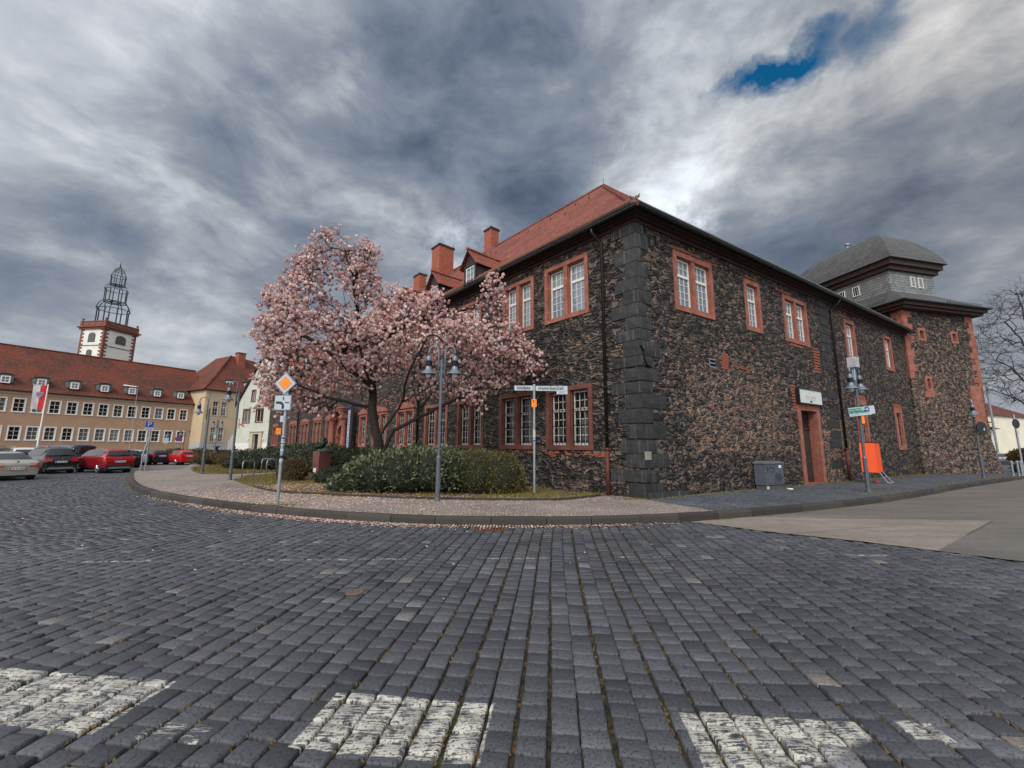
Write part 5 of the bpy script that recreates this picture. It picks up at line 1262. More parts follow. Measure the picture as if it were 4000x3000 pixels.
g = G(); cx_, cy_ = wdt/2, y1/2
def octo(r_, z_): return [Vector((cx_+r_*cos(pi/8+pi/4*k), cy_+r_*sin(pi/8+pi/4*k), z_)) for k in range(8)]
def tier(r0, z0, zr_, r1, z1, rr):
    a = octo(r0, z0); b = octo(r0, zr_); b2 = octo(r0*1.1, zr_-.05); top = octo(r1, z1)
    for k in range(8):
        g.bar(a[k], b[k], rr*1.5); g.bar(b[k], b2[k], rr*1.3); g.bar(b2[k], b2[(k+1) % 8], rr)
        pts = []
        for j in range(6): t_ = j/5; r_ = b2[k].lerp(top[k], t_); pts.append(r_+Vector((0, 0, .42*(zr_ > 0)*sin(pi*t_)*(z1-zr_)*.55)))
        g.tube(pts, rr*.75, 4); g.bar(top[k], top[(k+1) % 8], rr*1.4); 
tier(2.95, 29.6, 34.9, 2.2, 36.9, .125)
tier(2.1, 36.9, 40.1, 1.5, 41.4, .10)
tier(1.4, 41.4, 43.7, .22, 46.1, .08)
for zz, r_ in ((36.9, 2.15), (41.4, 1.5)):
    o8 = octo(r_, zz); i8 = octo(r_*.55, zz)
    for k in range(8): g.bar(o8[k], i8[(k+3) % 8], .1); g.bar(i8[k], i8[(k+1) % 8], .1)
o8 = octo(.95, 45.1)
for k in range(8): g.bar(o8[k], o8[(k+1) % 8], .08)
g.tube([(cx_, cy_, 46.), (cx_, cy_, 46.6), (cx_, cy_, 47.9)], [.12, .16, .02], 6)
g.build('steel_spire_frame', CAGE, ct)

# ------------------------------------------------------------------ street lamps
def bell(g, gd, gl, x, y, z, s=1.):
    g.lathe([(.0, .52), (.03, .5), (.06, .47), (.072, .42), (.075, .37), (.075, .36)], (x, y, z), 18)
    for k in range(4): gd.lathe([(.070, .345-k*.036), (.088, .340-k*.036), (.088, .328-k*.036), (.070, .322-k*.036)], (x, y, z), 18)
    gd.lathe([(.068, .37), (.068, .2)], (x, y, z), 18)
    g.lathe([(.076, .205), (.085, .15), (.11, .10), (.16, .045), (.198, .012), (.202, .0), (.19, -.002), (.14, .03), (.09, .07), (0, .09)], (x, y, z), 24, cap=False)
    gl.lathe([(0, .06), (.075, .06), (.075, -.02), (.06, -.075), (.03, -.10), (0, -.105)], (x, y, z), 16)
def lamp(label, loc, az, double, top=3.75, bz=3.37, lb=1.22, group='curved-arm street lamps', reach=.345):
    th = thing('street_lamp', label, 'street lamp', (loc[0], loc[1], .15), AZ(az), group)
    k = top/3.75
    g = G(); g.tube([(0, 0, 0), (0, 0, lb-.15)], .058, 14); g.tube([(0, 0, lb-.15), (0, 0, lb-.10)], [.064, .044], 14); g.tube([(0, 0, lb-.1), (0, 0, top-.15)], .040, 12); g.lathe([(.07, .0), (.07, .04), (.06, .08)], (0, 0, 0), 12)
    g.box(.04, .062, -.03, .03, .3, .62)
    g.build('pole', POLEP, th, smooth=False)
    for sd in ((-1, 1) if double else (-1,)):
        a = G(); xi = .085*sd; xo = reach*sd; za = bz-.15+.44; R = (abs(xo)-abs(xi))/2; cx = (xi+xo)/2; zc = bz-.15+.52+.02
        pts = [(xi, 0, bz-.15-.24), (xi, 0, zc)]+[(cx-sd*R*cos(pi*j/9), 0, zc+R*1.15*sin(pi*j/9)+.06) for j in range(10)]+[(xo, 0, zc-.03)]
        a.tube(pts, .024, 8); a.tube([(xi, 0, bz-.15-.20), (0, 0, bz-.15-.20)], .016, 6); a.tube([(xi, 0, top-.27), (0, 0, top-.27)], .016, 6); a.lathe([(0, 0), (.03, .0), (.03, .04), (.024, .05)], (xi, 0, bz-.15-.28), 8)
        arm = a.build('arm', LAMPG, th, smooth=True)
        b = G(); d_ = G(); l = G(); bell(b, d_, l, xo, 0, bz-.15)
        sh = smooth_angle(b.build('lamp_shade', LAMPG, th), 50); d_.build('cooling_rings', LAMPD, sh); smooth_angle(l.build('bulb_glass', LAMPGL, sh), 60)
    return th
lamp('double-headed grey street lamp standing in front of the green hedge', (-1.85, 10.54), 90, True)
lR = lamp('double-headed street lamp with a pale box on top, beside the orange container', (11.29, 13.25), 63, True, 3.75, 3.44, reach=.30)
g = G(); g.box(-.13, .16, -.11, .11, 4.02, 4.36); g.build('top_box', worn('pale_grey_box', (.42, .44, .46), .5), lR)
g = G(); g.tube([(0, 0, 3.55), (0, 0, 4.05)], .035, 8); g.tube([(-.1, 0, 3.6), (-.1, 0, 4.02)], .02, 6); g.build('top_pole', ZINC, lR)
lamp('tall single-headed curved street lamp right of the lawn behind the petals', (-10.98, 16.32), 62, False, 3.6, 3.27, 1.22)
lamp('single-headed curved street lamp at the left tip of the further lawn', (-15.0, 20.22), 62, False, 3.3, 3.04, 1.22, reach=.42)
lf = lamp('single-headed street lamp in front of the stone tower', (22.70, 20.04), 48, False, 3.75, 3.2, reach=.24)
g = G(); g.tube([(-.05, 0, 3.55), (-.05, 0, 3.8)], .03, 6); g.tube([(.06, 0, 3.55), (.06, 0, 3.8)], .03, 6); g.build('top_prongs', SIGNW, lf)
l3 = lamp('far double-headed street lamp with a green and white notice before the beige building', (-29.4, 41.0), 60, True, 3.95, 3.43, 1.3)
g = G(); g.box(-.24, -.03, -.02, .0, 2.35, 2.72); g.build('notice', worn('green_notice', (.10, .38, .17), .5), l3); g = G(); g.box(-.24, -.03, -.02, 0, 2.02, 2.33); g.build('notice', SIGNW, l3)
lamp('farthest double-headed street lamp before the last window of the tan building', (-42.6, 53.6), 60, True, 3.1, 2.85, 1.2, reach=.42)
for th in (o for o in list(COL.objects) if o.name.startswith('street_lamp')): pass

# ------------------------------------------------------------------ traffic and street signs
def post(name, label, cat, loc, h, r=.035, az=90, group=None, mt_=None, z=.15):
    th = thing(name, label, cat, (loc[0], loc[1], z), AZ(az), group)
    g = G(); g.tube([(0, 0, 0), (0, 0, h)], r, 12); g.tube([(0, 0, h), (0, 0, h+.01)], [r, r*.6], 12); g.build('post', mt_ or ZINC, th, smooth=False); return th
def rrect(x0, x1, z0, z1, r, n=4):
    out = []
    for (cx, cz, a0) in ((x1-r, z1-r, 0), (x0+r, z1-r, pi/2), (x0+r, z0+r, pi), (x1-r, z0+r, 3*pi/2)):
        for k in range(n+1): a = a0+pi/2*k/n; out.append((cx+r*cos(a), cz+r*sin(a)))
    return out
ps = post('priority_sign', 'yellow-orange priority diamond above a bent-arrow plate on a steel post at the kerb', 'road sign', (-5.29, 9.54), 2.95, .037, 92)
def dia(cx, cz, r): return [(cx, cz-r), (cx+r, cz), (cx, cz+r), (cx-r, cz)]
g = G(); g.plate(dia(-.04, 2.79, .268), -.055, -.040); s1 = g.build('diamond_plate', SIGNW, ps)
g = G(); o_, i_2 = dia(-.04, 2.79, .262), dia(-.04, 2.79, .248)
for k in range(4): g.add([(o_[k][0], -.057, o_[k][1]), (o_[(k+1) % 4][0], -.057, o_[(k+1) % 4][1]), (i_2[(k+1) % 4][0], -.057, i_2[(k+1) % 4][1]), (i_2[k][0], -.057, i_2[k][1])], [(0, 1, 2, 3)])
o_, i_2 = dia(-.04, 2.79, .163), dia(-.04, 2.79, .155)
for k in range(4): g.add([(o_[k][0], -.057, o_[k][1]), (o_[(k+1) % 4][0], -.057, o_[(k+1) % 4][1]), (i_2[(k+1) % 4][0], -.057, i_2[(k+1) % 4][1]), (i_2[k][0], -.057, i_2[k][1])], [(0, 1, 2, 3)])
g.build('border', SIGNK, s1)
g = G(); g.plate(dia(-.04, 2.79, .156), -.059, -.0555); g.build('orange_field', SIGNO, s1)
g = G(); g.plate(rrect(-.262, .142, 2.155, 2.515, .02), -.055, -.040); s2 = g.build('arrow_plate', SIGNW, ps)
g = G()
oo, ii = rrect(-.258, .138, 2.159, 2.511, .018), rrect(-.248, .128, 2.169, 2.501, .012)
for k in range(len(oo)): a = (k+1) % len(oo); g.add([(oo[k][0], -.057, oo[k][1]), (oo[a][0], -.057, oo[a][1]), (ii[a][0], -.057, ii[a][1]), (ii[k][0], -.057, ii[k][1])], [(0, 1, 2, 3)])
wx = .028; cx, cz = -.06, 2.335   # thick priority bend from the left down
R0 = .085
g.plate([(-.215, cz-wx), (-.13, cz-wx), (-.13, cz+wx), (-.215, cz+wx)], -.058, -.0555)
for k in range(8):
    a0, a1 = pi/2*(1-k/8), pi/2*(1-(k+1)/8); c_ = (-.13, cz-R0)
    g.plate([(c_[0]+(R0-wx)*cos(a0), c_[1]+(R0-wx)*sin(a0)), (c_[0]+(R0-wx)*cos(a1), c_[1]+(R0-wx)*sin(a1)), (c_[0]+(R0+wx)*cos(a1), c_[1]+(R0+wx)*sin(a1)), (c_[0]+(R0+wx)*cos(a0), c_[1]+(R0+wx)*sin(a0))], -.058, -.0555)
g.plate([(-.045-wx, 2.19), (-.045+wx, 2.19), (-.045+wx, cz-R0), (-.045-wx, cz-R0)], -.058, -.0555)
g.box(-.058, -.032, -.058, -.0555, 2.395, 2.475); g.box(.0, .095, -.058, -.0555, cz-.012, cz+.014)
g.build('arrow', SIGNK, s2)
g = G(); g.plate(rrect(-.14, .025, 1.89, 2.035, .01), .037, .045); g.build('rear_plate', SIGNW, ps)
g = G(); g.box(-.155, -.045, -.05, -.042, 1.60, 1.74); o1 = g.build('hydrant_plate', SIGNO, ps, label='small orange number plate')
g = G(); g.box(-.135, -.10, -.053, -.0505, 1.695, 1.70); g.box(-.12, -.07, -.053, -.0505, 1.67, 1.676); g.box(-.135, -.09, -.053, -.0505, 1.655, 1.66); g.box(-.08, -.06, -.053, -.0505, 1.69, 1.71); g.box(-.13, -.07, -.053, -.0505, 1.62, 1.625); g.build('lettering', SIGNK, o1)
for z0, z1, w in ((1.47, 1.56, .045), (1.35, 1.45, .045), (1.22, 1.27, .03), (.98, 1.04, .026)): g = G(); g.lathe([(.039, z0), (.039, z1)], (0, 0, 0), 12, cap=False); g.build('sticker', SIGNW, ps)

for z0, z1 in ((1.50, 1.53), (1.38, 1.40), (1.06, 1.12)): g = G(); g.lathe([(.0395, z0), (.0395, z1)], (0, 0, 0), 12, cap=False); g.build('sticker', SIGNK, ps)
g = G()
for z_ in (2.35, 2.79): g.lathe([(.042, z_-.02), (.042, z_+.02)], (0, 0, 0), 12)
g.build('clamps', ZINC, ps)
# street name post
ns = post('street_name_sign', 'street name post with two white name blades before the barred windows', 'street sign', (.66, 12.01), 3.19, .037, 92)
g = G(); g.plate(rrect(-.585, -.03, 3.01, 3.155, .008), -.014, .014); b1 = g.build('name_blade', SIGNW, ns); 
def sign_text(body, size, x, z, y, parent, mt_=SIGNK, stretch=1., bold=.0):
    g = G(MT(Vector((x, y, z))) @ Matrix.Scale(stretch, 4, Vector((1, 0, 0)))); g.text(body, size, 0, 0, 0, extr=.0008, bold=bold); return g.build('lettering', mt_, parent)
sign_text('Schloßplatz', .132, -.305, 3.083, -.0155, b1, stretch=.68, bold=.0035)
g = G(); g.plate(rrect(.03, .985, 3.0, 3.145, .008), -.014, .014); b2 = g.build('name_blade', SIGNW, ns); sign_text('Heinrich-Bott-Straße', .132, .505, 3.073, -.0155, b2, stretch=.68, bold=.0035)
g = G(); g.plate([(.66, 2.90), (.985, 2.90), (.985, 2.995), (.66, 2.995)], -.01, .01); b3 = g.build('info_plate', SIGNW, ns)
g = G()
for k in range(3): g.box(.74, .90, -.0115, -.0105, 2.925+k*.024, 2.930+k*.024)
g.build('lettering', CABG, b3)
g = G(); g.plate(rrect(-.078, .068, 2.51, 2.745, .02), -.055, -.045); b4 = g.build('hydrant_plate', SIGNO, ns, label='small orange plate with T mark')
g = G(); g.box(-.045, .04, -.057, -.0555, 2.645, 2.651); g.box(-.006, .0, -.057, -.0555, 2.56, 2.645); g.box(.018, .045, -.057, -.0555, 2.70, 2.715); g.box(-.04, -.005, -.057, -.0555, 2.665, 2.71); g.box(.01, .05, -.057, -.0555, 2.668, 2.674); g.box(-.012, .012, -.057, -.0555, 2.54, 2.56); g.build('lettering', SIGNK, b4)
g = G(); g.lathe([(.039, 1.62), (.039, 1.85)], (0, 0, 0), 12, cap=False); g.lathe([(.039, 1.48), (.039, 1.58)], (0, 0, 0), 12, cap=False); g.build('stickers', SIGNW, ns); g = G(); g.lathe([(.0395, 1.50), (.0395, 1.55)], (0, 0, 0), 12, cap=False); g.build('stickers', BLUEP, ns)
g = G(); g.lathe([(.05, 3.0), (.05, 3.17), (.03, 3.2)], (0, 0, 0), 12); g.build('sleeve', ZINC, ns)
# test centre arrow board hung on the right lamp post
ts = thing('direction_sign', 'mint green and white arrow board on the lamp post by the orange container', 'sign', (11.26, 13.18, 0), AZ(86))
Mt = Matrix.Rotation(RD(-6.5), 4, 'Y')
Ms = MT(Vector((.02, -.05, 2.72))) @ Mt
g = G(Ms); g.plate([(-.45, -.14), (.33, -.14), (.33, -.12), (.45, -.12), (.45, .14), (-.45, .14)], -.012, .012); pb = g.build('board', SIGNW, ts)
g = G(Ms); g.box(-.44, .27, -.0145, -.0125, -.065, .135); g.build('green_field', SIGNG, pb)
g = G(Ms @ MT(Vector((-.16, -.0155, -.02))) @ Matrix.Scale(.98, 4, Vector((1, 0, 0)))); g.text('TESTZENTRUM', .088, 0, 0, 0, extr=.0008, bold=.004); g.build('lettering', SIGNK, pb)
g = G(Ms); g.box(-.44, -.03, -.0165, -.015, .03, .095); g.build('black_bar', SIGNK, pb)
g = G(Ms); g.box(-.43, -.25, -.018, -.017, .048, .072); g.box(-.235, -.05, -.018, -.017, .048, .072); g.build('bar_lettering', SIGNW, pb)
g = G(Ms); g.box(-.42, -.1, -.0155, -.0135, -.10, -.092); g.box(.1, .25, -.0155, -.0135, -.085, -.08); g.build('lettering', CABG, pb)
g = G(Ms); g.plate([(.18+.085*cos(2*pi*k/20), .045+.085*sin(2*pi*k/20)) for k in range(20)], -.0175, -.0155); g.build('arrow_disc', SIGNV, pb)
g = G(Ms); g.plate([(.12, .03), (.18, .03), (.18, .0), (.235, .045), (.18, .09), (.18, .06), (.12, .06)], -.0195, -.018); g.build('arrow', SIGNW, pb)
yp = G(); yp.box(11.27, 11.36, 13.15, 13.16, 2.32, 2.58); tag(yp.build('orange_plate', SIGNO), 'small orange plate on the lamp post under the arrow board', 'sign')
# parking sign on a double post
pk = thing('parking_sign', 'large blue parking sign on a two-legged post at the tip of the pavement', 'road sign', (-19.30, 21.84, .15), AZ(45))
g = G(); g.tube([(.07, 0, 0), (.08, 0, 2.3)], .042, 10); g.tube([(-.10, 0, 0), (-.10, 0, .75), (.02, 0, 1.5), (.05, 0, 1.7)], .035, 8); g.tube([(-.1, 0, .62), (.1, 0, .62)], .03, 6); g.build('post', ZINC, pk)
g = G(); g.plate(rrect(-.175, .175, 2.10, 2.57, .02), -.07, -.05); sp_ = g.build('sign_plate', SIGNW, pk)
g = G(); g.plate(rrect(-.165, .165, 2.24, 2.56, .015), -.075, -.0705); g.build('blue_field', BLUES, sp_)
sign_text('P', .34, 0, 2.395, -.078, sp_, SIGNW); g = G(); g.box(-.12, -.02, -.073, -.0705, 2.13, 2.16); g.box(.0, .11, -.073, -.0705, 2.15, 2.18); g.build('lettering', SIGNK, sp_)
pk2 = post('parking_sign', 'small far parking sign with white plates before the tan building', 'road sign', (-42.2, 50.4), 2.7, .03, 50)
g = G(); g.box(-.20, .20, -.05, -.03, 2.18, 2.55); s_ = g.build('blue_plate', BLUES, pk2); sign_text('P', .38, 0, 2.36, -.054, s_, SIGNW)
g = G(); g.box(-.20, .20, -.05, -.03, 1.5, 2.14); g.build('white_plate', SIGNW, pk2)
np_ = post('no_stopping_sign', 'round blue no-stopping sign with red rim before the tan building', 'road sign', (-40.8, 50.4), 2.3, .03, 45)
circ = lambda r, z_, n=20: [(r*cos(2*pi*k/n), z_+r*sin(2*pi*k/n)) for k in range(n)]
g = G(); g.plate(circ(.30, 2.05), -.05, -.03); s_ = g.build('sign_disc', REDS, np_); g = G(); g.plate(circ(.235, 2.05), -.055, -.0505); g.build('blue_field', BLUES, s_)
g = G(Matrix.Translation((0, 0, 2.05)) @ Matrix.Rotation(RD(45), 4, 'Y')); g.box(-.25, .25, -.058, -.0555, -.025, .025); g.build('red_bar', REDS, s_)
ds = thing('round_sign', 'round road sign seen from its dark back, fixed to the lamp before the tower', 'road sign', (22.86, 19.92, 0), AZ(80))
g = G(); g.plate(circ(.32, 2.56), -.01, .01); s_ = g.build('sign_disc', SIGNK, ds); g = G(); g.box(.08, .17, -.016, -.0105, 2.45, 2.53); g.box(.1, .15, -.016, -.0105, 2.55, 2.58); g.build('sticker', SIGNW, s_)
e2 = post('road_sign_post', 'steel sign post with a dark square plate among the bollards at the right edge', 'road sign', (27.75, 22.55), 3.3, .045, 80)
g = G(); g.plate(circ(.26, 2.8), -.05, -.03); g.build('sign_disc', SIGNK, e2); g = G(); g.box(-.07, .07, -.06, -.04, 2.2, 2.42); g.build('plate', SIGNW, e2)
e3 = post('flagpole', 'tall leaning-looking pale pole by the parked car beyond the tower', 'pole', (48.6, 41.3), 8.2, .09, 80)
for k, (x_, y_) in enumerate(((26.62, 22.1), (27.05, 22.2), (27.5, 22.42))):
    th = thing('bollard', ['ribbed steel bollard nearest the tower', 'middle one of the ribbed steel bollards right of the tower', 'ribbed steel bollard right beside the sign post at the picture edge'][k], 'bollard', (x_, y_, .15), 0, 'bollards beyond the tower')
    g = G(); g.tube([(0, 0, 0), (0, 0, .72)], .045, 12); g.build('post', ZINC, th); g = G()
    for z_ in (.22, .42, .62): g.lathe([(.05, z_), (.07, z_+.015), (.05, z_+.03)], (0, 0, 0), 12)
    g.lathe([(.05, .70), (.07, .72), (.07, .76), (.03, .80), (0, .80)], (0, 0, 0), 12); g.lathe([(.09, 0), (.09, .03), (.05, .04)], (0, 0, 0), 12); g.build('collar', ZINC, th)
# flag and poles
fp = thing('flagpole', 'white flagpole behind the parked cars carrying a red and white banner flag', 'flagpole', (-47.4, 41.3, 0), AZ(43))
g = G(); g.tube([(0, 0, 0), (0, 0, 7.5)], [.07, .045], 10); g.build('pole', WHITE, fp); g = G(); g.tube([(.02, 0, 7.38), (-1.1, 0, 7.40)], .02, 6); g.build('cross_arm', ZINC, fp)
for nm, m_, xa, xb in (('white_cloth', worn('white_flag_cloth', (.66, .64, .66), .7), -.98, -.48), ('red_cloth', worn('red_flag_cloth', (.62, .03, .03), .7), -.48, -.06)):
    g = G(); V = []; nx, nz = 5, 14
    for j in range(nz+1):
        for i in range(nx+1):
            x = xa+(xb-xa)*i/nx; z = 7.36-2.45*j/nz; ph = x*6+z*1.4
            V.append((x*(1-.10*j/nz)-.02*j/nz, -.06*sin(ph)*(j/nz)**.5, z-.03*sin(x*9)))
    g.add(V, [(j*(nx+1)+i, j*(nx+1)+i+1, (j+1)*(nx+1)+i+1, (j+1)*(nx+1)+i) for j in range(nz) for i in range(nx)]); g.build(nm, m_, fp, smooth=True)
g = G(); g.plate([(-.72, 6.65), (-.22, 6.65), (-.24, 6.3), (-.45, 6.05), (-.68, 6.3)], -.085, -.075); cr_ = g.build('crest', worn('pale_blue_crest', (.30, .33, .52), .6), fp)
g = G(); g.box(-.66, -.28, -.09, -.086, 6.52, 6.57); g.box(-.66, -.28, -.09, -.086, 6.38, 6.43); g.box(-.6, -.32, -.09, -.086, 6.24, 6.28); g.build('crest_stripes', REDS, cr_)
f2 = thing('flagpole', 'bare white flagpole at the left edge of the picture', 'flagpole', (-55.9, 42.1, 0), AZ(43)); g = G(); g.tube([(0, 0, 0), (0, 0, 7.4)], [.07, .045], 8); g.build('pole', WHITE, f2); g = G(); g.tube([(0, 0, 7.3), (-1.1, 0, 7.32)], .02, 5); g.build('cross_arm', ZINC, f2)
f3 = thing('flagpole', 'short white flagpole with a level arm before a roof dormer', 'flagpole', (-38.2, 41.3, 0), AZ(43)); g = G(); g.tube([(-.1, 0, 7.3), (-1.1, 0, 7.36)], [.05, .08], 6); g.build('cross_arm', WHITE, f3); g = G(); g.tube([(0, 0, 0), (0, 0, 7.4)], [.03, .02], 8); g.build('pole', ZINC, f3)
# bicycle stands
for (x0, y0, x1, y1_, lab) in ((-11.75, 18.2, -11.70, 18.95, 'steel hoop bicycle stand seen end-on, left of the others'), (-12.73, 21.2, -12.30, 21.75, 'wide steel hoop bicycle stand before the dark hedge'), (-11.76, 20.0, -11.60, 20.7, 'steel hoop bicycle stand overlapping the wide one')):
    th = thing('bicycle_stand', lab, 'bicycle stand', (x0, y0, .15), 0, 'bicycle stands'); dx, dy = x1-x0, y1_-y0; g = G(); H2 = .66
    pts = [(0, 0, 0), (0, 0, H2-.1), (dx*.04, dy*.04, H2-.03), (dx*.12, dy*.12, H2), (dx*.88, dy*.88, H2), (dx*.96, dy*.96, H2-.03), (dx, dy, H2-.1), (dx, dy, 0)]
    g.tube(pts, .024, 8); g.build('hoop', ZINC, th, smooth=True)
# utility cabinet
uc = thing('utility_cabinet', 'grey utility cabinet with black scribbles against the rubble wall left of the door', 'utility cabinet', (A.x, A.y, .154), AZ(aR))
g = G(); g.box(5.40, 6.60, -.40, -.05, .15, .84); bd_ = g.build('body', CABG, uc)
g = G(); g.box(5.43, 6.57, -.38, -.06, .0, .145); g.build('plinth', worn('stained_plinth', (.08, .08, .085), .8), uc)
g = G(); g.add([(5.37, -.43, .845), (6.63, -.43, .845), (6.63, -.02, .845), (5.37, -.02, .845), (5.37, -.43, .885), (6.63, -.43, .885), (6.60, -.2, .93), (5.40, -.2, .93), (6.63, -.02, .90), (5.37, -.02, .90)], [(0, 1, 5, 4), (4, 5, 6, 7), (7, 6, 8, 9), (0, 4, 7, 9, 3), (1, 2, 8, 6, 5), (2, 3, 9, 8), (0, 3, 2, 1)]); g.build('lid', worn('pale_grey_lid', (.14, .15, .165), .5), uc)
g = G(); g.box(5.99, 6.005, -.404, -.4, .17, .83); g.box(5.40, 6.60, -.404, -.4, .14, .155)
for k in range(3): g.box(5.5, 6.5, -.402, -.4, .20+k*.01, .203+k*.01)
g.build('seams', SIGNK, bd_)
g = G()
def stroke(g, pts, w=.02):
    for (x0, z0), (x1, z1) in zip(pts[:-1], pts[1:]): g.tube([(x0, -.402, z0), (x1, -.402, z1)], w, 5)
stroke(g, [(5.50, .78), (5.55, .62), (5.48, .57)], .012); stroke(g, [(5.63, .72), (5.68, .55), (5.72, .70)], .007); stroke(g, [(5.72, .76), (5.92, .68), (5.88, .60), (5.80, .56)], .016); stroke(g, [(5.56, .70), (5.66, .66)], .007)
for k in range(7): stroke(g, [(6.05+k*.055, .50+.03*(k % 3)), (6.09+k*.055, .28-.03*(k % 2))], .008)
stroke(g, [(6.40, .38), (6.60, .37)], .01); g.build('scribble', SIGNK, bd_)
g = G(); g.box(6.30, 6.46, -.405, -.4, .70, .79); g.build('label_plate', WHITE, bd_); g = G(); g.box(5.45, 5.62, -.385, -.381, .02, .12); g.build('plinth_stain', TRIMY, uc)
# orange container on a folded steel frame
oc = thing('orange_container', 'bright orange scratched metal box on a tilted steel frame against the wall', 'container', (14.75, 16.75, .154), AZ(57))
g = G(); g.add([(0, 0, .42), (.52, -.02, .44), (.54, .5, .44), (-.30, .42, .44), (-.05, -.01, 1.6), (.44, -.02, 1.61), (.5, .5, 1.62), (-.36, .40, 1.60)], [(0, 1, 5, 4), (1, 2, 6, 5), (2, 3, 7, 6), (3, 0, 4, 7), (4, 5, 6, 7), (0, 3, 2, 1)])
def f_orb(t):
    p = t.n('TexCoord').outputs['Object']; a = t.noise(p, 7, 5, .7); s_ = t.noise(t.mp(p, (5, 5, 18)), 1., 5, .7)
    c = t.mix(t.ramp(s_, [(.62, 0.), (.68, .8)]), (.80, .085, .01), (.72, .36, .12)); return {'Base Color': t.mix(.3, c, t.mix(a, .6, 1.3), 'MULTIPLY')}
g.build('box', mat('scratched_orange_paint', f_orb, rough=.45), oc)
g = G(); g.box(-.08, .50, -.05, .46, 1.62, 1.65); g.build('lid', CORN, oc)
g = G(); g.tube([(.05, -.02, .44), (.16, -.2, .05), (.2, -.28, .02), (.62, -.28, .02), (.62, -.22, .06), (.48, -.02, .44)], .02, 7); g.tube([(.11, -.11, .24), (.55, -.11, .24)], .018, 6); g.tube([(0, .35, .44), (-.02, .35, .0)], .02, 6); g.tube([(.45, .4, .44), (.45, .42, .0)], .02, 6); g.build('frame', ZINC, oc)
g = G()
for x_ in (-.12, .02): g.lathe([(.0, -.03), (.07, -.03), (.07, .03), (0, .03)], (x_, .05, .07), 12)
g.build('red_wheels', REDS, oc)
# monument
mo = thing('monument', 'red stone pedestal with a green bronze seated figure beside the rounded yellow bush', 'monument', (-7.58, 16.5, .0), 0)
g = G(); pz = 1.28; b_ = [(-.36, .12), (.02, -.18), (.30, .22), (-.06, .50)]
n_ = 4; vs = [(x*1., y, .15) for x, y in b_]+[(x*1.06, y*1.06, pz) for x, y in b_]; g.add(vs, [(0, 1, 2, 3)[::-1], (4, 5, 6, 7)]+[(i, (i+1) % 4, 4+(i+1) % 4, 4+i) for i in range(4)])
pe = g.build('pedestal', worn('dusky_red_stone', (.17, .065, .055), .75), mo)
MP = MT(Vector((-.36*1.02, .12*1.02, 0))) @ MR(atan2(-.30, .38)); g = G(MP); g.box(.12, .32, -.02, 0.012, .46, .62); g.build('plaque', WHITE, pe)
def skin(name, nodes, edges, parent, mt_, sub=1):
    me = bpy.data.meshes.new(name); me.from_pydata([n[:3] for n in nodes], edges, []); o = bpy.data.objects.new(name, me); COL.objects.link(o)
    sk = o.modifiers.new('s', 'SKIN'); 
    for v, n in zip(me.skin_vertices[0].data, nodes): v.radius = (n[3], n[3]); 
    me.skin_vertices[0].data[0].use_root = True
    ss = o.modifiers.new('ss', 'SUBSURF'); ss.levels = sub; ss.render_levels = sub
    dg = bpy.context.evaluated_depsgraph_get(); m2 = bpy.data.meshes.new_from_object(o.evaluated_get(dg)); o.modifiers.clear(); o.data = m2; m2.name = name
    m2.materials.clear(); m2.materials.append(mt_); m2.polygons.foreach_set('use_smooth', [True]*len(m2.polygons)); o.parent = parent; return o
# seated bronze figure leaning back, one arm up, legs stretched to the left, robe flowing to the right
nd = [(.0, .1, 1.40, .07), (.03, .1, 1.50, .065), (.06, .1, 1.60, .06), (.07, .1, 1.68, .025), (.06, .09, 1.76, .05), (.05, .09, 1.82, .035),
      (.12, .12, 1.62, .025), (.19, .14, 1.66, .02), (.14, .12, 1.75, .016), (.10, .1, 1.80, .014),
      (.0, .05, 1.60, .024), (-.06, .0, 1.50, .02), (-.12, -.03, 1.45, .016),
      (-.10, .05, 1.44, .05), (-.20, .02, 1.50, .035), (-.30, .02, 1.42, .028), (-.36, 0, 1.40, .02),
      (-.08, .12, 1.40, .045), (-.18, .12, 1.42, .033), (-.28, .1, 1.36, .026), (-.34, .1, 1.33, .02)]
ed = [(0, 1), (1, 2), (2, 3), (3, 4), (4, 5), (2, 6), (6, 7), (7, 8), (8, 9), (2, 10), (10, 11), (11, 12), (0, 13), (13, 14), (14, 15), (15, 16), (0, 17), (17, 18), (18, 19), (19, 20)]
nd = [(x, y-.05, z, r*1.45) for x, y, z, r in nd]
skin('bronze_figure', nd, ed, mo, BRONZE)
g = G(); V = [(-.14, -.05, pz), (.40, -.02, pz+.01), (.42, .30, pz+.01), (-.12, .3, pz), (-.05, .02, 1.42), (.10, .04, 1.42), (.10, .18, 1.42), (-.05, .18, 1.42)]
g.add(V, [(0, 1, 5, 4), (1, 2, 6, 5), (2, 3, 7, 6), (3, 0, 4, 7), (4, 5, 6, 7)]); g.build('bronze_robe', BRONZE, mo)

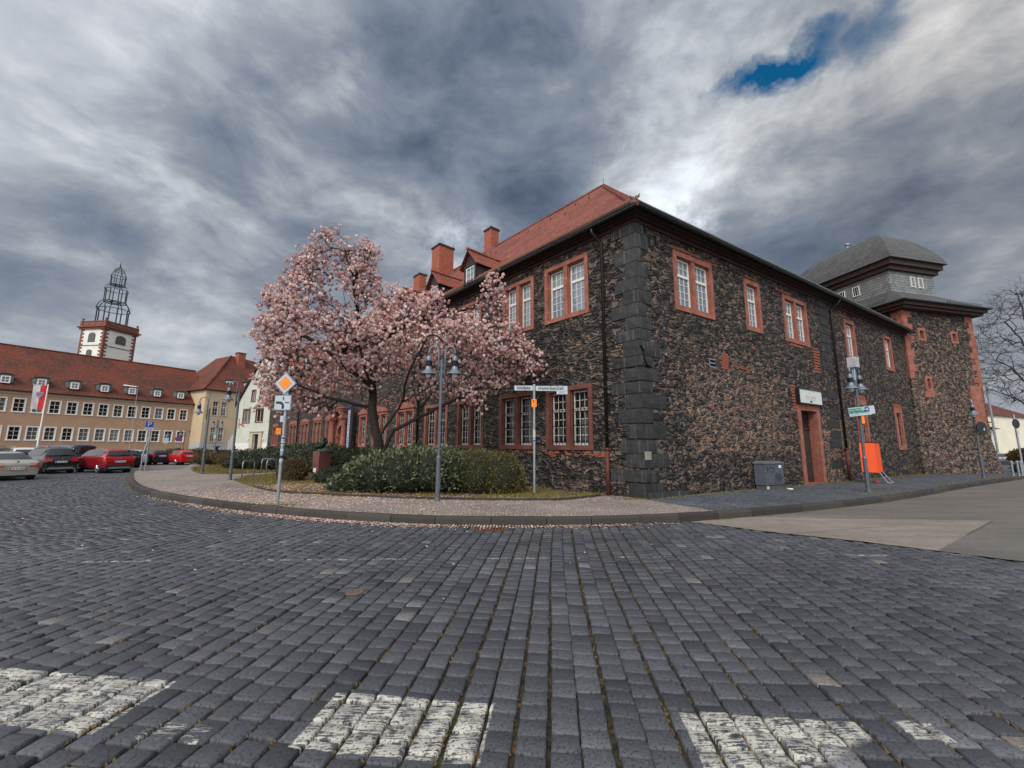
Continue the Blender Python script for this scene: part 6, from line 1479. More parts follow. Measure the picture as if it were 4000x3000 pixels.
# ------------------------------------------------------------------ cars (metres; drawn at 1/K)
def carpaint(name, c, rough=.28, metal=.35):
    return mat(name, None, c, rough, metal, .5, **{'Coat Weight': .6, 'Coat Roughness': .08})
def car(label, pos, az, style, paint, L=4.4, W=1.8, H=1.45, wr=.32, group='cars parked on the square', trim=None, rails=False, plate=True, name='parked_car', roofp=None):
    th = thing(name, label, 'car', (pos[0], pos[1], pos[2] if len(pos) > 2 else -.02), RD(-az), group)
    S = Matrix.Scale(1/K, 4); hw = W/2
    if style == 'sedan': st = [(0, .45, .72, .78, .80, .72), (.06, .28, .86, .90, .95, .84), (.16, .22, .93, .98, .99, .86), (.55, .2, .96, 1.00, 1., .84), (1.15, .2, .97, H-.06, 1., .66), (1.45, .2, .97, H, 1., .65), (2.3, .2, .95, H, 1., .65), (2.75, .2, .94, H-.07, 1., .64), (3.45, .2, .92, .97, .99, .78), (4.1, .22, .80, .84, .95, .78), (L-.08, .3, .62, .66, .85, .7), (L, .4, .55, .58, .74, .6)]; rw = (3, 4); gs = (3, 8)
    elif style == 'suv': st = [(0, .42, .70, .74, .86, .80), (.07, .30, .95, .98, .97, .88), (.16, .27, 1.04, 1.09, .99, .86), (.42, .25, 1.05, H-.12, 1., .70), (.62, .25, 1.05, H-.02, 1., .68), (1.5, .25, 1.03, H, 1., .68), (2.4, .25, 1.0, H-.02, 1., .67), (2.7, .25, 1., H-.08, 1., .66), (3.35, .25, .99, 1.05, .99, .80), (4.0, .27, .90, .94, .95, .8), (L-.1, .32, .72, .76, .86, .7), (L, .42, .6, .63, .76, .6)]; rw = (2, 3); gs = (2, 8)
    elif style == 'van': st = [(0, .42, .8, .85, .9, .86), (.05, .3, .95, 1.0, .98, .92), (.10, .25, 1.02, 1.1, 1., .92), (.28, .22, 1.05, H-.1, 1., .82), (.45, .22, 1.05, H, 1., .80), (2., .22, 1.05, H, 1., .80), (3.0, .22, 1.03, H-.04, 1., .78), (3.3, .22, 1.02, H-.15, 1., .76), (4.0, .22, 1., 1.08, .99, .82), (4.4, .24, .9, .95, .94, .8), (L-.08, .3, .7, .74, .86, .7), (L, .4, .6, .63, .76, .6)]; rw = (2, 3); gs = (2, 8)
    else: st = [(0, .42, .66, .70, .84, .78), (.06, .26, .88, .92, .96, .86), (.13, .22, .94, 1.0, .99, .85), (.42, .2, .96, H-.12, 1., .68), (.62, .2, .96, H-.01, 1., .66), (1.3, .2, .95, H, 1., .66), (2.0, .2, .94, H-.01, 1., .66), (2.3, .2, .93, H-.07, 1., .65), (2.95, .2, .92, .97, .99, .78), (3.5, .22, .80, .84, .94, .78), (L-.08, .3, .62, .66, .84, .7), (L, .4, .55, .58, .74, .6)]; rw = (2, 3); gs = (2, 8)
    def ringp(s, oo=0.):
        y, zb, zl, zt, wb, wt = s; wb *= hw; wt *= hw
        half = [(wb*.80, zb), (wb*.97, zb+.08), (wb, (zb+zl)*.5), (wb*.99, zl-.10), (wb*.965, zl), (wt+(wb*.965-wt)*.45, zl+(zt-zl)*.55), (wt, zt-.07 if zt-zl > .2 else zt-.02), (wt*.82, zt-.015), (wt*.4, zt)]
        return [(x, y, z) for x, z in half]+[(-x, y, z) for x, z in half[::-1]]
    g = G(S); R_ = [ringp(s) for s in st]; n_ = len(R_[0]); V = [v for r in R_ for v in r]
    F_ = [(i*n_+k, i*n_+(k+1) % n_, (i+1)*n_+(k+1) % n_, (i+1)*n_+k) for i in range(len(st)-1) for k in range(n_)]+[tuple(range(n_))[::-1], tuple((len(st)-1)*n_+k for k in range(n_))]
    g.add(V, F_, .5); bo = g.build('body', paint, th); sb = bo.modifiers.new('round', 'SUBSURF'); sb.levels = sb.render_levels = 2; bo.data.polygons.foreach_set('use_smooth', [True]*len(bo.data.polygons))
    # glass
    a, b = st[rw[0]], st[rw[1]]
    def q(s, f, side): y, zb, zl, zt, wb, wt = s; wb *= hw*.965; wt *= hw; return (side*(wb+(wt-wb)*f), y, zl+(zt-zl)*f)
    g = G(S); zl, zt = a[3]+.02, b[3]-.05; wa, wb_ = a[5]*hw*.93, b[5]*hw*.88
    ny = -.022; N = 6; V = []
    for j in range(4):
        f_ = j/3
        for i in range(N+1):
            x_ = (-1+2*i/N)*(wa+(wb_-wa)*f_); V.append((x_, a[0]+(b[0]-a[0])*f_+ny-.03*(1-(x_/wa)**2)+.03*sin(pi*f_)*0, zl+(zt-zl)*f_+.012))
    g.add(V, [(j*(N+1)+i, j*(N+1)+i+1, (j+1)*(N+1)+i+1, (j+1)*(N+1)+i) for j in range(3) for i in range(N)]); g.build('rear_window', CARGL, th, smooth=True)
    i0, i1 = gs
    for sd in (-1, 1):
        lo = []; hi = []
        for s in st[i0+1:i1]:
            y, zb, zl, zt, wb, wt = s
            x_lo = wb*hw*.965; x_hi = wt*hw; f0, f1 = .10, .84
            lo.append((sd*(x_lo+(x_hi-x_lo)*f0*.8+.012), y, zl+(zt-zl)*f0)); hi.append((sd*(x_lo+(x_hi-x_lo)*f1*.93+.012), y, zl+(zt-zl)*f1))
        f = st[i1]; lo.append((sd*(f[4]*hw*.93+.0), f[0]-.12, f[2]+.05)); hi.append((sd*(f[4]*hw*.93), f[0]-.14, f[2]+.08))
        lo[0] = (lo[0][0], lo[0][1]+.22, lo[0][2]); 
        g = G(S); m_ = len(lo); g.add(lo+hi, [(k, k+1, m_+k+1, m_+k) for k in range(m_-1)]); g.build('side_window', CARGL, th, smooth=True)
    a, b = st[i1-1], st[i1]; g = G(S); w0, w1 = a[5]*hw*.9, b[5]*hw*1.0; g.add([(-w1, b[0]-.02, b[3]+.045), (w1, b[0]-.02, b[3]+.045), (w0, a[0]+.05, a[3]+.0), (-w0, a[0]+.05, a[3]+.0)], [(0, 1, 2, 3)]); g.build('windscreen', CARGL, th)
    # wheels
    yr, yf = .78, L-.86
    for y_ in (yr, yf):
        for sd in (-1, 1):
            M_ = S @ MT(Vector((sd*(hw-.12), y_, wr))) @ Matrix.Rotation(RD(90), 4, 'Y')
            g = G(M_); g.lathe([(wr*.62, -.10), (wr*.9, -.11), (wr, -.07), (wr, .07), (wr*.9, .11), (wr*.62, .10)], (0, 0, 0), 24); w = g.build('wheel', TYRE, th, smooth=False)
            g = G(M_); zz = .112*sd; g.lathe([(wr*.60, zz*.7), (wr*.64, zz), (wr*.57, zz*.92)], (0, 0, 0), 24, cap=False)
            for k in range(5): a_ = 2*pi*k/5; g.tube([(0, 0, zz*.85), (wr*.6*cos(a_), wr*.6*sin(a_), zz*.85)], [.05, .03], 5)
            g.lathe([(0, zz*.4), (wr*.15, zz), (0, zz)], (0, 0, 0), 10); g.build('rim', RIM, w)
            g = G(M_); g.lathe([(wr*1.14, -.02), (wr*1.16, .095), (wr*.9, .10)], (0, 0, 0), 24); g.build('wheel_arch', PLAS, th)
    # tail lights, bumper, plate, mirrors, handles, wiper
    zb = st[1][2]; 
    for sd in (-1, 1):
        g = G(S); x0, x1 = sd*hw*.50, sd*hw*.975
        zz0 = zb-.20 if style != 'van' else .75; zz1 = zb+.02 if style != 'van' else 1.2
        if style in ('hatch',): zz0, zz1 = .72, 1.0; x0 = sd*hw*.74
        if style == 'van': x0 = sd*hw*.86
        V = [(x0, -.005, zz0+.02), (x1*.93, .015, zz0), (x1*1.0, .16, zz0+.02), (x1*1.005, .22, zz0+.08), (x0, .035, zz1-.03), (x1*.94, .06, zz1), (x1*.995, .17, zz1+.0), (x1*.995, .30, zz1-.02)]
        g.add(V, [(0, 1, 5, 4), (1, 2, 6, 5), (2, 3, 7, 6)]+[(4, 5, 6, 7), (0, 1, 2, 3)]); 
        g.build('tail_light', TAIL, th)
        g = G(S); y_ = st[gs[1]][0]-.35; g.box(min(sd*(hw+.0), sd*(hw+.17)), max(sd*hw, sd*(hw+.17)), y_-.05, y_+.06, .98, 1.12); g.build('mirror', trim or paint, th)
        g = G(S)
        for y_ in (1.45, 2.4): g.box(min(sd*hw*.985, sd*hw*1.01), max(sd*hw*.985, sd*hw*1.01), y_, y_+.18, .84, .87)
        g.build('door_handle', paint, th)
    g = G(S); g.box(-hw*.86, hw*.86, -.035, .2, .28, .44 if style != 'suv' else .52); g.build('bumper', PLAS if (trim or style == 'suv') else paint, th)
    g = G(S); g.box(-hw*.8, hw*.8, .1, L-.3, .18, .3); g.build('underside', PLAS, th)
    if plate:
        pz_ = .60 if style in ('sedan',) else .80
        if style == 'suv': pz_ = .74
        g = G(S); g.box(-.26, .26, -.055, -.02, pz_-.055, pz_+.055); p_ = g.build('number_plate', PLATE, th)
        g = G(S); g.box(-.26, -.215, -.058, -.054, pz_-.055, pz_+.055); g.build('blue_band', BLUEP, p_)
        g = G(S); x_ = -.19
        for w_ in (.05, .05, .0, .045, .045, .0, .04, .04, .04, .04):
            if w_: g.ring(x_, x_+w_*.8, pz_-.032, pz_+.032, .010, -.058, -.0555)
            x_ += w_+.007 if w_ else .03
        g.build('plate_characters', SIGNK, p_)
    g = G(S); g.lathe([(0, -.02), (.045, -.02), (.045, .0), (0, .0)], (0, 0, 0), 12); g.v = [S @ Vector((v.x*K, -.012+v.z*K, .93 if style != 'hatch' else .86))+Vector((0, 0, v.y)) for v in g.v]; g.build('badge', RIM, th)
    g = G(S); y_ = st[rw[0]][0]-.06; g.tube([(.0, y_-.0, st[rw[0]][3]+.06), (hw*.42, y_+.02, st[rw[0]][3]+.10)], .012, 5); g.build('wiper', PLAS, th)
    if rails:
        for sd in (-1, 1): g = G(S); g.tube([(sd*hw*.62, .75, H-.02), (sd*hw*.63, .85, H+.05), (sd*hw*.63, 2.3, H+.05), (sd*hw*.62, 2.45, H-.03)], .018, 6); g.build('roof_rail', rails if not isinstance(rails, bool) else RIM, th)
    if style == 'suv':
        g = G(S); g.plate([(-.62, .30), (.62, .30), (.48, .42), (-.48, .42)], -.06, -.036); g.build('skid_plate', ZINC, th)
    return th
car('pale silver saloon seen from behind at the left edge of the picture', (-20.35, 17.15), -66, 'sedan', carpaint('champagne_paint', (.36, .345, .30)), 4.4, 1.68, 1.43)
car('black off-roader with red lamps between the silver saloon and the dark red one', (-22.95, 21.2), -64, 'suv', carpaint('black_paint', (.006, .009, .014)), 4.1, 1.56, 1.62, .34, rails=True)
car('dark red crossover with its left side and tailgate in view', (-20.7, 22.0), -66, 'suv', carpaint('dark_red_paint', (.30, .008, .018)), 4.1, 1.58, 1.55, .34)
car('white estate half hidden behind the silver saloon and black off-roader', (-29.0, 24.9), -60, 'suv', carpaint('white_paint_car', (.62, .63, .64)), 4.5, 1.8, 1.56, rails=True)
car('dark grey car at the far left edge with roof rails', (-33.3, 26.7), -60, 'suv', carpaint('graphite_paint', (.06, .07, .08)), 4.6, 1.82, 1.58, rails=PLAS)
car('dark blue people carrier behind the black off-roader', (-27.9, 27.2), -76, 'van', carpaint('dark_blue_paint', (.006, .010, .07)), 4.7, 1.7, 1.78)
car('white estate of which only the roof shows above the dark red crossover', (-27.4, 28.4), -60, 'suv', carpaint('white_paint_two', (.62, .63, .64)), 4.2, 1.6, 1.48)
car('silver-white saloon behind the parking sign', (-27.2, 30.2), -60, 'hatch', carpaint('silver_paint', (.42, .44, .46)), 4.0, 1.6, 1.38)
car('black-green compact car half hidden behind the dark red crossover', (-24.6, 26.8), -60, 'hatch', carpaint('black_green_paint', (.010, .014, .012)), 4.0, 1.6, 1.40)
car('small black hatchback right of the parking sign', (-26.5, 31.5), -64, 'hatch', carpaint('blue_black_paint', (.012, .016, .026)), 3.5, 1.48, 1.34)
car('bright red hatchback, rightmost of the parked cars on the square', (-24.5, 31.6), -62, 'hatch', carpaint('bright_red_paint', (.60, .012, .010)), 3.6, 1.48, 1.32)
car('silver estate parked beyond the tower at the right edge', (47.9, 40.4), 20, 'suv', carpaint('pale_silver_paint', (.40, .43, .50)), 4.5, 1.8, 1.55, group='cars beyond the tower')
car('dark car behind the silver estate beyond the tower', (49.0, 46.4), 20, 'hatch', carpaint('dark_paint_two', (.015, .015, .018)), 4.2, 1.8, 1.5, group='cars beyond the tower')
# ------------------------------------------------------------------ right background
w1 = thing('white_house', 'low white house with two slit windows and a red tiled canopy beyond the tower', 'house', (52.2, 45.4, 0), AZ(70))
g = G(); wall(g, -3, 2.0, 0, 3.85, [(1.05, 1.25, 2.7, 3.5), (1.4, 1.6, 2.7, 3.5)], dep=.15, o=-1); g.add([(2., 0, 0), (2., 6, 0), (2., 6, 3.85), (2., 0, 3.85)], [(0, 1, 2, 3)]); g.build('wall', P_WHITE, w1)
g = G(); g.box(1.05, 1.25, .14, .16, 2.7, 3.5); g.box(1.4, 1.6, .14, .16, 2.7, 3.5); g.build('window', GLASS, w1)
g = G(); g.add([(-3.2, -.5, 3.9), (2.6, -.5, 3.9), (1.6, 1.6, 4.6), (-3.2, 1.6, 4.6)], [(0, 1, 2, 3)]); g.add([(2.6, -.5, 3.9), (2.6, 6, 3.9), (1.6, 4, 4.6), (1.6, 1.6, 4.6)], [(0, 1, 2, 3)]); g.add([(-3.2, -.5, 3.82), (2.6, -.5, 3.82), (2.6, 6, 3.82), (-3.2, 6, 3.82)], [(0, 1, 2, 3)]); g.build('roof', TILE2, w1)
w2 = thing('cream_house', 'cream house with a long red tiled roof at the right edge', 'house', (57.0, 48.5, 0), AZ(68))
g = G(); wall(g, -6, -1.2, 0, 4.6, [(-2.4, -2.1, 2.9, 3.8)], dep=.15, o=-1); wall(g, -1.2, 9, 0, 5.6, [], o=-1); g.build('wall', P_CREAM, w2)
g = G(); g.box(-2.4, -2.1, .1, .13, 2.9, 3.8); g.box(-1.8, -1.6, -.05, 0, 1.6, 1.9); g.build('window', GLASS, w2)
g = G(); gridface(g, [(-6, -.6, 4.6), (-.8, -.6, 4.6), (-1.6, 3, 6.2), (-6, 3, 6.2)], 8, 4, .04); gridface(g, [(-1.8, -.2, 5.55), (12, -.2, 5.55), (12, 4.5, 8.2), (-6, 4.5, 8.2)], 12, 5, .05); g.add([(-6, 4.5, 8.2), (-6, 1, 6.3), (-1.8, -.2, 5.55)], [(0, 1, 2)]); g.build('roof', TILE2, w2)
gl_ = thing('glass_building', 'tall narrow glazed block of pale panels just right of the tower', 'building', (58.2, 50.5, 0), AZ(60))
g = G(); g.box(-9, -.05, 0, 6, 0, 9.3); g.build('core', worn('pale_grey_panel', (.34, .38, .44), .4), gl_)
g = G()
for k in range(9): g.box(-9, 0, -.08, 0, k*1.05+.03, k*1.05+.10)
for k in range(12): g.box(-8.6+k*.75, -8.55+k*.75, -.08, 0, 0, 9.3)
g.build('frame_grid', WHITE, gl_); g = G()
for k in range(9): g.box(-9, 0, -.03, -.005, k*1.05+.12, k*1.05+1.0)
g.build('pane', GLASSL, gl_); g = G(); g.tube([(.3, -.3, 0), (.3, -.3, 9.6)], .12, 8); g.build('corner_mast', ZINC, gl_)
def f_hill(t): a = t.noise(t.n('TexCoord').outputs['Object'], .02, 5); return {'Base Color': t.mix(a, (.02, .028, .032), (.05, .055, .055))}
g = G(); V = []; n_ = 60
for k in range(n_+1): a_ = RD(20+60*k/n_); hh = 26+16*noise.noise((k*.13, 3, 0))+6*noise.noise((k*.5, 1, 0)); hh *= .9; V += [(420*sin(a_), 420*cos(a_), -1), (430*sin(a_), 430*cos(a_), hh), (520*sin(a_), 520*cos(a_), hh+4), (560*sin(a_), 560*cos(a_), -1)]
g.add(V, [(4*k+j, 4*k+4+j, 4*k+5+j, 4*k+1+j) for k in range(n_) for j in range(3)]); tag(g.build('hills', mat('dark_hills', f_hill, rough=.95), smooth=True), None, None, kind='structure')
# person on a bench and litter bin behind the low juniper
MAN = worn('dark_jacket', (.02, .022, .026), .8); SKIN_ = worn('skin', (.42, .22, .16), .6, var=.1)
pe_ = thing('person', 'seated person with brown hair and a dark jacket behind the low brown-green hedge', 'person', (-29.2, 43.6, .15), RD(15))
s_ = 1/K
nd = [(0, 0, .52, .15), (0, .02, .75, .15), (0, .03, 1.0, .16), (0, .03, 1.12, .10), (0, .02, 1.2, .055), (0, .0, 1.3, .085), (0, .0, 1.40, .085),
      (.2, .03, 1.05, .06), (.25, -.05, .82, .05), (.16, -.25, .70, .035), (.12, -.32, .68, .03), (-.2, .03, 1.05, .06), (-.25, -.05, .82, .05), (-.16, -.25, .70, .035), (-.12, -.32, .68, .03),
      (.12, -.1, .5, .10), (.13, -.48, .48, .075), (.13, -.5, .1, .045), (.13, -.62, .04, .04), (-.12, -.1, .5, .10), (-.13, -.48, .48, .075), (-.13, -.5, .1, .045), (-.13, -.62, .04, .04)]
ed = [(0, 1), (1, 2), (2, 3), (3, 4), (4, 5), (5, 6), (3, 7), (7, 8), (8, 9), (9, 10), (3, 11), (11, 12), (12, 13), (13, 14), (0, 15), (15, 16), (16, 17), (17, 18), (0, 19), (19, 20), (20, 21), (21, 22)]
skin('body', [(a*s_, b*s_, c*s_, r*s_) for a, b, c, r in nd], ed, pe_, MAN)
g = G(); g.lathe([(0, -.12), (.06, -.11), (.085, -.04), (.09, .03), (.075, .08), (0, .09)], (0, -.02, 1.36*s_), 12); g.v = [Vector((v.x, v.y-.012, v.z)) for v in g.v]; g.build('face', SKIN_, pe_, smooth=True)
g = G(); g.lathe([(.07, -.08), (.092, -.02), (.09, .05), (.06, .10), (0, .12)], (0, .01, 1.38*s_), 12); g.build('hair', worn('brown_hair', (.12, .06, .035), .8), pe_, smooth=True)
bn = thing('bench', 'dark bench carrying the seated person behind the hedge', 'bench', (-29.2, 43.7, .15), RD(15)); g = G(); g.box(-.7, .7, -.22, .16, .33, .37); g.build('seat', WOODD, bn)
for x_ in (-.55, .55): g = G(); g.box(x_-.03, x_+.03, -.2, .14, 0, .33); g.build('leg', IRON, bn)
lb_ = thing('litter_bin', 'black litter bin with a flat canopy beside the seated person', 'litter bin', (-30.6, 42.9, .15), 0); g = G(); g.lathe([(.0, 0), (.26, 0), (.33, .5), (.30, .78), (.12, .95)], (0, 0, 0), 16); g.build('bin', SIGNK, lb_); g = G(); g.lathe([(.10, .95), (.12, 1.05), (.34, 1.18), (.36, 1.22), (0, 1.22)], (0, 0, 0), 16); g.build('canopy', SIGNK, lb_)
bf = thing('beach_flag', 'small white teardrop flag in front of the beige building window', 'flag', (-39.1, 57.2, 0), AZ(30)); g = G(); g.tube([(0, 0, 0), (0, 0, 3.1)], .02, 5); g.build('pole', ZINC, bf); g = G(); g.plate([(0, .75), (.45, .75), (.58, 1.4), (.56, 2.2), (.45, 2.75), (.25, 2.95), (.0, 2.3), (-.18, 2.1), (-.2, 1.0)], -.01, .01); g.build('cloth', WHITE, bf)
# ------------------------------------------------------------------ road markings on the far square
g = G()
for (x0, y0, x1, y1_) in ((-14.6, 11.3, -13.0, 11.55), (-11.95, 11.0, -11.0, 10.72)):
    pass
# ------------------------------------------------------------------ trees
from mathutils import kdtree
def grow(limbs, attr, leaf_r, pw=2.3, sag=.0, jit=.06):
    pos = []; par = []; chains = []
    def addn(p, q): pos.append(Vector(p)); par.append(q); return len(pos)-1
    for lim_ in limbs:
        start, pts = lim_; ids = []
        prev = start
        pts = [Vector(p) for p in pts]
        if start is None: i = addn(pts[0], -1); ids.append(i); prev = i
        else:
            near = min(range(len(pos)), key=lambda k: (pos[k]-pts[0]).length); prev = near; ids.append(near)
        sm = catmull([tuple(p) for p in pts], 5) if False else None
        for a, b in zip(pts[:-1], pts[1:]):
            n_ = max(1, int((b-a).length/.22))
            for k in range(1, n_+1):
                p = a.lerp(b, k/n_)+Vector((random.gauss(0, 1), random.gauss(0, 1), random.gauss(0, 1)))*.018
                prev = addn(p, prev); ids.append(prev)
        chains.append(ids)
    base = pos[0]
    attr = sorted(attr, key=lambda p: min((p-q).length for q in pos[::4]))
    tips = []; kd = None
    for n_, p in enumerate(attr):
        if n_ % 20 == 0:
            kd = kdtree.KDTree(len(pos)); [kd.insert(q, i) for i, q in enumerate(pos)]; kd.balance(); lim0 = len(pos)
        best = None; bc = 1e9
        cand = [c[1] for c in kd.find_n(p, 14)]+list(range(lim0, len(pos)))
        for i in cand:
            q = pos[i]; d_ = (p-q).length
            out = (q-base); pen = 0 if d_ < 1e-6 else max(0, -(p-q).normalized().dot((out.normalized() if out.length > .1 else Vector((0, 0, 1)))))
            c_ = d_*(1+.8*pen)
            if c_ < bc: bc = c_; best = i
        q = pos[best]; v = p-q; L = v.length; k_ = max(2, int(L/.22)); ids = [best]; prev = best
        pd = (q-pos[par[best]]).normalized() if par[best] >= 0 else Vector((0, 0, 1))
        for k in range(1, k_+1):
            t_ = k/k_; w = q+v*t_+pd*(L*.22*sin(pi*t_)*(1-t_))+Vector((0, 0, sag*L*sin(pi*t_)))+Vector((random.gauss(0, 1), random.gauss(0, 1), random.gauss(0, 1)))*jit*L*.35*sin(pi*t_)
            prev = addn(w, prev); ids.append(prev)
        chains.append(ids); tips.append((prev, (pos[prev]-pos[par[prev]]).normalized()))
    acc = [0.]*len(pos); hasch = [False]*len(pos)
    for i in range(len(pos)-1, -1, -1):
        if not hasch[i]: acc[i] = leaf_r**pw
        if par[i] >= 0: acc[par[i]] += acc[i]; hasch[par[i]] = True
    # node order: children always come after their parents, so one backward pass is enough
    rad = [a**(1/pw) for a in acc]
    return pos, par, rad, chains, tips
def tree_mesh(g, pos, rad, chains, maxr=9):
    for ids in chains:
        rs = [min(maxr, rad[i]) for i in ids]
        rs[0] = rs[1] if len(rs) > 1 else rs[0]
        n_ = 9 if max(rs) > .06 else 6 if max(rs) > .02 else 4 if max(rs) > .009 else 3
        g.tube([pos[i] for i in ids], rs, n_, cap=False)
crown = [(-6.41, 8.98), (-5.84, 8.88), (-5.03, 8.5), (-4.87, 7.89), (-4.87, 7.29), (-4.36, 6.62), (-3.93, 6.63), (-3.65, 6.76), (-3.23, 6.43), (-2.76, 6.53), (-2.12, 6.34), (-1.55, 6.2), (-1.15, 6.48), (-0.78, 7.46), (-0.48, 7.33), (-0.46, 6.55), (-0.21, 5.72), (0.30, 5.05), (0.78, 4.53), (0.88, 4.05), (0.43, 3.70), (-0.17, 3.44), (-0.42, 3.28), (-1.10, 3.30), (-1.0, 2.74), (-1.47, 2.71), (-1.87, 3.33), (-2.71, 3.24), (-3.31, 2.87), (-3.92, 2.85), (-4.72, 3.23), (-5.6, 2.7), (-6.2, 2.5), (-6.98, 2.65), (-7.72, 2.45), (-8.12, 2.6), (-8.10, 3.36), (-8.45, 3.51), (-8.2, 4.15), (-8.65, 4.94), (-8.35, 5.6), (-8.6, 6.24), (-8.04, 6.66), (-7.46, 7.34), (-7.3, 7.86), (-6.83, 8.39)]
def pdist(p, poly):
    best = 9
    for i in range(len(poly)):
        a = Vector(poly[i]); b = Vector(poly[(i+1) % len(poly)]); ab = b-a; t_ = max(0, min(1, (Vector(p)-a).dot(ab)/ab.length_squared)); best = min(best, (a+ab*t_-Vector(p)).length)
    return best
rs0 = random.getstate(); random.seed(5)
Y0 = 13.4; att = []
def fac(x): return 11.22+.75*(3.59-x)/.662
tries = 0
while len(att) < 1220 and tries < 90000:
    tries += 1
    x = random.uniform(-8.7, .95); z = random.uniform(2.4, 9.); 
    if not inpoly((x, z), crown): continue
    dd = pdist((x, z), crown); h = min(2.7, .25+1.15*dd); u_ = random.uniform(-1, 1); y = Y0+h*(abs(u_)**.6)*(1 if u_ > 0 else -1)
    if y > fac(x)-.35: continue
    nz_ = noise.noise((x*.75, y*.75, z*.75))
    if nz_ < -.21 or (nz_ < .0 and random.random() < .4): continue
    if z < 3.5 and abs(x+4.4) < 1.6 and random.random() < .75: continue
    p = Vector((x, y, z))
    if any((p-q).length < .15 for q in att[-200:]): continue
    att.append(p)
y = Y0
limbs = [(None, [(-4.2, y, .12), (-4.24, y, 1.0), (-4.36, y, 1.75), (-4.55, y, 2.35), (-4.62, y+.05, 3.24), (-4.85, y+.1, 4.42), (-5.28, y+.15, 5.76), (-5.58, y+.1, 7.3), (-5.95, y, 8.4)]),
         (0, [(-4.34, y, 1.72), (-3.92, y-.3, 2.31), (-3.51, y-.45, 2.87), (-2.67, y-.6, 3.29), (-1.71, y-.7, 3.8)]),
         (0, [(-4.24, y, 1.1), (-3.84, y-.1, 2.01), (-3.24, y, 2.32), (-2.41, y+.1, 2.79), (-1.28, y, 3.31), (-.35, y-.1, 4.01)]),
         (0, [(-4.58, y, 2.7), (-5.09, y-.3, 2.83), (-5.96, y-.6, 3.02), (-7.02, y-.7, 3.53)]),
         (0, [(-4.63, y, 3.4), (-6.07, y-.5, 4.59), (-7.17, y-.6, 5.3), (-8.0, y-.4, 5.65)]),
         (0, [(-4.8, y, 4.25), (-3.85, y-.4, 5.32), (-2.65, y-.3, 5.87), (-1.34, y-.1, 6.15), (-.8, y, 6.8)]),
         (0, [(-4.62, y, 3.1), (-4.6, y-1.1, 4.2), (-4.9, y-1.7, 5.2), (-5.0, y-1.9, 6.0)]), (0, [(-4.62, y, 3.1), (-4.9, y+1.1, 4.2), (-5.4, y+1.9, 5.2)]),
         (0, [(-3.2, y, 2.4), (-2.8, y+.9, 3.4), (-2.6, y+1.5, 4.4)]), (0, [(-3.5, y-.45, 2.9), (-3.1, y-1.3, 3.7), (-2.6, y-1.8, 4.5)])]
pos, par, rad, chains, tips = grow(limbs, att, .0072, 2.0)
mg = thing('magnolia_tree', 'spreading magnolia covered in pink blossom in front of the stone building', 'tree', (-4.2, Y0, .12))
off = Vector((4.2, -Y0, -.12))
g = G(MT(off)); tree_mesh(g, pos, rad, chains); 
flo = G(MT(off)); bud = G(MT(off))
def flower(g, p, up_, s):
    up_ = up_.normalized(); a = up_.orthogonal().normalized(); b = up_.cross(a); op = random.uniform(.35, 1.05); n_ = 6 if random.random() < .6 else 7; ph = random.uniform(0, 6)
    base = random.gauss(.42, .24)
    for k in range(n_):
        t_ = ph+2*pi*k/n_+random.uniform(-.2, .2); r_ = a*cos(t_)+b*sin(t_); sd = r_.cross(up_); o_ = op*random.uniform(.6, 1.3); L = s*random.uniform(.85, 1.15); w = s*.27
        m1 = p+up_*(L*.40)+r_*(L*.30*o_+.1*s); m2 = p+up_*(L*.80)+r_*(L*.48*o_+.06*s); tp = p+up_*(L*(1.02-.25*o_))+r_*(L*(.62*o_))
        g.add([p, m1-sd*w, m1+sd*w, m2-sd*w*.85, m2+sd*w*.85, tp], [(0, 2, 1), (1, 2, 4, 3), (3, 4, 5)], min(1, max(0, base+random.uniform(-.22, .22))), [(0, 0)]*6)
nf = 0
for i, d_ in tips:
    p = pos[i]; k_ = random.randint(5, 8); ed_ = pdist((p.x, p.z), crown)
    for _ in range(k_):
        dv = (d_*.7+Vector((random.gauss(0, .8), random.gauss(0, .8), random.gauss(.25, .55)))).normalized(); L = random.uniform(.04, .36); q_ = p+dv*L
        if q_.y > fac(q_.x)-.1: continue
        mid = p.lerp(q_, .5)+Vector((0, 0, -.02*L)); g.tube([p, mid, q_], [.0058, .005, .004], 3, cap=False)
        flower(flo, q_, (dv*.5+Vector((random.gauss(0, .35), random.gauss(0, .35), .8))), random.uniform(.082, .125)); nf += 1
        if random.random() < .14:
            for _b in range(3):
                w = q_+Vector((random.gauss(0, .03), random.gauss(0, .03), random.gauss(0, .03))); e_ = Vector((random.gauss(0, 1), random.gauss(0, 1), random.gauss(.6, 1))).normalized(); s_ = e_.orthogonal().normalized()*.014
                bud.add([w, w+e_*.03+s_, w+e_*.075, w+e_*.03-s_], [(0, 1, 2, 3)], None, [(0, 0)]*4)
    if random.random() < .10 or (ed_ < .25 and random.random() < .3):
        dv = (d_+Vector((random.gauss(0, .2), random.gauss(0, .2), .8))).normalized(); g.tube([p, p+dv*random.uniform(.2, .42)], [.006, .003], 3, cap=False)
for i in range(0, len(pos), 3):        # blossom along the thinner wood too
    if rad[i] < .03 and pos[i].z > 3 and random.random() < .55:
        dv = Vector((random.gauss(0, 1), random.gauss(0, 1), random.gauss(.4, .6))).normalized(); q_ = pos[i]+dv*random.uniform(.03, .18)
        if q_.y < fac(q_.x)-.1: flower(flo, q_, dv*.5+Vector((0, 0, .8)), random.uniform(.08, .12)); nf += 1
print('flowers', nf, 'tree nodes', len(pos))
g.build('trunk', BARK, mg, smooth=True)
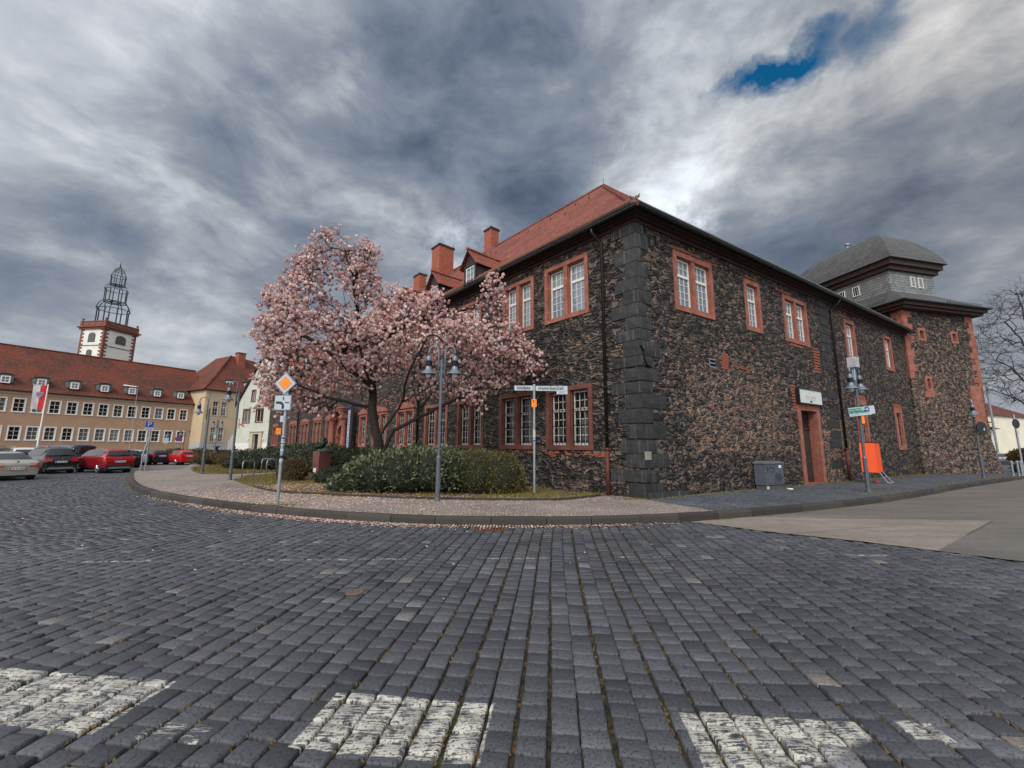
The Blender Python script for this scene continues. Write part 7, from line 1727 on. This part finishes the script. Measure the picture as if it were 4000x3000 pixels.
bl = flo.build('blossom', PETAL, mg); bl['kind'] = 'stuff'; yl = bud.build('young_leaves', BUDL, mg); yl['kind'] = 'stuff'

# bare tree beyond the tower
random.seed(8)
cr2 = [(45.6, 16.4), (44.0, 15.6), (43., 14.2), (42., 12.6), (41.2, 11.4), (40.8, 9.5), (41.0, 7.6), (41.6, 6.3), (43, 5.4), (46, 5.0), (49, 5.6), (51, 8), (51, 12), (49, 15.5), (47, 16.8)]
att = []
while len(att) < 640:
    x = random.uniform(40.5, 51); z = random.uniform(5, 16.8)
    if not inpoly((x, z), cr2): continue
    h = min(4.5, .6+1.2*pdist((x, z), cr2)); y = 35+random.uniform(-h, h); 
    if x > 47 and random.random() < .6: continue
    att.append(Vector((x, y, z)))
X_ = 45.9; limbs = [(None, [(X_, 35, 0), (X_, 35, 3), (X_-.1, 35, 6), (X_-.3, 35, 10), (X_-.3, 35, 14), (X_-.6, 35, 15.8)]), (0, [(X_, 35, 4.6), (44.2, 34.6, 7.2), (42.8, 34.4, 8.6), (41.6, 34.3, 9.1)]), (0, [(X_, 35, 3.6), (44.4, 35.4, 5.8), (43.2, 35.5, 6.4), (41.6, 35.4, 6.9)]), (0, [(X_-.3, 35, 9), (44.4, 34.6, 11.2), (43.2, 34.6, 12.8)]), (0, [(X_, 35, 6), (47.6, 35, 9), (48.8, 35, 12)]), (0, [(X_, 35, 5), (46.2, 33.4, 8), (46.4, 32.4, 11)])]
pos, par, rad, chains, tips = grow(limbs, att, .014, 2.4, jit=.12)
bt_ = thing('bare_tree', 'tall leafless tree with fine twigs at the right edge beyond the tower', 'tree', (X_, 35, 0))
g = G(MT(Vector((-X_, -35, 0)))); tree_mesh(g, pos, rad, chains)
for i, d_ in tips:
    for _ in range(4):
        dv = (d_*.9+Vector((random.gauss(0, .6), random.gauss(0, .6), random.gauss(.15, .5)))).normalized(); p = pos[i]; L = random.uniform(.4, 1.1); m_ = p+dv*L*.5+Vector((random.gauss(0, .06), random.gauss(0, .06), .05)); g.tube([p, m_, p+dv*L+Vector((0, 0, .1*L))], [.010, .008, .004], 3, cap=False)
g.build('trunk', BARK2, bt_, smooth=True)

# ------------------------------------------------------------------ shrubs
def shrub(name, label, cat, ells, leaf, n, ll=.09, lw=.034, core=.86, rough=.14, up_=.4, group=None, z0=.15, curl=.25):
    cx = sum(e[0] for e in ells)/len(ells); cy = sum(e[1] for e in ells)/len(ells); th = thing(name, label, cat, (cx, cy, z0), 0, group); T_ = MT(Vector((-cx, -cy, -z0)))
    g = G(T_)
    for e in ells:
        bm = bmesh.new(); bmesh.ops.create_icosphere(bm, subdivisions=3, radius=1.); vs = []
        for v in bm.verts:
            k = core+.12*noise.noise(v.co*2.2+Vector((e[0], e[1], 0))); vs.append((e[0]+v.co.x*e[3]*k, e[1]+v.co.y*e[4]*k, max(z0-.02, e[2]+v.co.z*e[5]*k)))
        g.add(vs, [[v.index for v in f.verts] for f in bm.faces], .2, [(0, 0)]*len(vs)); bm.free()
    g.build('dark_core', COREM, th)  # solid lumpy core, near-black to stand in for shade between the leaves
    g = G(T_); ar = [e[3]*e[4]+e[3]*e[5]+e[4]*e[5] for e in ells]; tot = sum(ar)
    for e, a_ in zip(ells, ar):
        for _ in range(int(n*a_/tot)):
            v = Vector((random.gauss(0, 1), random.gauss(0, 1), random.gauss(0, 1))).normalized()
            if v.z < -.6: continue
            k = .90+rough*noise.noise(v*3.+Vector((e[0], e[1], e[2])))*1.9+random.uniform(-.13, .07)+(random.uniform(.05, .22) if random.random() < .035 else 0)
            p = Vector((e[0]+v.x*e[3]*k, e[1]+v.y*e[4]*k, e[2]+v.z*e[5]*k))
            if p.z < z0+.01: continue
            if any(e2 is not e and ((p.x-e2[0])/e2[3])**2+((p.y-e2[1])/e2[4])**2+((p.z-e2[2])/e2[5])**2 < .62 for e2 in ells): continue
            d_ = (v*.8+Vector((random.gauss(0, .6), random.gauss(0, .6), random.gauss(up_, .5)))).normalized(); s_ = d_.cross(Vector((random.gauss(0, 1), random.gauss(0, 1), random.gauss(0, .6)))).normalized(); nn_ = d_.cross(s_)
            L = ll*random.uniform(.7, 1.25); w = lw*random.uniform(.8, 1.2)
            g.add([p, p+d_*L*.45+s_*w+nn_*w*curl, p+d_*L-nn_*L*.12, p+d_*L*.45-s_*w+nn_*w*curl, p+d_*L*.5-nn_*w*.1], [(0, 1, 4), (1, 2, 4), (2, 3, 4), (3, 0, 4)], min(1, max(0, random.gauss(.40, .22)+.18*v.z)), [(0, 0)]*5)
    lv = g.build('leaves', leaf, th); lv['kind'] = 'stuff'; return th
random.seed(21)
shrub('laurel_hedge', 'large dark laurel shrub with pointed leaves in front of the magnolia trunk', 'shrub',
      [(-4.95, 12.4, .30, .50, .5, .36), (-4.45, 12.55, .46, .70, .75, .58), (-3.9, 12.5, .62, .85, .95, .70), (-3.1, 12.4, .72, .9, 1.0, .74), (-2.3, 12.4, .76, .85, 1.0, .73), (-1.75, 12.5, .7, .6, .9, .72)], LAUREL, 12500, .125, .030)
shrub('privet_bush', 'rounded yellow-green bush left of the street name post', 'shrub', [(-.98, 12.35, .66, .70, .72, .74), (-.28, 12.25, .62, .62, .66, .76), (.0, 12.3, .45, .42, .5, .5)], PRIVET, 13000, .052, .018)
shrub('laurel_shrub', 'dark laurel growing round the foot of the magnolia', 'shrub', [(-4.7, 15.0, .75, 1.0, .9, .72), (-3.4, 14.6, .78, 1.1, .9, .74), (-2.2, 14.3, .75, 1.0, .8, .72), (-1.1, 13.9, .72, .8, .8, .72)], LAUREL, 9000, .10, .028)
shrub('laurel_shrub', 'dark shrub between the red pedestal and the magnolia trunk', 'shrub', [(-6.9, 17.4, .72, .9, .8, .72), (-5.8, 16.6, .70, 1.0, .8, .70), (-6.3, 15.3, .35, .9, .7, .4)], DARKL, 6500, .10, .03)
shrub('yellow_bush', 'small rounded bronze-yellow bush left of the red pedestal', 'shrub', [(-8.55, 16.3, .50, .56, .52, .52), (-8.3, 15.9, .3, .35, .35, .3)], BROWNL, 6000, .05, .02)
shrub('dark_hedge', 'long dark evergreen hedge behind the bicycle stands', 'hedge', [(-15.0, 23.6, .62, 1.2, .9, .60), (-13.6, 23.2, .68, 1.2, .9, .68), (-12.2, 22.6, .76, 1.2, .9, .74), (-10.9, 21.8, .84, 1.2, .9, .78), (-9.7, 20.8, .86, 1.1, .9, .8), (-8.6, 19.6, .80, 1.0, .9, .76)], DARKL, 9000, .12, .04)
shrub('juniper', 'low brown-green juniper on the further lawn', 'shrub', [(-20.6, 28.4, .48, 1.2, .9, .44), (-19.2, 28.3, .52, 1.0, .9, .55), (-17.8, 27.4, .50, 1.0, .9, .55)], BROWNL, 5000, .12, .03)
shrub('juniper', 'small juniper at the left end of the dark hedge', 'shrub', [(-16.6, 25.0, .5, .9, .8, .55), (-15.9, 24.2, .45, .8, .7, .5)], BROWNL, 3000, .11, .03)
shrub('low_hedge', 'short clipped hedge behind the black hatchback and the red hatchback', 'hedge', [(-38.5, 47.5, .5, 1.6, .5, .55), (-36.6, 48.5, .5, 1.6, .5, .55)], PRIVET, 1500, .16, .06)
shrub('orange_bush', 'shrub with orange-tipped top beyond the bollards', 'shrub', [(47.9, 38.5, .9, 1.4, 1., .75)], BROWNL, 3000, .14, .05)
shrub('verge_bush', 'low green verge bush behind the bollards at the right edge', 'shrub', [(31.6, 25.4, .4, .8, .6, .45), (32.9, 25.9, .4, .9, .6, .5)], DARKL, 2500, .10, .04)
th = thing('bare_shrub', 'leafless brown shrub of upright twigs before the grey-green house', 'shrub', (-17.9, 29.5, .15)); g = G()
for _ in range(90):
    x_, y_ = random.gauss(0, .9), random.gauss(0, .35); p = Vector((x_, y_, 0)); d_ = Vector((random.gauss(0, .25), random.gauss(0, .2), 1)).normalized(); L = random.uniform(.8, 1.35); q_ = p+d_*L*.6; g.tube([p, q_, q_+(d_+Vector((random.gauss(0, .4), 0, 0))).normalized()*L*.4], [.022, .014, .006], 4, cap=False)
    for _k in range(2): e_ = (d_+Vector((random.gauss(0, .7), random.gauss(0, .4), 0))).normalized(); g.tube([q_, q_+e_*L*.35], [.010, .004], 3, cap=False)
g.build('stems', worn('brown_twigs', (.14, .085, .05), .9), th)
# white petals caught on the shrubs
g = G(MT(Vector((0, 0, 0))))
for _ in range(70):
    x_ = random.uniform(-5.2, .2); y_ = random.uniform(11.7, 12.1); z_ = random.uniform(.4, 1.4); petal(x_, y_+.0, z_, random.uniform(.015, .03))
# ------------------------------------------------------------------ survey units -> metres
for me in bpy.data.meshes: me.transform(Matrix.Scale(K, 4))
for o in bpy.data.objects: o.location = o.location*K
sc.render.resolution_x = 1024; sc.render.resolution_y = 768
try: sc.cycles.use_denoising = True
except Exception: pass
print('objects', len(bpy.data.objects), 'faces', sum(len(m.polygons) for m in bpy.data.meshes))
